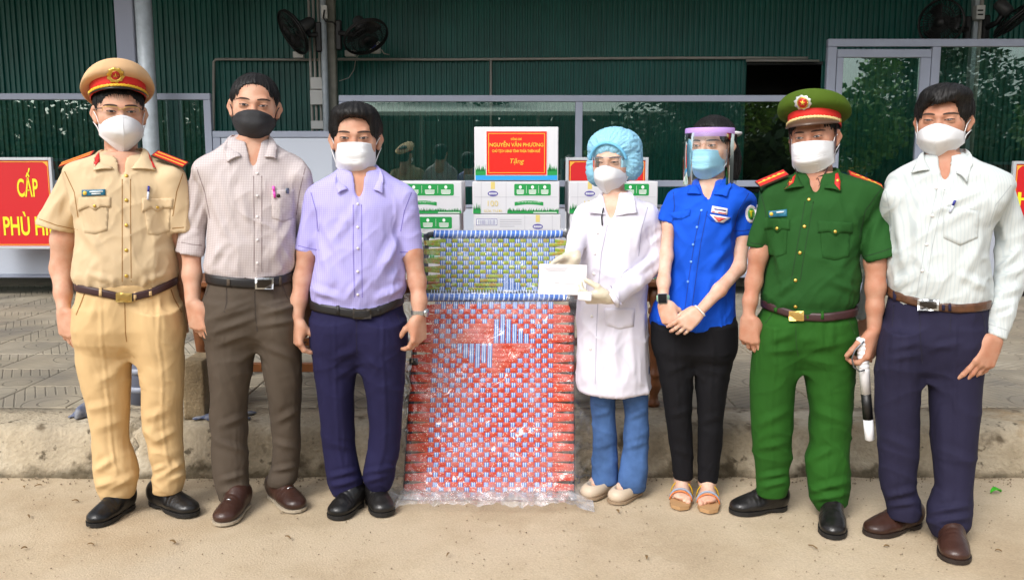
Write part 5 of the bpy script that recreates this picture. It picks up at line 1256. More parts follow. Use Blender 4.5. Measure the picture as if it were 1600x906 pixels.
def cap(H, parent, m_crown, m_band, m_cord, m_visor, rim=(.135, .130, .085, .095), lean=0.0, visor=.040, bz=.066, strap=None, bt=.026, vd=.30):
    n = 48; P = []; rx, ry, rz, rt = rim
    for i in range(n):
        a = 2*math.pi*i/n; s_, c = math.sin(a), math.cos(a); rows_ = []
        B = Vector((.0885*s_, -.014+.107*c, bz+.036+bt*c)); R_ = Vector((rx*s_, -.015+ry*c, rz+rt*c))
        nrm = Vector((0, -rt, ry)).normalized(); ctr = Vector((0, -.015, rz))
        for t in (0, .12, .3, .5, .7, .85, .95, 1):
            q = B.lerp(R_, t); out = Vector((s_, c, 0)); q = q + out*(.016*math.sin(math.pi*t)) + Vector((0, 0, -.008*math.sin(math.pi*t))); rows_.append(H.w(*q))
        for t in (.03, .10, .3, .6, .85, 1.0):
            q = R_.lerp(ctr, t) + nrm*(.020*(1-(1-t)**3)+.004); rows_.append(H.w(*q))
        P.append(rows_)
    mb = MB().grid(P, closeu=True); o = mb.build('cap', m_crown, parent, True); bvs = [BVHTree.FromPolygons([tuple(v) for v in mb.v], mb.f)]
    P = []
    for i in range(n):
        a = 2*math.pi*i/n; s_, c = math.sin(a), math.cos(a); P.append([H.w(.0895*s_*f, -.014+.108*c*f, bz-.004+z+bt*c) for f, z in ((.985, .0), (1.0, .002), (1.005, .02), (1.005, .04), (.99, .044))])
    mb = MB().grid(P, closeu=True); mb.build('cap_band', m_band, o, True); bvs.append(BVHTree.FromPolygons([tuple(v) for v in mb.v], mb.f))
    P = []
    for i in range(33):
        a = math.radians(-72+144*i/32); s_, c = math.sin(a), math.cos(a); ext = visor*max(0, math.cos(a*1.22))**.7
        P.append([H.w(.0885*s_*(1+.1*t), -.014+.107*c + ext*t, bz+.004+bt*c - ext*vd*t - .006*t*t) for t in (0, .25, .5, .75, 1)])
    add_mod_solid(MB().grid(P).build('visor', m_visor, o, True), .004)
    c1 = []
    for i in range(41):
        a = math.radians(-80+160*i/40); s_, c = math.sin(a), math.cos(a); c1.append((s_, c))
    cord = MB()
    for ph in (0, math.pi): cord.tube([H.w(.0925*s_, -.014+.1125*c + .0012*math.cos(i*1.9+ph), bz+.006+bt*c+.0030*math.sin(i*1.9+ph)) for i, (s_, c) in enumerate(c1)], .0040*H.s, 6)
    cord.build('cap_cord', m_cord, o, True)
    for sg in (-1, 1): MB().tube([H.w(sg*.0925*math.sin(math.radians(80)), -.014+.113*math.cos(math.radians(80)), bz+.010), H.w(sg*.097*math.sin(math.radians(80)), -.014+.119*math.cos(math.radians(80)), bz+.010)], .007*H.s, 12).build('cap_button', m_goldbtn, o, True)
    return o, bvs
def cap_badge(cx, cy, r, bvs, parent, m_wreath):
    w = []
    for i in range(40):
        a = 2*math.pi*i/40; k = 1+.10*math.sin(a*10); w.append((cx+r*k*math.cos(a), cy+r*.86*k*math.sin(a)))
    decal('cap_badge', w, bvs, m_wreath, parent, .004, sub=5); decal('badge_disc', circ(cx, cy, r*.52), bvs, mat('badge_red', srgb(186,34,28), rough=.35), parent, .0058, sub=5)
    st = [(cx+r*(.34 if i % 2 == 0 else .14)*math.sin(math.pi*i/5), cy-r*(.34 if i % 2 == 0 else .14)*math.cos(math.pi*i/5)) for i in range(10)]
    decal('badge_star', st, bvs, m_epy, parent, .0072, sub=9); decal('badge_ring', strip([(cx+r*.6*math.cos(2*math.pi*i/24), cy+r*.6*math.sin(2*math.pi*i/24)) for i in range(25)], r*.14), bvs, m_goldbtn, parent, .006, sub=6)
def pen(x0, y0, x1, y1, pe, m1, m2, parent, r=.0042):
    h = cast(pe.bv, x0, y0); h2 = cast(pe.bv, x1, y1)
    if not h or not h2: return
    a, b2 = h[0]+Vector((0, -.006, 0)), h2[0]+Vector((0, -.006, 0)); mid = a.lerp(b2, .42)
    o = MB().tube([a, mid], r, 10).build('pen', m1, parent, True); MB().tube([mid, b2], r*.95, 10).build('pen_barrel', m2, o, True)
def seams(pe, lines, m, parent, bv=None, w=1.3, dash=False):
    for ln in lines: decal('seam', strip(ln, w), bv or pe.bv[1:2], m, parent, .0007, sub=6)
# ------------------------------------------------------------------ 1: officer in tan uniform
def officer_tan():
    pe = Person(205, 797, 'officer in tan uniform and red-banded tan cap, wearing glasses and a white mask'); R_ = pe.root
    m_t = cloth('tan_cloth', srgb(210,186,150)); m_tt = cloth('tan_trouser_cloth', srgb(210,178,130))
    rows = [(238,160,222,.060), (246,142,240,.070), (250,122,262,.075), (257,104,283,.085), (267,98,289,.092), (290,104,285,.110), (340,118,272,.125), (380,120,271,.135), (410,118,277,.140), (428,117,279,.140), (438,121,276,.130), (446,126,272,.120)]
    tr, tP, tQ = pants(pe, [(436,124,275,.125), (450,123,277,.125), (480,117,285,.130), (510,117,288,.130), (540,118,289,.125), (560,120,289,.115)],
        [(540,118,200), (560,120,205), (600,127,204), (640,138,203), (680,143,202), (700,144,205), (720,145,213), (740,147,217), (760,153,214), (775,158,209)],
        [(540,205,289), (560,213,289), (600,220,288), (640,219,286), (670,222,286), (690,230,285), (710,233,286), (730,238,290), (748,237,292), (767,240,285)], m_tt, 0, .02,
        folds=[(150,735,175,718,5,.010), (150,760,185,748,5,.010), (168,765,210,742,5,.009), (240,735,262,726,4,.009), (245,748,285,722,5,.010), (262,750,290,740,5,.008), (222,668,250,690,6,.008), (135,640,175,632,6,.006), (225,655,262,640,6,.006), (150,600,190,575,7,.006), (225,600,205,575,5,.006), (155,455,140,505,5,.004), (245,458,258,510,5,.004), (150,670,195,655,6,.005), (240,690,275,672,5,.006)], seed=11, hem=.007, knee=.005)
    sl = [sleeve(pe, [(120,280,26,0), (92,345,33,0)], ((55,347), (121,365))), sleeve(pe, [(268,280,25,0), (280,345,23,.02)], ((267,363), (292,361)))]
    so, sP, sQ = shirt(pe, rows, sl, m_t, (190,240,276,14.5), folds=[(125,350,160,400,7,.005), (270,345,235,385,7,.004), (140,428,172,438,4,.003), (262,426,228,438,4,.003), (180,448,176,436,4,.004), (222,448,226,436,4,.004), (100,300,75,340,7,.004), (120,300,108,350,6,.004)], seed=21)
    H = Head(pe, 189.5, 175, 55, yaw=-3, sx=1.02)
    aR = arm(pe, [(118,284,15,0), (103,335,18,.01), (99,375,19.5,.01), (97.5,420,19,.02), (98.5,458,13.5,-.03), (99.5,482,11,-.06)], (100,485), (.14, -.05, -1), (.35,.94,0), True, 1.02, RELAX, (.55,.40), dy=-.065)
    aL = arm(pe, [(268,284,15,.01), (275,335,15,.03), (280,370,16,.06), (284,420,14,.10), (288,465,11,.16)], (288,468), (0,.3,-1), (-.3,.9,0), False, .98, dy=.16)
    bo, bP, bQ = skin_mesh(pe, [(H.prims() + [torso_skin(pe, rows[:6])], .0032, ()), (aR, .0027, ()), (aL, .0032, ())], m_skinA)
    hd = [bvh_of(bP, bQ)]; H.face(bP, bQ, bo, .6); H.hair(R_, m_hair, .004, hl=.058, side=-.03)
    H.mask('kn95', m_maskw, R_, W=.070)
    for sg in (-1, 1):
        c = sg*.033; rim = [(c-.025,.001), (c-.024,.012), (c-.012,.0155), (c+.012,.0155), (c+.024,.012), (c+.025,.001), (c+.022,-.013), (c+.010,-.0175), (c-.010,-.0175), (c-.022,-.013)]
        g = MB().tube([H.w(x, .103-.25*abs(x)**1.6*3, z) for x, z in rim[:6]], .0011*H.s, 6).build('glasses_rim', m_goldb, R_, True)
        MB().add([H.w(x, .1028-.25*abs(x)**1.6*3, z) for x, z in rim], [list(range(10))]).build('lens', glass_material('lens_glass_%d' % sg, (.97,.98,.98,1), .7, .01), g)
        MB().tube([H.w(sg*.058, .094, .010), H.w(sg*.070, .07, .010), H.w(sg*.081, .0, .010)], .0016*H.s, 6).build('temple', m_gun, g, True)
    MB().tube([H.w(-.009, .104, .006), H.w(0, .107, .008), H.w(.009, .104, .006)], .0014*H.s, 6).build('glasses_bridge', m_goldb, R_, True)
    m_cap = cloth('cap_tan', srgb(214,176,134), bump=.1); m_cr = mat('cap_red', srgb(206,34,24), rough=.7); m_cordy = mat('cap_cord_yellow', srgb(226,178,40), rough=.5)
    co, cb = cap(H, R_, m_cap, m_cr, m_cordy, m_blackleather, rim=(.114, .116, .088, .080), visor=.018, bz=.052, bt=.026, vd=.15)
    cap_badge(180.5, 118, 13.5, cb, co, m_goldbtn)
    collar(pe, ((177,264),(161,236),(148,247),(146,267)), ((205,264),(221,234),(233,243),(243,266)), m_t, so)
    nb = list(pe.bv)
    for poly in ([(146,264), (147,248), (155,239), (156,252)], [(231,239), (234,250), (244,264), (239,262)]): decal('collar_tab', poly, nb, m_epr, so, .0035, sub=6)
    front_line(pe, [(197,276), (197,330), (198,390), (198,446)], 13, m_t, so)
    seams(pe, [[(101,268), (116,300), (122,340)], [(287,268), (276,300), (270,338)], [(58,341), (88,352), (121,359)], [(269,357), (291,355)], [(191,280), (191,340), (191,440)], [(204,280), (204,340), (205,440)]], MATS.get('seam_tan') or mat('seam_tan', srgb(150,110,60), rough=.9), so)
    sb = pe.bv[1:2] + DEC_BVH[-1:]
    for y in (275, 313, 352, 391, 431): button(197.5, y, nb + DEC_BVH[-1:], m_goldbtn, so, .0065)
    for x0, x1, y0 in ((123,173,308), (222,270,310)):
        xm = (x0+x1)/2; decal('pocket', [(x0+2,y0+6), (x1-3,y0+6), (x1-5,y0+52), (xm,y0+58), (x0+9,y0+56)], nb, m_t, so, .0014, sub=8); fb = DEC_BVH[-1:]
        decal('pocket_flap', [(x0,y0), (x1,y0), (x1,y0+16), (xm+9,y0+15), (xm,y0+21), (xm-9,y0+15), (x0,y0+22)], nb + fb, m_t, so, .0030, sub=7); button(xm, y0+14, nb + DEC_BVH[-1:], m_goldbtn, so, .0055)
    decal('name_plate', [(128,297), (164.5,296), (165,305), (128,307)], nb, m_plate, so, .004); decal('plate_emblem', circ(133,302,3.2), nb, m_epy, so, .0052, sub=9)
    for i, (a, b2) in enumerate(((140,161), (143,158))): decal('plate_lettering', [(a,299+3.2*i), (b2,298.6+3.2*i), (b2,300.4+3.2*i), (a,300.8+3.2*i)], nb, m_pw2, so, .0052, sub=30)
    pen(233.5, 291, 232, 312, pe, m_inkblue, m_penw, so)
    sh = lambda x, y, dy: pe.p(x, y, dy)
    epaulette(pe, sh(147,241,-.005), sh(95,260,-.005), .05, so, (m_epg, m_epr, m_epy), (-.22, .22), tilt=.5); epaulette(pe, sh(241,241,-.005), sh(290,260,-.005), .05, so, (m_epg, m_epr, m_epy), (-.22, .22), tilt=.5)
    belt(pe, tP, tQ, [(124,443), (150,452), (199,465), (240,457), (276,439)], 12.5, m_beltbrown, (181,458,206,472), (m_goldb, mat('buckle_plate_gold', srgb(190,156,88), rough=.35, metal=.7)), [(157,455,4.5,15), (211,463,4.5,14), (235,458,4.5,15)], m_tt)
    decal('fly_seam', strip([(195,474), (196,520), (198,534)], 1.6), [bvh_of(tP, tQ)], mat('seam_tan', srgb(150,110,60), rough=.9), tr, .0006, sub=8)
    for poly in ([(119,492), (128,470), (133,456)], [(284,488), (272,466), (267,452)]): decal('pocket_seam', strip(poly, 1.8), [bvh_of(tP, tQ)], MATS['seam_tan'], tr, .0008, sub=8)
    shoe(pe, (207,789), (142,824), m_blackleather, 'dress', .100); shoe(pe, (237,784), (306,806), m_blackleather, 'dress', .100)
officer_tan()
# ------------------------------------------------------------------ 2: man in checked shirt, black mask
def man_checked():
    pe = Person(395, 791, 'man in fine-checked shirt with rolled sleeves, black mask and grey-brown trousers'); R_ = pe.root
    m_s = grid_cloth('checked_cloth', srgb(206,199,198), srgb(150,126,130), .0062, .34); m_t = cloth('grey_brown_cloth', srgb(84,74,64), var=.2)
    rows = [(216,362,420,.055), (226,350,432,.065), (238,332,452,.075), (246,316,468,.082), (255,305,479,.088), (267,302,482,.096), (300,318,470,.115), (340,326,463,.120), (380,325,464,.125), (405,321,463,.125), (418,320,460,.120), (428,326,456,.115)]
    tr, tP, tQ = pants(pe, [(424,328,459,.115), (440,326,461,.115), (470,320,466,.120), (500,320,468,.120), (530,321,470,.115), (548,322,471,.110)],
        [(530,321,402), (548,323,397), (580,326,394), (620,329,387), (660,330,385), (700,330,387), (735,333,388), (760,338,390), (778,345,386)],
        [(530,403,470), (548,407,472), (580,411,472), (620,419,471), (650,423,470), (700,427,469), (730,424,465), (748,417,465), (755,418,459)], m_t, 0, .07,
        folds=[(325,500,395,478,4,.006), (330,520,398,496,4,.006), (335,490,392,470,3.5,.005), (410,490,462,478,4,.006), (408,508,465,500,4,.006), (412,478,455,468,3,.005), (335,540,392,520,5,.005), (345,665,383,650,5,.006), (340,690,385,705,5,.006), (430,660,465,640,5,.007), (428,690,462,700,5,.006), (350,768,385,760,4,.008), (345,750,380,740,4,.006), (425,735,460,728,4,.007), (415,540,460,560,5,.005)], seed=31, hem=.006, knee=.005, crease=0)
    sl = [sleeve(pe, [(322,278,23,0), (303,335,20.5,0), (299,372,19,0)], None), sleeve(pe, [(299,368,19.5,-.008), (297,393,22.5,-.02)], ((275,392), (319,400)), k=.004, q=1), sleeve(pe, [(466,278,22,.01), (478,330,18,.05), (482,400,16,.10)], None)]
    so, sP, sQ = shirt(pe, rows, sl, m_s, (396,218,268,14.5), folds=[(330,300,355,375,6,.005), (345,280,360,350,6,.004), (455,345,425,400,6,.005), (440,300,430,370,5,.003), (330,415,350,380,5,.005), (455,415,440,385,5,.005), (310,290,300,340,5,.004), (318,320,306,360,5,.005), (375,300,390,360,6,.003)], seed=41)
    H = Head(pe, 396, 165, 53, yaw=3, roll=-3, sx=1.04)
    aR = arm(pe, [(322,284,14,0), (306,335,14.5,0), (299,390,15,-.015), (300,430,14.5,-.04), (301,470,12,-.08)], (302,473), (.20,-.06,-1), (.45,.88,0), True, 1.06, ((14,16,10), (20,20,14), (26,26,16), (34,30,18)), (.6,.35), dy=-.085)
    aL = arm(pe, [(464,284,14,.01), (477,330,13,.05), (481,390,13,.09), (483,430,13,.09), (485,462,11,.08)], (485,465), (0,0,-1), (-.5,.86,0), False, .98, dy=.08)
    bo, bP, bQ = skin_mesh(pe, [(H.prims() + [torso_skin(pe, rows[:6])], .0032, ()), (aR, .0027, ()), (aL, .0032, ())], m_skinB)
    H.face(bP, bQ, bo, .9); H.hair(R_, m_hair, .005, hl=.080, seed=3); H.mask('fold', m_maskb, R_, W=.070, strap=m_maskb)
    collar(pe, ((377,244),(364,213),(350,230),(355,254)), ((413,246),(418,213),(432,232),(431,248)), m_s, so)
    nb = list(pe.bv)
    front_line(pe, [(400,270), (402,330), (403,380), (403,430)], 11, m_s, so); db = nb + DEC_BVH[-1:]
    seams(pe, [[(307,262), (320,300), (328,342)], [(477,262), (468,300), (463,336)], [(279,378), (300,382), (320,384)], [(396,275), (397,340), (397,425)], [(409,275), (409,340), (409,425)]], mat('seam_check', srgb(140,126,126), rough=.9), so)
    for y in (271, 306, 339, 375, 411): button(402, y, db, m_pearl, so, .0048)
    decal('pocket', [(424,297), (459,296), (459,340), (442,347), (425,341)], nb, m_s, so, .0016)
    m_pink = mat('pen_pink', srgb(226,80,180), rough=.3); pen(428, 291, 430, 309, pe, m_pink, m_pink, so, .005); decal('pen_clip', [(446,294), (451,294), (451,303), (446,302)], nb, mat('grey_clip', srgb(96,104,120), rough=.3, metal=.4), so, .004); decal('pen_cap', circ(435,306,3), nb, m_gun, so, .003)
    belt(pe, tP, tQ, [(327,431), (355,438), (403,443), (440,439), (460,431)], 15, m_beltblack, (398.5,434,427,452), (m_steelb, m_gun), [(357,437,5,19), (438,438,4.5,18)], m_t)
    sm = mat('seam_grey', srgb(58,50,44), rough=.9); tb_ = [bvh_of(tP, tQ)]
    for pl, w in (([(398,455), (399,490), (402,518)], 1.6), ([(354,450), (354,474), (350,488)], 1.6), ([(321,462), (327,444)], 1.6), ([(442,446), (448,464), (456,474)], 1.8)): decal('seam', strip(pl, w), tb_, sm, tr, .0008, sub=8)
    m_so = mat('pale_sole', srgb(168,156,136), rough=.7)
    for hl, to in (((384,786), (344,822)), ((424,771), (470,800))):
        o, pt, w, L = shoe(pe, hl, to, m_brownleather, 'loafer', .102, m_sole=m_so)
        MB().tube([pt(.66, -w*.62, .054), pt(.64, -w*.3, .066), pt(.63, 0, .070), pt(.64, w*.3, .066), pt(.66, w*.62, .054)], .006, 8).build('shoe_strap', m_brownleather, o, True)
        MB().tube([pt(.655, -w*.2, .0725), pt(.65, 0, .0765), pt(.655, w*.2, .0725)], .0028, 8).build('shoe_bit', m_steelb, o, True)
man_checked()
# ------------------------------------------------------------------ 3: man in lilac shirt
def man_lilac():
    pe = Person(556, 790, 'man in short-sleeved lilac shirt, white pleated mask and dark blue trousers'); R_ = pe.root
    m_s = grid_cloth('lilac_cloth', srgb(168,162,222), srgb(192,186,236), .0070, .30); m_t = cloth('navy_cloth', srgb(30,28,64), var=.15)
    rows = [(262,532,592,.055), (272,520,606,.065), (280,506,621,.078), (288,492,635,.085), (300,485,642,.092), (320,488,637,.110), (360,496,625,.125), (400,494,630,.135), (430,488,634,.140), (448,485,634,.137), (461,489,629,.130), (472,493,625,.124)]
    tr, tP, tQ = pants(pe, [(462,492,626,.120), (485,488,630,.120), (510,486,634,.125), (550,489,634,.120), (575,491,633,.110)],
        [(560,489,558), (580,492,556), (620,496,553), (660,501,553), (700,504,555), (730,508,562), (750,512,567), (770,521,563)],
        [(560,560,634), (580,566,633), (620,573,630), (660,577,628), (700,577,624), (735,567,616), (750,567,613), (764,577,610)], m_t, 0, 0,
        folds=[(520,560,550,548,5,.005), (525,590,552,570,5,.005), (575,560,600,580,6,.004), (515,745,555,735,4,.008), (520,758,560,748,4,.008), (572,738,610,730,4,.007), (570,752,600,742,4,.007), (530,600,535,700,7,.004), (600,590,600,700,7,.004), (510,690,548,700,5,.004)], seed=51, hem=.006)
    sl = [sleeve(pe, [(502,314,25,0), (482,385,19.5,0)], ((464,389), (498,397))), sleeve(pe, [(628,314,25,0), (641,388,18.5,0)], ((625,400), (658,397)))]
    so, sP, sQ = shirt(pe, rows, sl, m_s, (561,264,313,14.5), folds=[(500,375,520,440,7,.005), (505,350,540,420,7,.004), (620,380,585,440,7,.006), (622,365,600,410,6,.005), (550,330,520,380,6,.004), (490,450,530,466,5,.006), (630,445,590,466,5,.006), (540,468,560,440,5,.004), (555,315,552,345,5,.004)], seed=61, hemfold=.0012)
    H = Head(pe, 553, 216, 54, yaw=4, sx=1.03)
    aR = arm(pe, [(500,318,14,0), (486,360,15,0), (481,392,16.5,0), (473,435,14,-.01), (467,470,12,-.04), (465,496,10.5,-.06)], (465,499), (-.02,-.08,-1), (.75,.6,0), True, .98, ((30,34,20), (36,38,22), (40,40,24), (44,40,24)), (.35,.75), dy=-.06)
    aL = arm(pe, [(628,318,14,0), (638,360,15,0), (644,396,16,0), (652,440,13.5,-.02), (655,470,11.5,-.05), (655,492,10.5,-.07)], (655,495), (-.05,-.08,-1), (-.75,.6,0), False, .98, ((30,34,20), (36,38,22), (40,40,24), (44,40,24)), (.35,.75), dy=-.07)
    bo, bP, bQ = skin_mesh(pe, [(H.prims() + [torso_skin(pe, rows[:6])], .0032, ()), (aR, .0027, ()), (aL, .0027, ())], m_skinC)
    H.face(bP, bQ, bo, .7); H.hair(R_, m_hair, .015, hl=.074, seed=5, extra=(((0,.032,.084), (.070,.064,.032), .03),)); H.mask('surgical', m_maskw, R_, W=.066)
    collar(pe, ((543,296),(535,261),(524,280),(528,303)), ((584,297),(587,260),(598,280),(598,304)), m_s, so)
    nb = list(pe.bv)
    front_line(pe, [(558,315), (558,360), (558,420), (560,474)], 11, m_s, so); db = nb + DEC_BVH[-1:]
    seams(pe, [[(486,301), (494,330), (497,362)], [(643,301), (632,330), (626,362)], [(466,384), (482,388), (499,391)], [(625,394), (640,394), (657,391)], [(552,320), (552,390), (554,465)], [(565,320), (565,390), (566,465)]], mat('seam_lilac', srgb(126,116,190), rough=.9), so)
    for y in (319, 355, 388, 424, 460): button(559, y, db, m_pearl, so, .0048)
    belt(pe, tP, tQ, [(491,473), (520,482), (565,491), (600,484), (628,467)], 14, m_beltblack, (551,483,580,498), (m_gun, m_beltblack), [(528,483,5,16), (592,486,5,16)], m_beltblack)
    sm = mat('seam_navy', srgb(22,18,50), rough=.9); tb_ = [bvh_of(tP, tQ)]
    for pl, w in (([(557,500), (557,535), (558,556)], 1.5), ([(620,490), (628,508), (634,516)], 1.5)): decal('seam', strip(pl, w), tb_, sm, tr, .0008, sub=8)
    # wrist watch: steel bracelet of links and a dial
    c = pe.p(655, 488, -.07); wt = None
    for i in range(22):
        a = 2*math.pi*i/22; r = 11.6*pe.m(488); d = Vector((math.cos(a), math.sin(a)*.8, 0)); q = c + d*r; t = Vector((-math.sin(a), math.cos(a)*.8, 0)).normalized(); M = Matrix((t, d.normalized(), Vector((0, 0, 1)))).transposed().to_4x4(); M.translation = q
        o = MB().box((-.0048, -.0014, -.0085), (.0048, .0018, .0085), M=M, bev=.0008).build('watch_link', m_steelb, wt or R_); 
        if wt is None: o.name = 'wrist_watch'; wt = o
    q = c + Vector((.9, -.35, 0)).normalized()*11.5*pe.m(488); n = Vector((.9, -.35, 0)).normalized(); MB().tube([q-n*.003, q+n*.007], .016, 24).build('watch_case', m_steelb, wt, True)
    for hl, to in (((563,785), (520,812)), ((580,779), (604,807))): shoe(pe, hl, to, m_blackleather, 'dress', .098)
man_lilac()
# ------------------------------------------------------------------ 4: woman in white coat
def woman_coat():
    pe = Person(965, 771, 'woman in white coat and light blue bouffant cap, gloved hands holding an envelope'); R_ = pe.root
    m_c = cloth('coat_white', srgb(218,215,228), var=.04, rough=.8); m_j = cloth('denim', srgb(76,110,164), var=.5, vs=9, bump=.3, bscale=70)
    rows = [(300,945,985,.050), (312,928,998,.060), (322,914,1014,.075), (345,908,1018,.095), (380,906,1016,.110), (420,904,1012,.115), (460,902,1010,.115), (500,900,1010,.120), (550,902,1012,.130), (590,904,1014,.135), (605,905,1016,.135)]
    tr, tP, tQ = pants(pe, [(520,924,1000,.07), (545,922,1003,.07), (570,921,1006,.07), (590,921,1008,.07), (600,922,1010,.07)],
        [(585,921,962), (605,921,962), (650,925,961), (700,927,963), (735,925,965), (753,924,965)], [(585,968,1012), (612,970,1012), (650,977,1013), (700,975,1013), (740,967,1011), (764,966,1007)], m_j, .03, -.02,
        folds=[(930,650,955,640,4,.005), (980,655,1008,640,4,.006), (980,645,1005,632,3.5,.005), (932,700,958,690,4,.004), (978,700,1008,690,4,.005), (925,625,955,635,4,.005)], seed=71, hem=.004, name='jeans', crease=0)
    sl = [sleeve(pe, [(914,336,17,0), (902,372,15,-.04), (896,398,12,-.12)], None, q=1), sleeve(pe, [(1010,338,20,0), (1019,380,17.5,0), (1016,416,16.5,-.05), (990,440,15.5,-.13), (962,463,15,-.20)], ((946,451), (964,482)), q=1)]
    so, sP, sQ = shirt(pe, rows, sl, m_c, (955,304,350,13), folds=[(985,350,975,440,8,.006), (1000,350,990,400,7,.005), (1028,400,1000,425,5,.006), (1015,412,985,432,4,.005), (935,470,930,590,8,.005), (985,480,990,595,9,.006), (960,500,962,600,9,.005), (1003,470,1008,590,8,.006), (915,460,912,590,7,.005), (1030,370,1012,385,5,.004), (940,360,930,430,7,.004)], seed=81, name='coat', tilt=.05, n=2.15, hemfold=.0035)
    H = Head(pe, 948, 254, 44, yaw=16, sx=1.04)
    bo, bP, bQ = skin_mesh(pe, [(H.prims(True) + [torso_skin(pe, rows[:5])], .0032, ())], m_skinD)
    H.face(bP, bQ, bo, .5, .5); H.hair(R_, m_hair, .004, hl=.066, seed=7); H.mask('kn95', m_maskw, R_, W=.068)
    # goggles
    gm = glass_material('goggle_clear', (.96,.97,.98,1), .8, .02); P = []
    for i in range(25):
        u = -1+2*i/24; P.append([H.w(.074*u, .120-.075*abs(u)**2.4, z) for z in (.020, .010, -.004, -.020)])
    g = MB().grid(P).build('safety_goggles', gm, R_, True); MB().tube([H.w(.074*(-1+2*i/24), .120-.075*abs(-1+2*i/24)**2.4, .020) for i in range(25)], .0013*H.s, 6).build('goggle_edge', mat('goggle_rim', srgb(150,154,164), rough=.3), g, True)
    for sg in (-1, 1): MB().tube([H.w(sg*.074, .045, .012), H.w(sg*.083, 0, .008)], .0018*H.s, 6).build('goggle_temple', m_gun, g, True)
    # bouffant cap
    pr = [H.ell((0,-.030,.062), (.108,.118,.084), .02), H.ell((.072,-.03,-.012), (.042,.075,.062), .03), H.ell((-.074,-.03,-.026), (.040,.075,.070), .03), H.ell((0,.122,-.040), (.068,.075,.098), .008, '-'), H.ell((0,.05,-.16), (.11,.11,.09), .01, '-')]
    P, Q = sdf_mesh(pr, .0036, 1); N = normals(P, Q); Lc = (P - np.array(H.C)) @ np.array([list(H.ex), list(H.ey), list(H.ez)]).T/H.s
    an = np.arctan2(Lc[:, 0], Lc[:, 2]-.02); P = P + N*(((1-np.abs(2*fbm(np.stack([an*11, Lc[:, 1]*30, np.hypot(Lc[:, 0], Lc[:, 2])*9], 1), 5, 3)/.8-1))-.5)*.009*H.s)[:, None]
    m_bf = mat('bouffant_blue', srgb(142,198,224), rough=.75, bump=.5, bscale=130, bstretch=(1, 1, .3), sss=.0); mesh_np('bouffant_cap', P, Q, m_bf, R_)
    band_ = []
    for i in range(31):
        a = math.radians(-82+164*i/30); z = .078*math.cos(a)-.012; band_.append(H.w(.074*math.sin(a), .062+.034*math.cos(a), z+.012))
    MB().tube(band_, .0062*H.s, 8).build('cap_elastic', mat('bouffant_band', srgb(110,186,226), rough=.7), R_, True)
    collar(pe, ((946,336),(945,302),(931,316),(920,333)), ((962,338),(980,300),(991,314),(996,333)), m_c, so, .006)
    nb = list(pe.bv)
    front_line(pe, [(940,352), (931,395), (927,450), (924,520), (922,604)], 16, m_c, so); db = nb + DEC_BVH[-1:]
    seams(pe, [[(1012,324), (1002,360), (998,400)], [(949,352), (940,395), (935,450), (932,520), (930,600)], [(954,446), (971,476)]], mat('seam_coat', srgb(176,172,190), rough=.9), so)
    for x, y in ((934,364), (930,396), (928,428), (925,494), (923,545)): button(x, y, db, m_pearl, so, .0062)
    decal('coat_pocket', [(944,482), (992,482), (990,510), (968,514), (946,508)], nb, m_c, so, .0030)
    MB().tube([pe.f(943, 325, .075), pe.f(940, 340, .085), pe.f(941, 352, .092)], .003, 6).build('lanyard', m_beltblack, so, True)
    m_gl = mat('latex_glove', srgb(214,204,182), rough=.45, bump=.5, bscale=45, sss=.1, bdist=.004)
    h1 = [Cone(pe.p(898,396,-.12), pe.p(898,404,-.15), .026, .024, .01)] + hand(pe.p(899,403,-.15), (-.75,.05,-.5), (-.1,-1,0), True, .88, ((20,12,8), (22,14,8), (24,14,8), (28,16,10)), (.3,.75), .12, fat=1.1)
    h2 = [Cone(pe.p(962,464,-.20), pe.p(951,465,-.215), .027, .025, .01)] + hand(pe.p(951,465,-.215), (-1,-.1,.02), (0,.55,.8), False, .92, ((38,40,25), (42,42,26), (46,44,26), (50,44,26)), (.45,.55), .1, fat=1.12)
    for hh in (h1, h2):
        P, Q = sdf_mesh(hh, .0027, 1); N = normals(P, Q); P = P + N*((fbm(P*60, 3, 3)-.44)*.003)[:, None]; mesh_np('glove', P, Q, m_gl, R_)
    # the envelope and a small pack
    Ye = pe.Y-.225; A, B, C_, D = (at(x, y, Ye) for x, y in ((843,412), (917,414), (915,461), (841,459)))
    env = empty('envelope', (A+C_)/2, 'blank white envelope held up in front of the woven cot', 'envelope'); nrm = Vector((0, -.0012, 0))
    m_env = mat('envelope_paper', srgb(238,236,240), rough=.6)
    mesh_np('paper', [A, B, C_, D] + [v+nrm*2 for v in (A, B, C_, D)], [(0,1,2,3), (7,6,5,4), (0,4,5,1), (1,5,6,2), (2,6,7,3), (3,7,4,0)], m_env, env, smooth=False)
    ln = MB()
    for (x0, x1, y) in ((848,889,419), (852,886,421), (856,884,423.5), (866,874,442), (878,905,444)): a, b2 = at(x0, y, Ye-.0032), at(x1, y+.5, Ye-.0032); ln.box((a.x, Ye-.0034, a.z-.0006), (b2.x, Ye-.0030, a.z+.0006))
    ln.build('printed_line', mat('ink_grey', srgb(150,150,162), rough=.7), env)
    c = pe.p(914, 463, -.275); M = Matrix.Rotation(.12, 4, 'Y'); M.translation = c
    tag(MB().box((-.025, -.012, -.016), (.025, .012, .016), M=M, bev=.004).build('small_pack', m_env), 'small white pack held in the gloved hand under the envelope', 'pack')
    m_fl = mat('beige_flat', srgb(196,178,156), rough=.5)
    for hl, to in (((958,764), (911,780)), ((1000,768), (955,787))): shoe(pe, hl, to, m_fl, 'flat', .088, m_sole=mat('beige_sole', srgb(150,128,104), rough=.7))
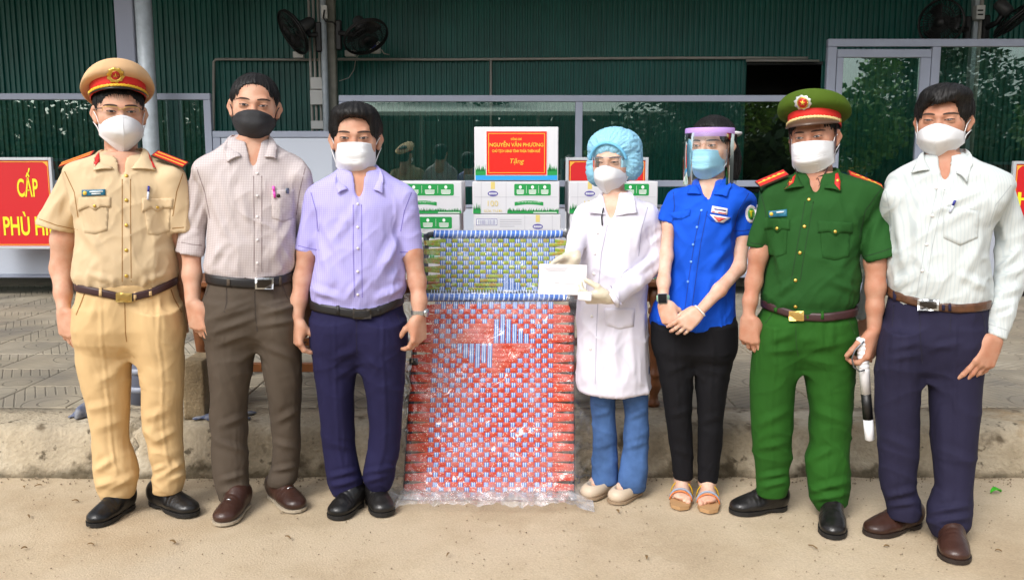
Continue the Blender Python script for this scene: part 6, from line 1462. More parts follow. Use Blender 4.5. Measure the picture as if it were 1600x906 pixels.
    # skin of the instep under the flats
    for (x0, y0, x1, y1) in ((945,752,930,768), (990,760,972,776)):
        P, Q = sdf_mesh([Cone(ground(x0, y0+14)+Vector((0,0,.07)), ground(x1, y1)+Vector((0,0,.036)), .030, .030, .01)], .004, 1); mesh_np('foot', P, Q, m_skinD, R_)
woman_coat()
# ------------------------------------------------------------------ 5: young woman in blue shirt
def woman_blue():
    pe = Person(1085, 775, 'young woman in bright blue shirt and face shield with purple band, hands clasped'); R_ = pe.root
    m_s = cloth('blue_cloth', srgb(16,84,210), var=.15); m_t = cloth('black_cloth', srgb(15,15,20), var=.1)
    rows = [(280,1092,1136,.050), (290,1075,1152,.060), (300,1058,1168,.070), (312,1050,1174,.085), (345,1050,1148,.105), (380,1048,1145,.108), (420,1046,1146,.100), (450,1036,1147,.105), (480,1022,1148,.115), (495,1018,1148,.115), (505,1018,1148,.115)]
    tr, tP, tQ = pants(pe, [(490,1020,1148,.105), (520,1021,1148,.110), (545,1024,1145,.105), (565,1027,1142,.100), (578,1029,1140,.095)],
        [(565,1025,1083), (585,1030,1082.5), (610,1034,1082), (650,1039,1081), (700,1047,1083), (746,1052,1083)], [(565,1085,1143), (585,1086,1139), (610,1088,1134), (650,1090,1130), (700,1090,1127), (752,1090,1120)], m_t, .01, -.01,
        folds=[(1045,580,1075,568,5,.004), (1095,575,1130,585,5,.004), (1045,650,1075,640,5,.004), (1092,660,1124,650,5,.004), (1052,700,1078,710,5,.004)], seed=91, hem=.003)
    sl = [sleeve(pe, [(1058,312,18,0), (1044,342,13,0)], ((1031,344), (1051,349))), sleeve(pe, [(1160,318,21,0), (1160,362,16,0)], ((1143,369), (1178,365)))]
    so, sP, sQ = shirt(pe, rows, sl, m_s, (1106,284,318,13), folds=[(1060,380,1085,480,7,.005), (1140,380,1110,420,6,.006), (1135,420,1120,500,7,.005), (1060,440,1040,495,7,.005), (1100,330,1080,350,5,.003), (1145,350,1120,390,6,.005), (1085,400,1080,500,7,.004), (1050,350,1070,380,5,.004)], seed=101, tilt=.12)
    H = Head(pe, 1100, 228, 47, yaw=20, sx=1.0)
    aR = arm(pe, [(1058,320,10,0), (1045,350,9.8,0), (1041,400,10.3,-.03), (1037,440,9.8,-.09), (1036,470,8.3,-.145)], (1037,473), (.36,-.12,-.93), (.35,.9,0), True, .86, ((42,40,20), (46,42,22), (50,42,22), (54,42,22)), (.5,.4), dy=-.150)
    aL = arm(pe, [(1160,325,12,0), (1160,366,13,0), (1153,418,12.3,-.05), (1124,453,10.4,-.13), (1096,483,8.4,-.185)], (1093,486), (-.72,-.04,-.66), (.1,1,-.1), False, .86, ((18,22,14), (22,26,16), (26,28,16), (30,30,18)), (.3,.3), dy=-.195, spread=.16)
    feet = []
    for (hx, hy, tx, ty, ax, ay) in ((1066,769,1063,791,1067,738), (1104,771,1107,796,1105,744)):
        A, B = ground(hx, hy), ground(tx, ty); d = (B-A); L = max(d.length, .2); d.normalize(); A = B - d*L; t = Vector((-d.y, d.x, 0)); up = Vector((0, 0, 1)); an = pe.p(ax, ay); f = [Cone(Vector((A+d*.05+up*.09)), Vector((an.x, A.y+d.y*.05, an.z)), .030, .034, .02), Ell(A+d*.05+up*.045, (.040,.032,.032), np.array((d, t, up)).T, .02), Cone(A+d*.06+up*.075, A+d*L*.68+up*.032, .030, .022, .03), Ell(A+d*L*.66+up*.030, (.058,.038,.018), np.array((d, t, up)).T, .02)]
        sg = 1 if t.x*(hx-1085) > 0 else -1
        for k in range(5): ll = (.050,.044,.038,.031,.024)[k]; s_ = (-.030+.0152*k)*sg; b0 = A + d*(L*.78-.004*k) + t*s_ + up*.024; f.append(Cone(b0, b0+d*ll*.75-up*.004, .0085-.0006*k + (.003 if k == 0 else 0), .0078-.0006*k + (.003 if k == 0 else 0), .003))
        feet.append((f, A, B, d, t, L))
    bo, bP, bQ = skin_mesh(pe, [(H.prims(True) + [torso_skin(pe, rows[:5])], .0032, ()), (aR, .0026, ()), (aL, .0026, ()), (feet[0][0], .003, ()), (feet[1][0], .003, ()), ([Loft(pe.rows([(330,1062,1138,.085), (420,1060,1134,.08), (480,1045,1130,.085), (560,1050,1122,.07)], .6), k=.03), Cone(pe.p(1064,545), pe.p(1062,640), .055, .042, .03), Cone(pe.p(1062,640), pe.p(1067,738), .042, .030, .02), Cone(pe.p(1110,545), pe.p(1108,640), .055, .042, .01), Cone(pe.p(1108,640), pe.p(1105,744), .042, .030, .02)], .008, ())], m_skinD)
    H.face(bP, bQ, bo, .5); H.mask('surgical', m_maskc, R_, W=.064)
    H.hair(R_, m_hair, .010, hl=.078, seed=9, back=-.11, extra=(((.05,-.07,-.06), (.045,.045,.075), .03), ((.055,-.055,-.13), (.03,.035,.07), .03)), part=-.01)
    # face shield
    P1 = []; P2 = []
    for i in range(33):
        a = math.radians(-88+176*i/32); x, y = .098*math.sin(a), .020+.098*math.cos(a); P2.append([H.w(x, y, .056), H.w(x, y, .052), H.w(x*1.01, y+.006, .03), H.w(x*1.02, y+.008, -.02), H.w(x*1.02, y+.006, -.08), H.w(x*1.01, y+.002, -.148)])
        P1.append([H.w(x*f, y*f+.0*f, z) for f, z in ((.985,.034), (1.006,.036), (1.008,.062), (.985,.068))])
    m_pb = mat('shield_band_purple', srgb(186,150,220), rough=.6); sh = MB().grid(P1).build('shield_band', m_pb, R_, True)
    MB().grid(P2).build('shield_visor', glass_material('shield_clear', (.965,.968,.975,1), .9, .02), sh, True)
    MB().tube([H.w(-.098, .020, .05), H.w(-.098, -.05, .05), H.w(-.06, -.125, .045), H.w(.06, -.125, .045), H.w(.098, -.05, .05), H.w(.098, .020, .05)], .006*H.s, 8).build('shield_strap', m_maskw, sh, True)
    collar(pe, ((1096,304),(1093,280),(1081,290),(1073,303)), ((1115,304),(1131,278),(1142,290),(1136,308)), m_s, so)
    nb = list(pe.bv); front_line(pe, [(1100,320), (1090,370), (1083,420), (1076,470), (1072,510)], 10, m_s, so); db = nb + DEC_BVH[-1:]
    seams(pe, [[(1170,302), (1154,330), (1147,358)], [(1052,300), (1054,322), (1051,346)], [(1145,361), (1160,361), (1177,358)], [(1095,330), (1085,380), (1077,430), (1068,500)], [(1105,330), (1095,380), (1088,430), (1078,505)]], mat('seam_blue', srgb(10,54,150), rough=.9), so)
    m_bb = mat('blue_button', srgb(110,160,236), rough=.3)
    for x, y in ((1096,329), (1089,355), (1083,382), (1080,409), (1075,440)): button(x, y, db, m_bb, so, .0048)
    decal('pocket_flap', [(1046,333), (1079,328), (1078,337), (1065,343), (1052,342)], nb, m_s, so, .003); decal('pocket_flap', [(1104,336), (1142,340), (1138,347), (1126,349), (1112,345)], nb, m_s, so, .003); fb = nb + DEC_BVH[-2:]
    m_bad = mat('badge_white', srgb(232,226,232), rough=.5); m_rp = mat('badge_pink_red', srgb(222,96,92), rough=.5)
    decal('badge', [(1113,322), (1137,326), (1136,336), (1111,332)], fb, m_bad, so, .004); decal('badge_lettering', [(1116,326), (1134,328.5), (1133.6,330.5), (1115.6,328)], fb, m_inkblue, so, .0052, sub=40); decal('badge_lettering', [(1113,330), (1134,333.2), (1133.8,335), (1112.6,331.6)], fb, m_rp, so, .0052, sub=40)
    decal('badge', [(1109,335), (1141,340), (1130,348), (1119,347)], fb, m_bad, so, .004); decal('badge_mark', [(1114,338), (1134,341), (1123,347)], fb, m_rp, so, .0055)
    decal('sleeve_patch', circ(1173.5,334.5,9,20,14), nb, m_bad, so, .0025, sub=6); pb = nb + DEC_BVH[-1:]; decal('patch_disc', circ(1174,334.5,5.6,18,9), pb, mat('patch_green', srgb(60,140,50), rough=.6), so, .0015, sub=6); decal('patch_mark', [(1171,329), (1177,329), (1177,331), (1175,331), (1175,339), (1173,339), (1173,331), (1171,331)], pb + DEC_BVH[-1:], m_yel, so, .0022, sub=9)
    # smart watch and bead bracelet
    c = pe.p(1036, 466, -.138); ax = Vector((.03, -.15, -1)).normalized(); u = ax.orthogonal().normalized(); w = ax.cross(u); r = 9.6*pe.m(466); P = []
    for i in range(28): a = 2*math.pi*i/28; d = u*math.cos(a)+w*math.sin(a); P.append([c + d*r*f + ax*z for f, z in ((.96,-.012), (1.04,-.011), (1.04,.011), (.96,.012))])
    wb_ = MB().grid(P, closeu=True).build('smart_watch', mat('mint_band', srgb(158,206,176), rough=.6), R_, True)
    f = Vector((-.25, -1, .1)).normalized(); s_ = f.cross(ax).normalized(); M = Matrix((s_, f, ax)).transposed().to_4x4(); M.translation = c + f*(r+.003); MB().box((-.018,-.004,-.020), (.018,.004,.020), M=M, bev=.003).build('watch_case', m_steelb, wb_); MB().box((-.0155,.0041,-.0175), (.0155,.0048,.0175), M=M).build('watch_screen', mat('screen_black', srgb(12,13,16), rough=.1), wb_)
    c = pe.p(1093.5, 485.5, -.190); ax = Vector((-.72,-.04,-.66)).normalized(); u = ax.orthogonal().normalized(); w = ax.cross(u); r = 9.6*pe.m(486); br = None; m_bead = mat('bead_white', srgb(226,222,214), rough=.25)
    for i in range(22):
        a = 2*math.pi*i/22; q = c + (u*math.cos(a)+w*math.sin(a))*r; bm = bmesh.new(); bmesh.ops.create_icosphere(bm, subdivisions=2, radius=.0041); o = mesh_np('bead', [v.co+q for v in bm.verts], [[v.index for v in fc.verts] for fc in bm.faces], m_bead, br or R_); bm.free()
        if br is None: br = o; o.name = 'bead_bracelet'
    m_sole = mat('sandal_sole', srgb(176,138,96), rough=.7); cols = (mat('strap_mustard', srgb(200,158,30), rough=.5), mat('strap_grey_blue', srgb(146,158,176), rough=.5), mat('strap_orange', srgb(214,120,60), rough=.5))
    for (f, A, B, d, t, L) in feet:
        up = Vector((0, 0, 1)); V = []; n = 32
        for zz in (.001, .016):
            for i in range(n):
                a = 2*math.pi*i/n; l = .5-.5*math.cos(a); sg = 1 if a < math.pi else -1; V.append(A + d*(l*(L+.055)-.01) + t*sg*np.interp(l, [0,.05,.2,.45,.75,.93,1], [0,.022,.031,.033,.044,.034,0]) + up*zz)
        o = mesh_np('sandal', V, [list(range(n))[::-1], list(range(n, 2*n))] + [(i, (i+1) % n, n+(i+1) % n, n+i) for i in range(n)], m_sole, R_, smooth=False)
        for k, (l, hz, ww) in enumerate(((.50,.068,.0028), (.76,.050,.0042), (.84,.045,.0030))): MB().tube([A + d*L*l + t*(.044*math.cos(math.pi*i/12)) + up*(.014+hz*.86*math.sin(math.pi*i/12)) for i in range(13)], ww, 8).build('sandal_strap', cols[k], o, True)
woman_blue()
# ------------------------------------------------------------------ 6: officer in green uniform
def officer_green():
    pe = Person(1262, 804, 'officer in green uniform and red-banded green cap holding a striped baton'); R_ = pe.root
    m_s = cloth('green_cloth', srgb(31,78,29), var=.15); m_t = cloth('green_trouser_cloth', srgb(35,86,22), var=.15)
    rows = [(268,1248,1306,.055), (276,1232,1326,.065), (282,1206,1354,.078), (290,1189,1374,.086), (301,1184,1380,.092), (322,1190,1370,.110), (360,1198,1345,.125), (400,1198,1340,.135), (430,1194,1343,.140), (452,1190,1342,.140), (465,1189,1339,.135), (476,1196,1333,.125)]
    tr, tP, tQ = pants(pe, [(472,1196,1333,.120), (490,1188,1334,.120), (520,1180,1337,.125), (550,1175,1337,.120), (580,1172,1336,.110)],
        [(560,1174,1249), (580,1172,1250), (600,1171,1244), (640,1171,1240), (680,1173,1238), (710,1178,1237), (735,1181,1233), (752,1181,1236), (772,1184,1229)],
        [(560,1250,1337), (590,1256,1335), (640,1265,1331), (690,1265,1327), (715,1259,1326), (760,1262,1327), (782,1266,1322), (797,1276,1314)], m_t, .02, -.02,
        folds=[(1210,530,1240,520,5,.006), (1200,550,1245,545,5,.006), (1185,700,1230,690,5,.006), (1180,665,1235,640,6,.006), (1265,545,1320,535,5,.005), (1260,560,1310,570,6,.006), (1280,500,1285,540,4,.005), (1300,500,1300,545,4,.005), (1265,720,1300,700,5,.007), (1270,765,1320,752,5,.009), (1268,780,1318,772,4,.008), (1190,745,1228,738,4,.009), (1190,760,1228,752,4,.008), (1270,640,1325,660,7,.006), (1215,505,1210,540,5,.005)], seed=111, hem=.007, knee=.005)
    sl = [sleeve(pe, [(1210,312,24,0), (1187,375,17.5,0)], ((1170,386), (1200,389))), sleeve(pe, [(1356,312,26,0), (1374,385,27,-.09)], ((1344,409), (1404,391)))]
    so, sP, sQ = shirt(pe, rows, sl, m_s, (1274,270,308,14.5), folds=[(1200,350,1220,420,6,.005), (1335,370,1310,420,7,.005), (1215,460,1240,440,5,.005), (1335,455,1300,440,5,.005), (1380,320,1360,380,6,.005), (1200,330,1190,375,5,.004), (1330,330,1345,380,6,.005), (1240,320,1225,360,5,.003)], seed=121, tilt=.16)
    H = Head(pe, 1263, 215, 51, yaw=13, roll=5, sx=1.04)
    aR = arm(pe, [(1208,316,13,0), (1195,355,14,.0), (1185,398,15,0), (1178,440,13,0), (1172,470,11,-.02), (1170,492,10,-.03)], (1170,495), (.05,-.06,-1), (.6,.8,0), True, 1.0, ((20,26,16), (26,30,18), (32,34,20), (38,36,22)), (.4,.6), dy=-.035)
    aL = arm(pe, [(1358,318,15,0), (1368,360,16.5,-.06), (1368,408,17.5,-.10), (1368,450,15.5,-.115), (1367,480,13.2,-.125), (1366,512,11.5,-.135)], (1367,515), (-.16,-.04,-1), (-.72,.62,0), False, 1.10, ((38,46,26), (40,48,28), (44,50,28), (48,50,28)), (.5,.55), dy=-.138)
    bo, bP, bQ = skin_mesh(pe, [(H.prims() + [torso_skin(pe, rows[:6])], .0032, ()), (aR, .0027, ()), (aL, .0027, ())], m_skinE)
    H.face(bP, bQ, bo, .5); H.hair(R_, m_hair, .003, hl=.056, seed=11); H.mask('surgical', m_maskw, R_, W=.074)
    m_cap = cloth('cap_green', srgb(72,96,22), bump=.1); m_cordc = mat('cap_cord_cream', srgb(222,200,140), rough=.6)
    co, cb = cap(H, R_, m_cap, MATS['cap_red'], m_cordc, mat('visor_brown', srgb(84,62,48), rough=.35), rim=(.124, .122, .106, .058), visor=.044, bz=.042, bt=.022, vd=.5)
    cap_badge(1254.5, 160.5, 13, cb, co, mat('wreath_silver', srgb(206,208,204), rough=.3, metal=.5))
    MB().tube([H.w(-.078,.03,.045), H.w(-.074,.045,-.04), H.w(-.045,.075,-.13), H.w(0,.082,-.148), H.w(.045,.070,-.135), H.w(.076,.03,-.05), H.w(.082,.01,.045)], .0028*H.s, 6).tube([H.w(.025,.084,-.142), H.w(.034,.092,-.165), H.w(.024,.094,-.182), H.w(.016,.092,-.165), H.w(.022,.084,-.145)], .0014*H.s, 5).build('chin_strap', mat('strap_brown', srgb(58,34,34), rough=.6), co, True)
    collar(pe, ((1256,292),(1249,268),(1238,281),(1225,297)), ((1288,294),(1304,264),(1313,276),(1314,300)), m_s, so)
    nb = list(pe.bv)
    for poly in ([(1226,296), (1234,282), (1243,273), (1240,286)], [(1305,272), (1309,271), (1313,284), (1312,298), (1304,288)]): decal('collar_tab', poly, nb, m_epr, so, .0035, sub=6); decal('tab_star', circ(sum(p[0] for p in poly)/len(poly), sum(p[1] for p in poly)/len(poly), 2), nb, m_epy, so, .005, sub=9)
    front_line(pe, [(1264,308), (1257,350), (1250,395), (1243,440), (1241,478)], 13, m_s, so); db = nb + DEC_BVH[-1:]
    seams(pe, [[(1187,294), (1196,330), (1199,372)], [(1376,296), (1352,330), (1343,372)], [(1173,380), (1200,383)], [(1346,402), (1372,395), (1401,385)], [(1258,315), (1244,395), (1236,440)], [(1271,315), (1257,395), (1250,440)]], mat('seam_dgreen', srgb(20,54,18), rough=.9), so)
    for x, y in ((1264,312), (1257,354), (1250,395), (1243,438), (1243,479)): button(x, y, db, m_goldbtn, so, .0065)
    for x0, x1, y0 in ((1194,1234,340), (1278,1332,345)):
        xm = (x0+x1)/2; decal('pocket', [(x0+2,y0+6), (x1-3,y0+6), (x1-5,y0+56), (xm,y0+62), (x0+7,y0+58)], nb, m_s, so, .0014, sub=8); fb = DEC_BVH[-1:]
        decal('pocket_flap', [(x0,y0), (x1,y0+3), (x1,y0+20), (xm+8,y0+18), (xm,y0+24), (xm-8,y0+17), (x0,y0+19)], nb + fb, m_s, so, .0030, sub=7); button(xm, y0+17, nb + DEC_BVH[-1:], m_goldbtn, so, .0060)
    decal('name_plate', [(1201,330), (1230,327), (1230,338), (1201,340)], nb, m_plate, so, .004); decal('plate_emblem', circ(1205,334.5,3), nb, m_epy, so, .0052, sub=9); decal('plate_lettering', [(1213,331), (1226,330), (1226,332), (1213,333)], nb, m_pw2, so, .0052, sub=40)
    epaulette(pe, pe.p(1229,271,-.005), pe.p(1184,290,-.005), .05, so, (m_epg, m_epr, m_epy), (0,), star=4, tilt=.5); epaulette(pe, pe.p(1325,272,-.005), pe.p(1378,294,-.005), .05, so, (m_epg, m_epr, m_epy), (0,), star=4, tilt=.5)
    belt(pe, tP, tQ, [(1195,474), (1215,484), (1247,494), (1290,491), (1335,481)], 13, m_beltbrown, (1233,486,1256,501), (m_goldb, MATS['buckle_plate_gold']), [(1262,495,4,14), (1285,491,4.5,16), (1212,481,5,14)], m_t)
    sm = mat('seam_green', srgb(28,70,16), rough=.9); tb_ = [bvh_of(tP, tQ)]
    for pl, w in (([(1243,504), (1244,535), (1247,556)], 1.5), ([(1322,492), (1330,508), (1336,522)], 1.6), ([(1207,490), (1196,504), (1188,512)], 1.6)): decal('seam', strip(pl, w), tb_, sm, tr, .0008, sub=8)
    # baton with ribbed grip, black band and wire ring
    a, b2 = pe.p(1346,527,-.155), pe.p(1359,687,-.13); d = (b2-a); Lb = d.length; d.normalize(); r = 8.0*pe.m(600); at_ = lambda t: a + d*Lb*t
    ba = empty('baton', b2, 'white traffic baton with a black band and ribbed grip in the green-uniformed officer\'s hand', 'baton'); m_bw = mat('baton_white', srgb(232,232,236), rough=.35)
    pts = [(0,.7), (.01,1), (.05,1)] + [(.05+.26*i/24, 1.06 if i % 4 < 2 else .94) for i in range(25)] + [(.33,1.0), (.54,.96)]
    MB().tube([at_(t) for t, f in pts], [r*f for t, f in pts], 20).build('grip', m_bw, ba, True); MB().tube([at_(.54), at_(.79)], r*.97, 20).build('black_band', m_black, ba, True); MB().tube([at_(.79), at_(.99), at_(1)], [r*.95, r*.92, r*.7], 20).build('tip', m_bw, ba, True)
    rp = [(1350,533), (1345,538), (1336,547), (1331,560), (1334,573), (1343,580), (1351,578)]; MB().tube([pe.p(x, y, -.155-.018) for x, y in rp], .0032, 8).build('wire_ring', mat('wire_grey', srgb(120,124,130), rough=.3, metal=.8), ba, True)
    for hl, to in (((1229,793), (1141,801)), ((1297,797), (1302,843))): shoe(pe, hl, to, m_blackleather, 'dress', .102)
officer_green()
# ------------------------------------------------------------------ 7: man in striped white shirt
def man_striped():
    pe = Person(1462, 832, 'man in striped white long-sleeved shirt, brown belt and dark blue trousers'); R_ = pe.root
    m_s = grid_cloth('striped_cloth', srgb(200,206,205), srgb(172,184,188), .0115, .36, vert_only=True, fac=.45); m_t = cloth('dark_navy_cloth', srgb(36,34,58), var=.15)
    rows = [(240,1446,1506,.055), (250,1428,1525,.065), (261,1404,1556,.078), (273,1386,1578,.088), (288,1380,1586,.096), (312,1383,1574,.115), (350,1389,1548,.125), (400,1389,1542,.130), (440,1388,1544,.135), (456,1389,1546,.132), (466,1391,1543,.128)]
    tr, tP, tQ = pants(pe, [(460,1388,1544,.125), (490,1382,1543,.125), (530,1374,1540,.130), (560,1368,1538,.125), (592,1366,1536,.115)],
        [(570,1367,1443), (600,1366,1441), (640,1366,1437), (690,1370,1437), (730,1372,1434), (760,1374,1432), (780,1381,1438), (795,1384,1441), (808,1386,1437)],
        [(570,1446,1538), (600,1449,1535), (640,1452,1532), (700,1455,1527), (760,1460,1521), (795,1447,1520), (815,1447,1519), (836,1459,1503)], m_t, .0, -.07,
        folds=[(1395,545,1435,535,5,.005), (1390,560,1436,555,5,.005), (1455,545,1500,535,5,.005), (1395,480,1400,600,6,.003), (1485,480,1492,640,6,.003), (1385,775,1430,765,5,.008), (1390,790,1435,783,4,.007), (1455,800,1510,790,5,.009), (1455,815,1512,808,5,.008), (1375,680,1425,700,7,.004), (1465,700,1515,720,7,.004), (1470,640,1480,780,8,.004)], seed=131, hem=.007)
    sl = [sleeve(pe, [(1398,308,20,.03), (1386,360,17,.16), (1366,430,15,.24), (1352,480,12.5,.26)], ((1340,499), (1362,501))), sleeve(pe, [(1562,308,27,0), (1580,365,24,0), (1580,430,22.5,-.03), (1566,490,18,-.085), (1559,515,16.5,-.105)], ((1537,518), (1572,532)))]
    so, sP, sQ = shirt(pe, rows, sl, m_s, (1476,242,292,14.5), folds=[(1450,335,1530,300,8,.008), (1470,350,1535,315,7,.006), (1400,330,1415,420,7,.005), (1535,370,1500,440,8,.006), (1395,450,1430,425,6,.005), (1540,450,1500,430,6,.005), (1590,390,1565,420,5,.007), (1592,420,1560,440,5,.007), (1590,450,1565,462,5,.006), (1578,475,1552,488,4,.006), (1440,300,1430,400,7,.004), (1560,330,1575,380,6,.005)], seed=141, amp=.004, tilt=.12, hemfold=.002)
    H = Head(pe, 1467, 188, 54, yaw=8, sx=1.10)
    aL = arm(pe, [(1558,312,15,0), (1578,365,15,0), (1578,430,13,-.03), (1566,490,10.5,-.085), (1560,512,10.5,-.105), (1556,525,11,-.116)], (1554,527), (-.40,-.10,-.9), (-.25,.95,-.1), False, 1.12, ((10,14,8), (14,16,10), (20,20,12), (26,24,14)), (.75,.25), dy=-.122)
    aR = arm(pe, [(1400,312,14,.03), (1386,360,12,.16), (1366,430,10.5,.24), (1354,485,10,.26), (1350,503,9.5,.26)], (1350,505), (-.05,0,-1), (.6,.8,0), True, .95, dy=.26)
    bo, bP, bQ = skin_mesh(pe, [(H.prims() + [torso_skin(pe, rows[:6])], .0032, ()), (aL, .0027, ()), (aR, .0032, ())], m_skinE)
    H.face(bP, bQ, bo, .8, .8); H.mask('kn95', m_maskw, R_, W=.072)
    H.hair(R_, m_hair, .015, hl=.070, seed=13, extra=(((.01,.036,.086), (.074,.060,.034), .03),), fringe=(((.045,.085,.085), (-.005,.097,.062), .016, .012, .012), ((-.02,.090,.080), (-.052,.066,.045), .014, .008, .012), ((0,.096,.070), (-.022,.096,.048), .008, .003, .006)), part=.04)
    collar(pe, ((1452,266),(1446,238),(1434,254),(1424,271)), ((1494,270),(1507,235),(1519,252),(1511,286)), m_s, so)
    nb = list(pe.bv)
    front_line(pe, [(1470,292), (1460,340), (1450,390), (1441,430), (1438,474)], 12, m_s, so); db = nb + DEC_BVH[-1:]
    seams(pe, [[(1382,288), (1390,330), (1392,360)], [(1580,290), (1556,320), (1545,356)], [(1542,505), (1577,517)], [(1464,296), (1444,390), (1432,465)], [(1476,296), (1456,390), (1445,465)]], mat('seam_pale', srgb(172,178,180), rough=.9), so)
    for x, y in ((1461,294), (1455,337), (1446,382), (1439,423)): button(x+2, y, db, m_pearl, so, .0052)
    decal('pocket', [(1473,322), (1530,330), (1528,372), (1500,384), (1474,372)], nb, m_s, so, .0016); pen(1491, 313, 1483, 332, pe, m_inkblue, m_penw, so)
    m_croc = mat('belt_croc', srgb(96,62,40), rough=.4, var=.5, vscale=40, bump=.8, bscale=60, bdist=.003)
    belt(pe, tP, tQ, [(1386,457), (1415,469), (1456,477), (1500,477), (1547,469)], 14.5, m_croc, (1434,468,1467,485), (m_steelb, m_gun), [(1474,477,5,16), (1484,477,4.5,18), (1398,463,5,16)], m_t)
    sm = mat('seam_dark', srgb(26,24,44), rough=.9); tb_ = [bvh_of(tP, tQ)]
    for pl, w in (([(1437,488), (1438,530), (1441,568)], 1.5), ([(1532,482), (1538,500), (1540,520)], 1.6), ([(1486,486), (1484,520)], 1.4), ([(1397,476), (1394,510)], 1.4)): decal('seam', strip(pl, w), tb_, sm, tr, .0008, sub=8)
    for hl, to in (((1436,818), (1354,837)), ((1481,836), (1494,882))): shoe(pe, hl, to, m_brownleather, 'dress', .106, m_sole=mat('dark_brown_sole', srgb(40,30,26), rough=.6))
man_striped()
# ================================================================== FOLDING COT in a clear plastic bag
def quad_surface(TL, TR, BL, BR, Yt, Yb):
    a, b2, c, d = at(*TL, Yt), at(*TR, Yt), at(*BL, Yb), at(*BR, Yb)
    n = ((b2-a).cross(c-a)).normalized(); n = n if n.y < 0 else -n
    return (lambda u, v: (a*(1-u)+b2*u)*(1-v) + (c*(1-u)+d*u)*v), n
m_sred = bpy.data.materials.new('strap_red'); m_sred.use_nodes = True
m_sgrn = bpy.data.materials.new('strap_green'); m_sgrn.use_nodes = True
for m_, c1, c2, c3 in ((m_sred, srgb(206,62,30), srgb(240,206,186), srgb(178,40,24)), (m_sgrn, srgb(146,172,48), srgb(196,208,72), srgb(200,96,50))):
    N, L, b = nodes_of(m_); b.inputs['Roughness'].default_value = .45
    tc = N.new('ShaderNodeTexCoord'); vo = N.new('ShaderNodeTexVoronoi'); vo.inputs['Scale'].default_value = 105; L.new(tc.outputs['Object'], vo.inputs['Vector'])
    r = N.new('ShaderNodeMapRange'); r.inputs[1].default_value = .26; r.inputs[2].default_value = .19; L.new(vo.outputs['Distance'], r.inputs[0])
    nz = N.new('ShaderNodeTexNoise'); nz.inputs['Scale'].default_value = 60; L.new(tc.outputs['Object'], nz.inputs['Vector'])
    r2 = N.new('ShaderNodeMapRange'); r2.inputs[1].default_value = .5; r2.inputs[2].default_value = .62; L.new(nz.outputs[0], r2.inputs[0])
    col = mix_col(N, L, math_node(N, L, 'MULTIPLY', r2.outputs[0], .5), c1, c3); L.new(mix_col(N, L, r.outputs[0], col, c2), b.inputs['Base Color'])
m_sblu = mat('strap_blue', srgb(52,112,206), rough=.4); m_swhi = mat('strap_pale', srgb(206,222,246), rough=.4)
def ribbon_mesh(name, pts, side, nrm, w, mats, parent, stripes=1, arch=.0012):
    """ribbon along pts (list), side vectors, normal; stripes = count of lengthwise colour strips"""
    k = stripes+1; V = []; Fc = []; fm = []
    for p, s_ in zip(pts, side):
        for j in range(k):
            t = -1+2*j/(k-1) if k > 1 else 0; V.append(p + s_*w/2*t + nrm*arch*(1-t*t))
    for i in range(len(pts)-1):
        for j in range(k-1): Fc.append((i*k+j, i*k+j+1, (i+1)*k+j+1, (i+1)*k+j)); fm.append(j % 2 if len(mats) > 1 else 0)
    return mesh_np(name, V, Fc, None, parent, True, mats=mats, fm=fm)
def weave(parent, Sf, n, nc, nr, u0, u1, v0, v1, mrow, floats, sname, tube_r, wb=.76, wr=1.10):
    pitch_v = (v1-v0)/nr; pitch_u = (u1-u0)/nc; amp = .0024
    top = np.zeros((nr, nc), bool)
    for r in range(nr):
        for c in range(nc): top[r, c] = floats(r, c) if floats(r, c) is not None else (r+c) % 2 == 0
    for c in range(nc):                                     # lengthwise blue straps
        u = u0+(c+.5)*pitch_u; pts = []; sd = []
        w = (Sf(u+pitch_u/2, .5)-Sf(u-pitch_u/2, .5)).length*wb
        vs_ = [(v0-.012, 0.0)] + [(v0+(r+f)*pitch_v, -amp if top[r, c] else amp) for r in range(nr) for f in (.25, .5, .75)] + [(v1+.006, 0)]
        for v, h in vs_: pts.append(Sf(u, v)+n*h); sd.append((Sf(u+.01, v)-Sf(u-.01, v)).normalized())
        ribbon_mesh(sname[0], pts, sd, n, w, [m_sblu, m_swhi], parent, 5, .0006)
    for r in range(nr):                                     # crosswise patterned straps
        v = v0+(r+.5)*pitch_v; pts = []; sd = []; w = (Sf(.5, v+pitch_v/2)-Sf(.5, v-pitch_v/2)).length*.95
        pair = (.30 if r % 2 == 0 else -.30)*pitch_v; jit = random.uniform(-.06, .06)*pitch_v
        L_ = (Sf(1, v)-Sf(0, v)).length; tb = tube_r/L_
        us = [(-.012, -tube_r*1.5, 1), (-.020, -.3*tube_r, 1), (-.008, tube_r*.9, 1), (.012, tube_r*1.15, 1), (u0*.45, .006, .8), (u0*.8, .003, .4)] + [(u0+(c+f)*pitch_u, amp if top[r, c] else -amp, 0) for c in range(nc) for f in (.25, .5, .75)] + [(1-(1-u1)*.8, .003, .4), (1-(1-u1)*.45, .006, .8), (.988, tube_r*1.15, 1), (1.008, tube_r*.9, 1), (1.020, -.3*tube_r, 1), (1.012, -tube_r*1.5, 1)]
        for u, h, pr in us:
            vv = v+pair*pr+jit*pr; pts.append(Sf(u, vv)+n*h); sd.append((Sf(u, v+.01)-Sf(u, v-.01)).normalized())
        ribbon_mesh(sname[1], pts, sd, n, w*wr, [mrow], parent, 3, .0022)
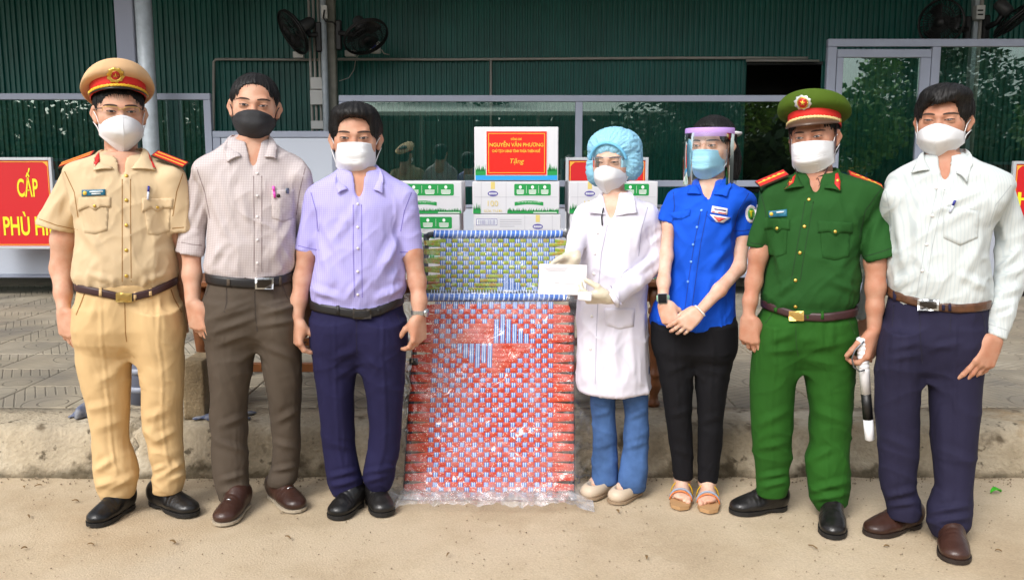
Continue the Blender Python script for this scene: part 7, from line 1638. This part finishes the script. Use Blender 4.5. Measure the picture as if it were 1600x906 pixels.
def wrapped_tube(name, a, b2, r, parent, n=58):
    V = []; Fc = []; fm = []; k = 16; d = (b2-a).normalized(); u = d.orthogonal().normalized(); w = d.cross(u)
    for i in range(n*2+1):
        t = i/(n*2); sag = 0
        for j in range(k): an = 2*math.pi*j/k; V.append(a.lerp(b2, t)+d*(.004*math.sin(an))+(u*math.cos(an)+w*math.sin(an))*(r*(1.0 if i % 2 else .97)))
    for i in range(n*2):
        for j in range(k): Fc.append((i*k+j, i*k+(j+1) % k, (i+1)*k+(j+1) % k, (i+1)*k+j)); fm.append(1 if i % 4 == 1 else 0)
    return mesh_np(name, V, Fc, None, parent, True, mats=[m_sblu, m_swhi], fm=fm)
YB, YT, YU = 3.41, 3.58, 3.64
cot = empty('folding_cot', ground(765, 795), 'folding cot of woven red, green and blue straps standing on end in clear plastic', 'cot')
S1, n1 = quad_surface((652,464), (893,464), (633,789), (894,789), YT, YB); S2, n2 = quad_surface((666,366), (889,366), (664,458), (890,458), YU+.01, YU)
def fl1(r, c):
    dc, dr = c-9.7, (r-7.6)*1.35
    if abs(dc)+abs(dr) < 7.6: return (dr < 0) == (dc < 0)
    return None
def fl2(r, c):
    dc, dr = c-10.0, (r-11.5)
    if dr < 0 and 0 < dc < (dr+5): return False
    if dr < 0 and -(dr+5) < dc < 0: return True
    return None
TR_ = .0125; m_frame = mat('cot_frame', srgb(60,66,72), rough=.4, metal=.5)
weave(cot, S1, n1, 20, 40, .115, .885, .035, .985, m_sred, fl1, ('blue_strap', 'red_strap'), TR_)
weave(cot, S2, n2, 20, 12, .10, .90, .07, .97, m_sgrn, fl2, ('blue_strap', 'green_strap'), TR_, .94, .84)
for Sf, v1_ in ((S1, 1.045), (S2, 1.02)):
    for u in (0.0, 1.0): MB().tube([Sf(u, -.005)-Vector((0, -.004, 0)), Sf(u, v1_)], TR_, 14).build('side_tube', m_frame, cot, True)
wrapped_tube('wrapped_top_tube', S1(.03, .0), S1(.965, .0), .0165, cot); wrapped_tube('wrapped_top_tube', S2(.05, .0), S2(.95, .0), .0165, cot)
for Sf in (S2,):
    for u, e in ((.05, 0.0), (.95, 1.0)): MB().tube([Sf(u, 0), Sf((u+e)/2, .008), Sf(e, .05)], .0125, 12).build('bent_corner', m_frame, cot, True)
MB().tube([S1(.0, 1.0), S1(1.0, 1.0)], .010, 12).build('bottom_tube', m_frame, cot, True); MB().tube([S2(.0, 1.0), S2(1.0, 1.0)], .010, 12).build('lower_tube', m_frame, cot, True)
cl = MB()
for i in range(46): u = .09+.84*i/45; p = S1(u, -.022)+n1*.0; cl.tube([S1(u, -.035), S1(u+.004, -.012)+n1*.012], .0016, 5)
cl.build('lacing_cord', m_swhi, cot, True)
for u in (0.0, 1.0): MB().tube([S1(u, 1.03), S1(u, 1.045), Vector((S1(u, 1.045).x, S1(u, 1.045).y-.003, .004))], .0155, 14).build('foot_cap', m_black, cot, True)
h = S1(1.0, .03); MB().box((h.x-.012, h.y-.022, h.z-.05), (h.x+.030, h.y+.02, h.z+.015), bev=.006).build('hinge', m_black, cot); h = S1(0.0, .31); MB().box((h.x-.016, h.y-.022, h.z-.014), (h.x+.02, h.y+.018, h.z+.014), bev=.004).build('hinge', m_black, cot)
# plastic bag: crinkled clear sheet round the cot
def bag():
    nu, nv = 110, 170; G = []; xl0, xl1 = 0, 1
    for i in range(nu+1):
        u = -.11+1.22*i/nu; row = []
        for j in range(nv+1):
            t = j/nv
            if t < .24: v = (t/.24)*1.08-.10; base = S2(u, v); nn = n2
            elif t < .30: k = (t-.24)/.06; base = S2(u, .98)*(1-k)+S1(u, -.02)*k; nn = n1
            else: v = (t-.30)/.70*1.10-.02; base = S1(u, min(v, 1.0)); nn = n1
            off = .020
            if t >= .30 and v > 1.0:
                e = S1(u, 1.0); k = (v-1.0)/.08; base = Vector((e.x, e.y-.012-.16*k, max(.008, e.z*(1-k)**2+.010+.034*math.sin(math.pi*k)*(.6+.4*math.sin(u*23))))); nn = Vector((0, -.3, .95)); off = .012
            if u < .0: off -= ((-u)/.11)**1.5*.07
            if u > 1.0: off -= ((u-1)/.11)**1.5*.020
            row.append((base, nn, off))
        G.append(row)
    P = np.array([[list(b_+n_*o_) for b_, n_, o_ in row] for row in G]).reshape(-1, 3); NN = np.array([[list(n_) for b_, n_, o_ in row] for row in G]).reshape(-1, 3)
    a = P*np.array([9, 9, 9]); ang = a.copy(); ang[:, 0] += .6*P[:, 2]*9
    r1 = 1-np.abs(2*fbm(ang+3, 77, 2)/.75-1); r2 = 1-np.abs(2*fbm(P*np.array([24, 24, 17])+np.stack([P[:, 2]*14, 0*P[:, 0], -P[:, 0]*9], 1), 78, 2)/.75-1)
    edge = 1-.85*np.clip((np.abs(np.repeat(np.linspace(-.11, 1.11, nu+1), nv+1)-.5)-.5)/.05, 0, 1); low = np.clip((.10-P[:, 2])/.08, 0, 1)*edge; d = edge*.016*(r1**3-.2)+edge*.007*(r2**2-.3) + low*.030*(1-np.abs(2*fbm(P*np.array([26, 26, 26]), 5, 2)/.75-1)-.4)
    P = P+NN*np.maximum(d, -.012)[:, None]; P[:, 2] = np.maximum(P[:, 2], .004)
    b2 = nv+1; Q = [(i*b2+j, (i+1)*b2+j, (i+1)*b2+j+1, i*b2+j+1) for i in range(nu) for j in range(nv)]
    m = bpy.data.materials.new('clear_plastic'); m.use_nodes = True; N, L, b = nodes_of(m); N.remove(b)
    tr = N.new('ShaderNodeBsdfTransparent'); tr.inputs[0].default_value = (.985, .985, .985, 1); gl = N.new('ShaderNodeBsdfGlossy'); gl.inputs['Roughness'].default_value = .17; df = N.new('ShaderNodeBsdfTranslucent'); df.inputs[0].default_value = (.9, .9, .92, 1); d2 = N.new('ShaderNodeBsdfDiffuse'); d2.inputs[0].default_value = (.9, .9, .92, 1)
    tc = N.new('ShaderNodeTexCoord'); nz = N.new('ShaderNodeTexNoise'); nz.inputs['Scale'].default_value = 13; nz.inputs['Detail'].default_value = 1.5; nz.inputs['Distortion'].default_value = 1.5; L.new(tc.outputs['Object'], nz.inputs['Vector'])
    rg = math_node(N, L, 'ABSOLUTE', math_node(N, L, 'SUBTRACT', nz.outputs[0], .5)); bp = N.new('ShaderNodeBump'); bp.inputs['Strength'].default_value = .55; bp.inputs['Distance'].default_value = .02; L.new(rg, bp.inputs['Height']); L.new(bp.outputs[0], gl.inputs['Normal'])
    fr = N.new('ShaderNodeFresnel'); fr.inputs[0].default_value = 1.5; L.new(bp.outputs[0], fr.inputs['Normal'])
    m1 = N.new('ShaderNodeMixShader'); L.new(math_node(N, L, 'MINIMUM', math_node(N, L, 'MULTIPLY_ADD', fr.outputs[0], 1.3, .02), .30), m1.inputs[0]); L.new(tr.outputs[0], m1.inputs[1]); L.new(gl.outputs[0], m1.inputs[2])
    n5 = N.new('ShaderNodeTexNoise'); n5.inputs['Scale'].default_value = 5; n5.inputs['Detail'].default_value = 3; n5.inputs['Distortion'].default_value = 1.5; L.new(tc.outputs['Object'], n5.inputs['Vector']); mr = N.new('ShaderNodeMapRange'); mr.inputs[1].default_value = .45; mr.inputs[2].default_value = .75; mr.inputs[3].default_value = .0; mr.inputs[4].default_value = .17; L.new(n5.outputs[0], mr.inputs[0])
    spz = N.new('ShaderNodeSeparateXYZ'); L.new(tc.outputs['Object'], spz.inputs[0]); lowz = N.new('ShaderNodeMapRange'); lowz.inputs[1].default_value = .07; lowz.inputs[2].default_value = .02; lowz.inputs[3].default_value = 0.0; lowz.inputs[4].default_value = .34; L.new(spz.outputs[2], lowz.inputs[0])
    n6 = N.new('ShaderNodeTexNoise'); n6.inputs['Scale'].default_value = 30; n6.inputs['Detail'].default_value = 4; L.new(tc.outputs['Object'], n6.inputs['Vector']); mixf = math_node(N, L, 'ADD', mr.outputs[0], math_node(N, L, 'MULTIPLY', lowz.outputs[0], math_node(N, L, 'MULTIPLY_ADD', n6.outputs[0], 2.2, -.35)))
    m2 = N.new('ShaderNodeMixShader'); L.new(mixf, m2.inputs[0]); L.new(m1.outputs[0], m2.inputs[1]); L.new(d2.outputs[0], m2.inputs[2]); L.new(m2.outputs[0], N['Material Output'].inputs[0])
    o = mesh_np('plastic_cover', P, Q, m, None, True); tag(o, 'crinkled clear plastic bag pulled over the woven cot', 'plastic cover')
bag()
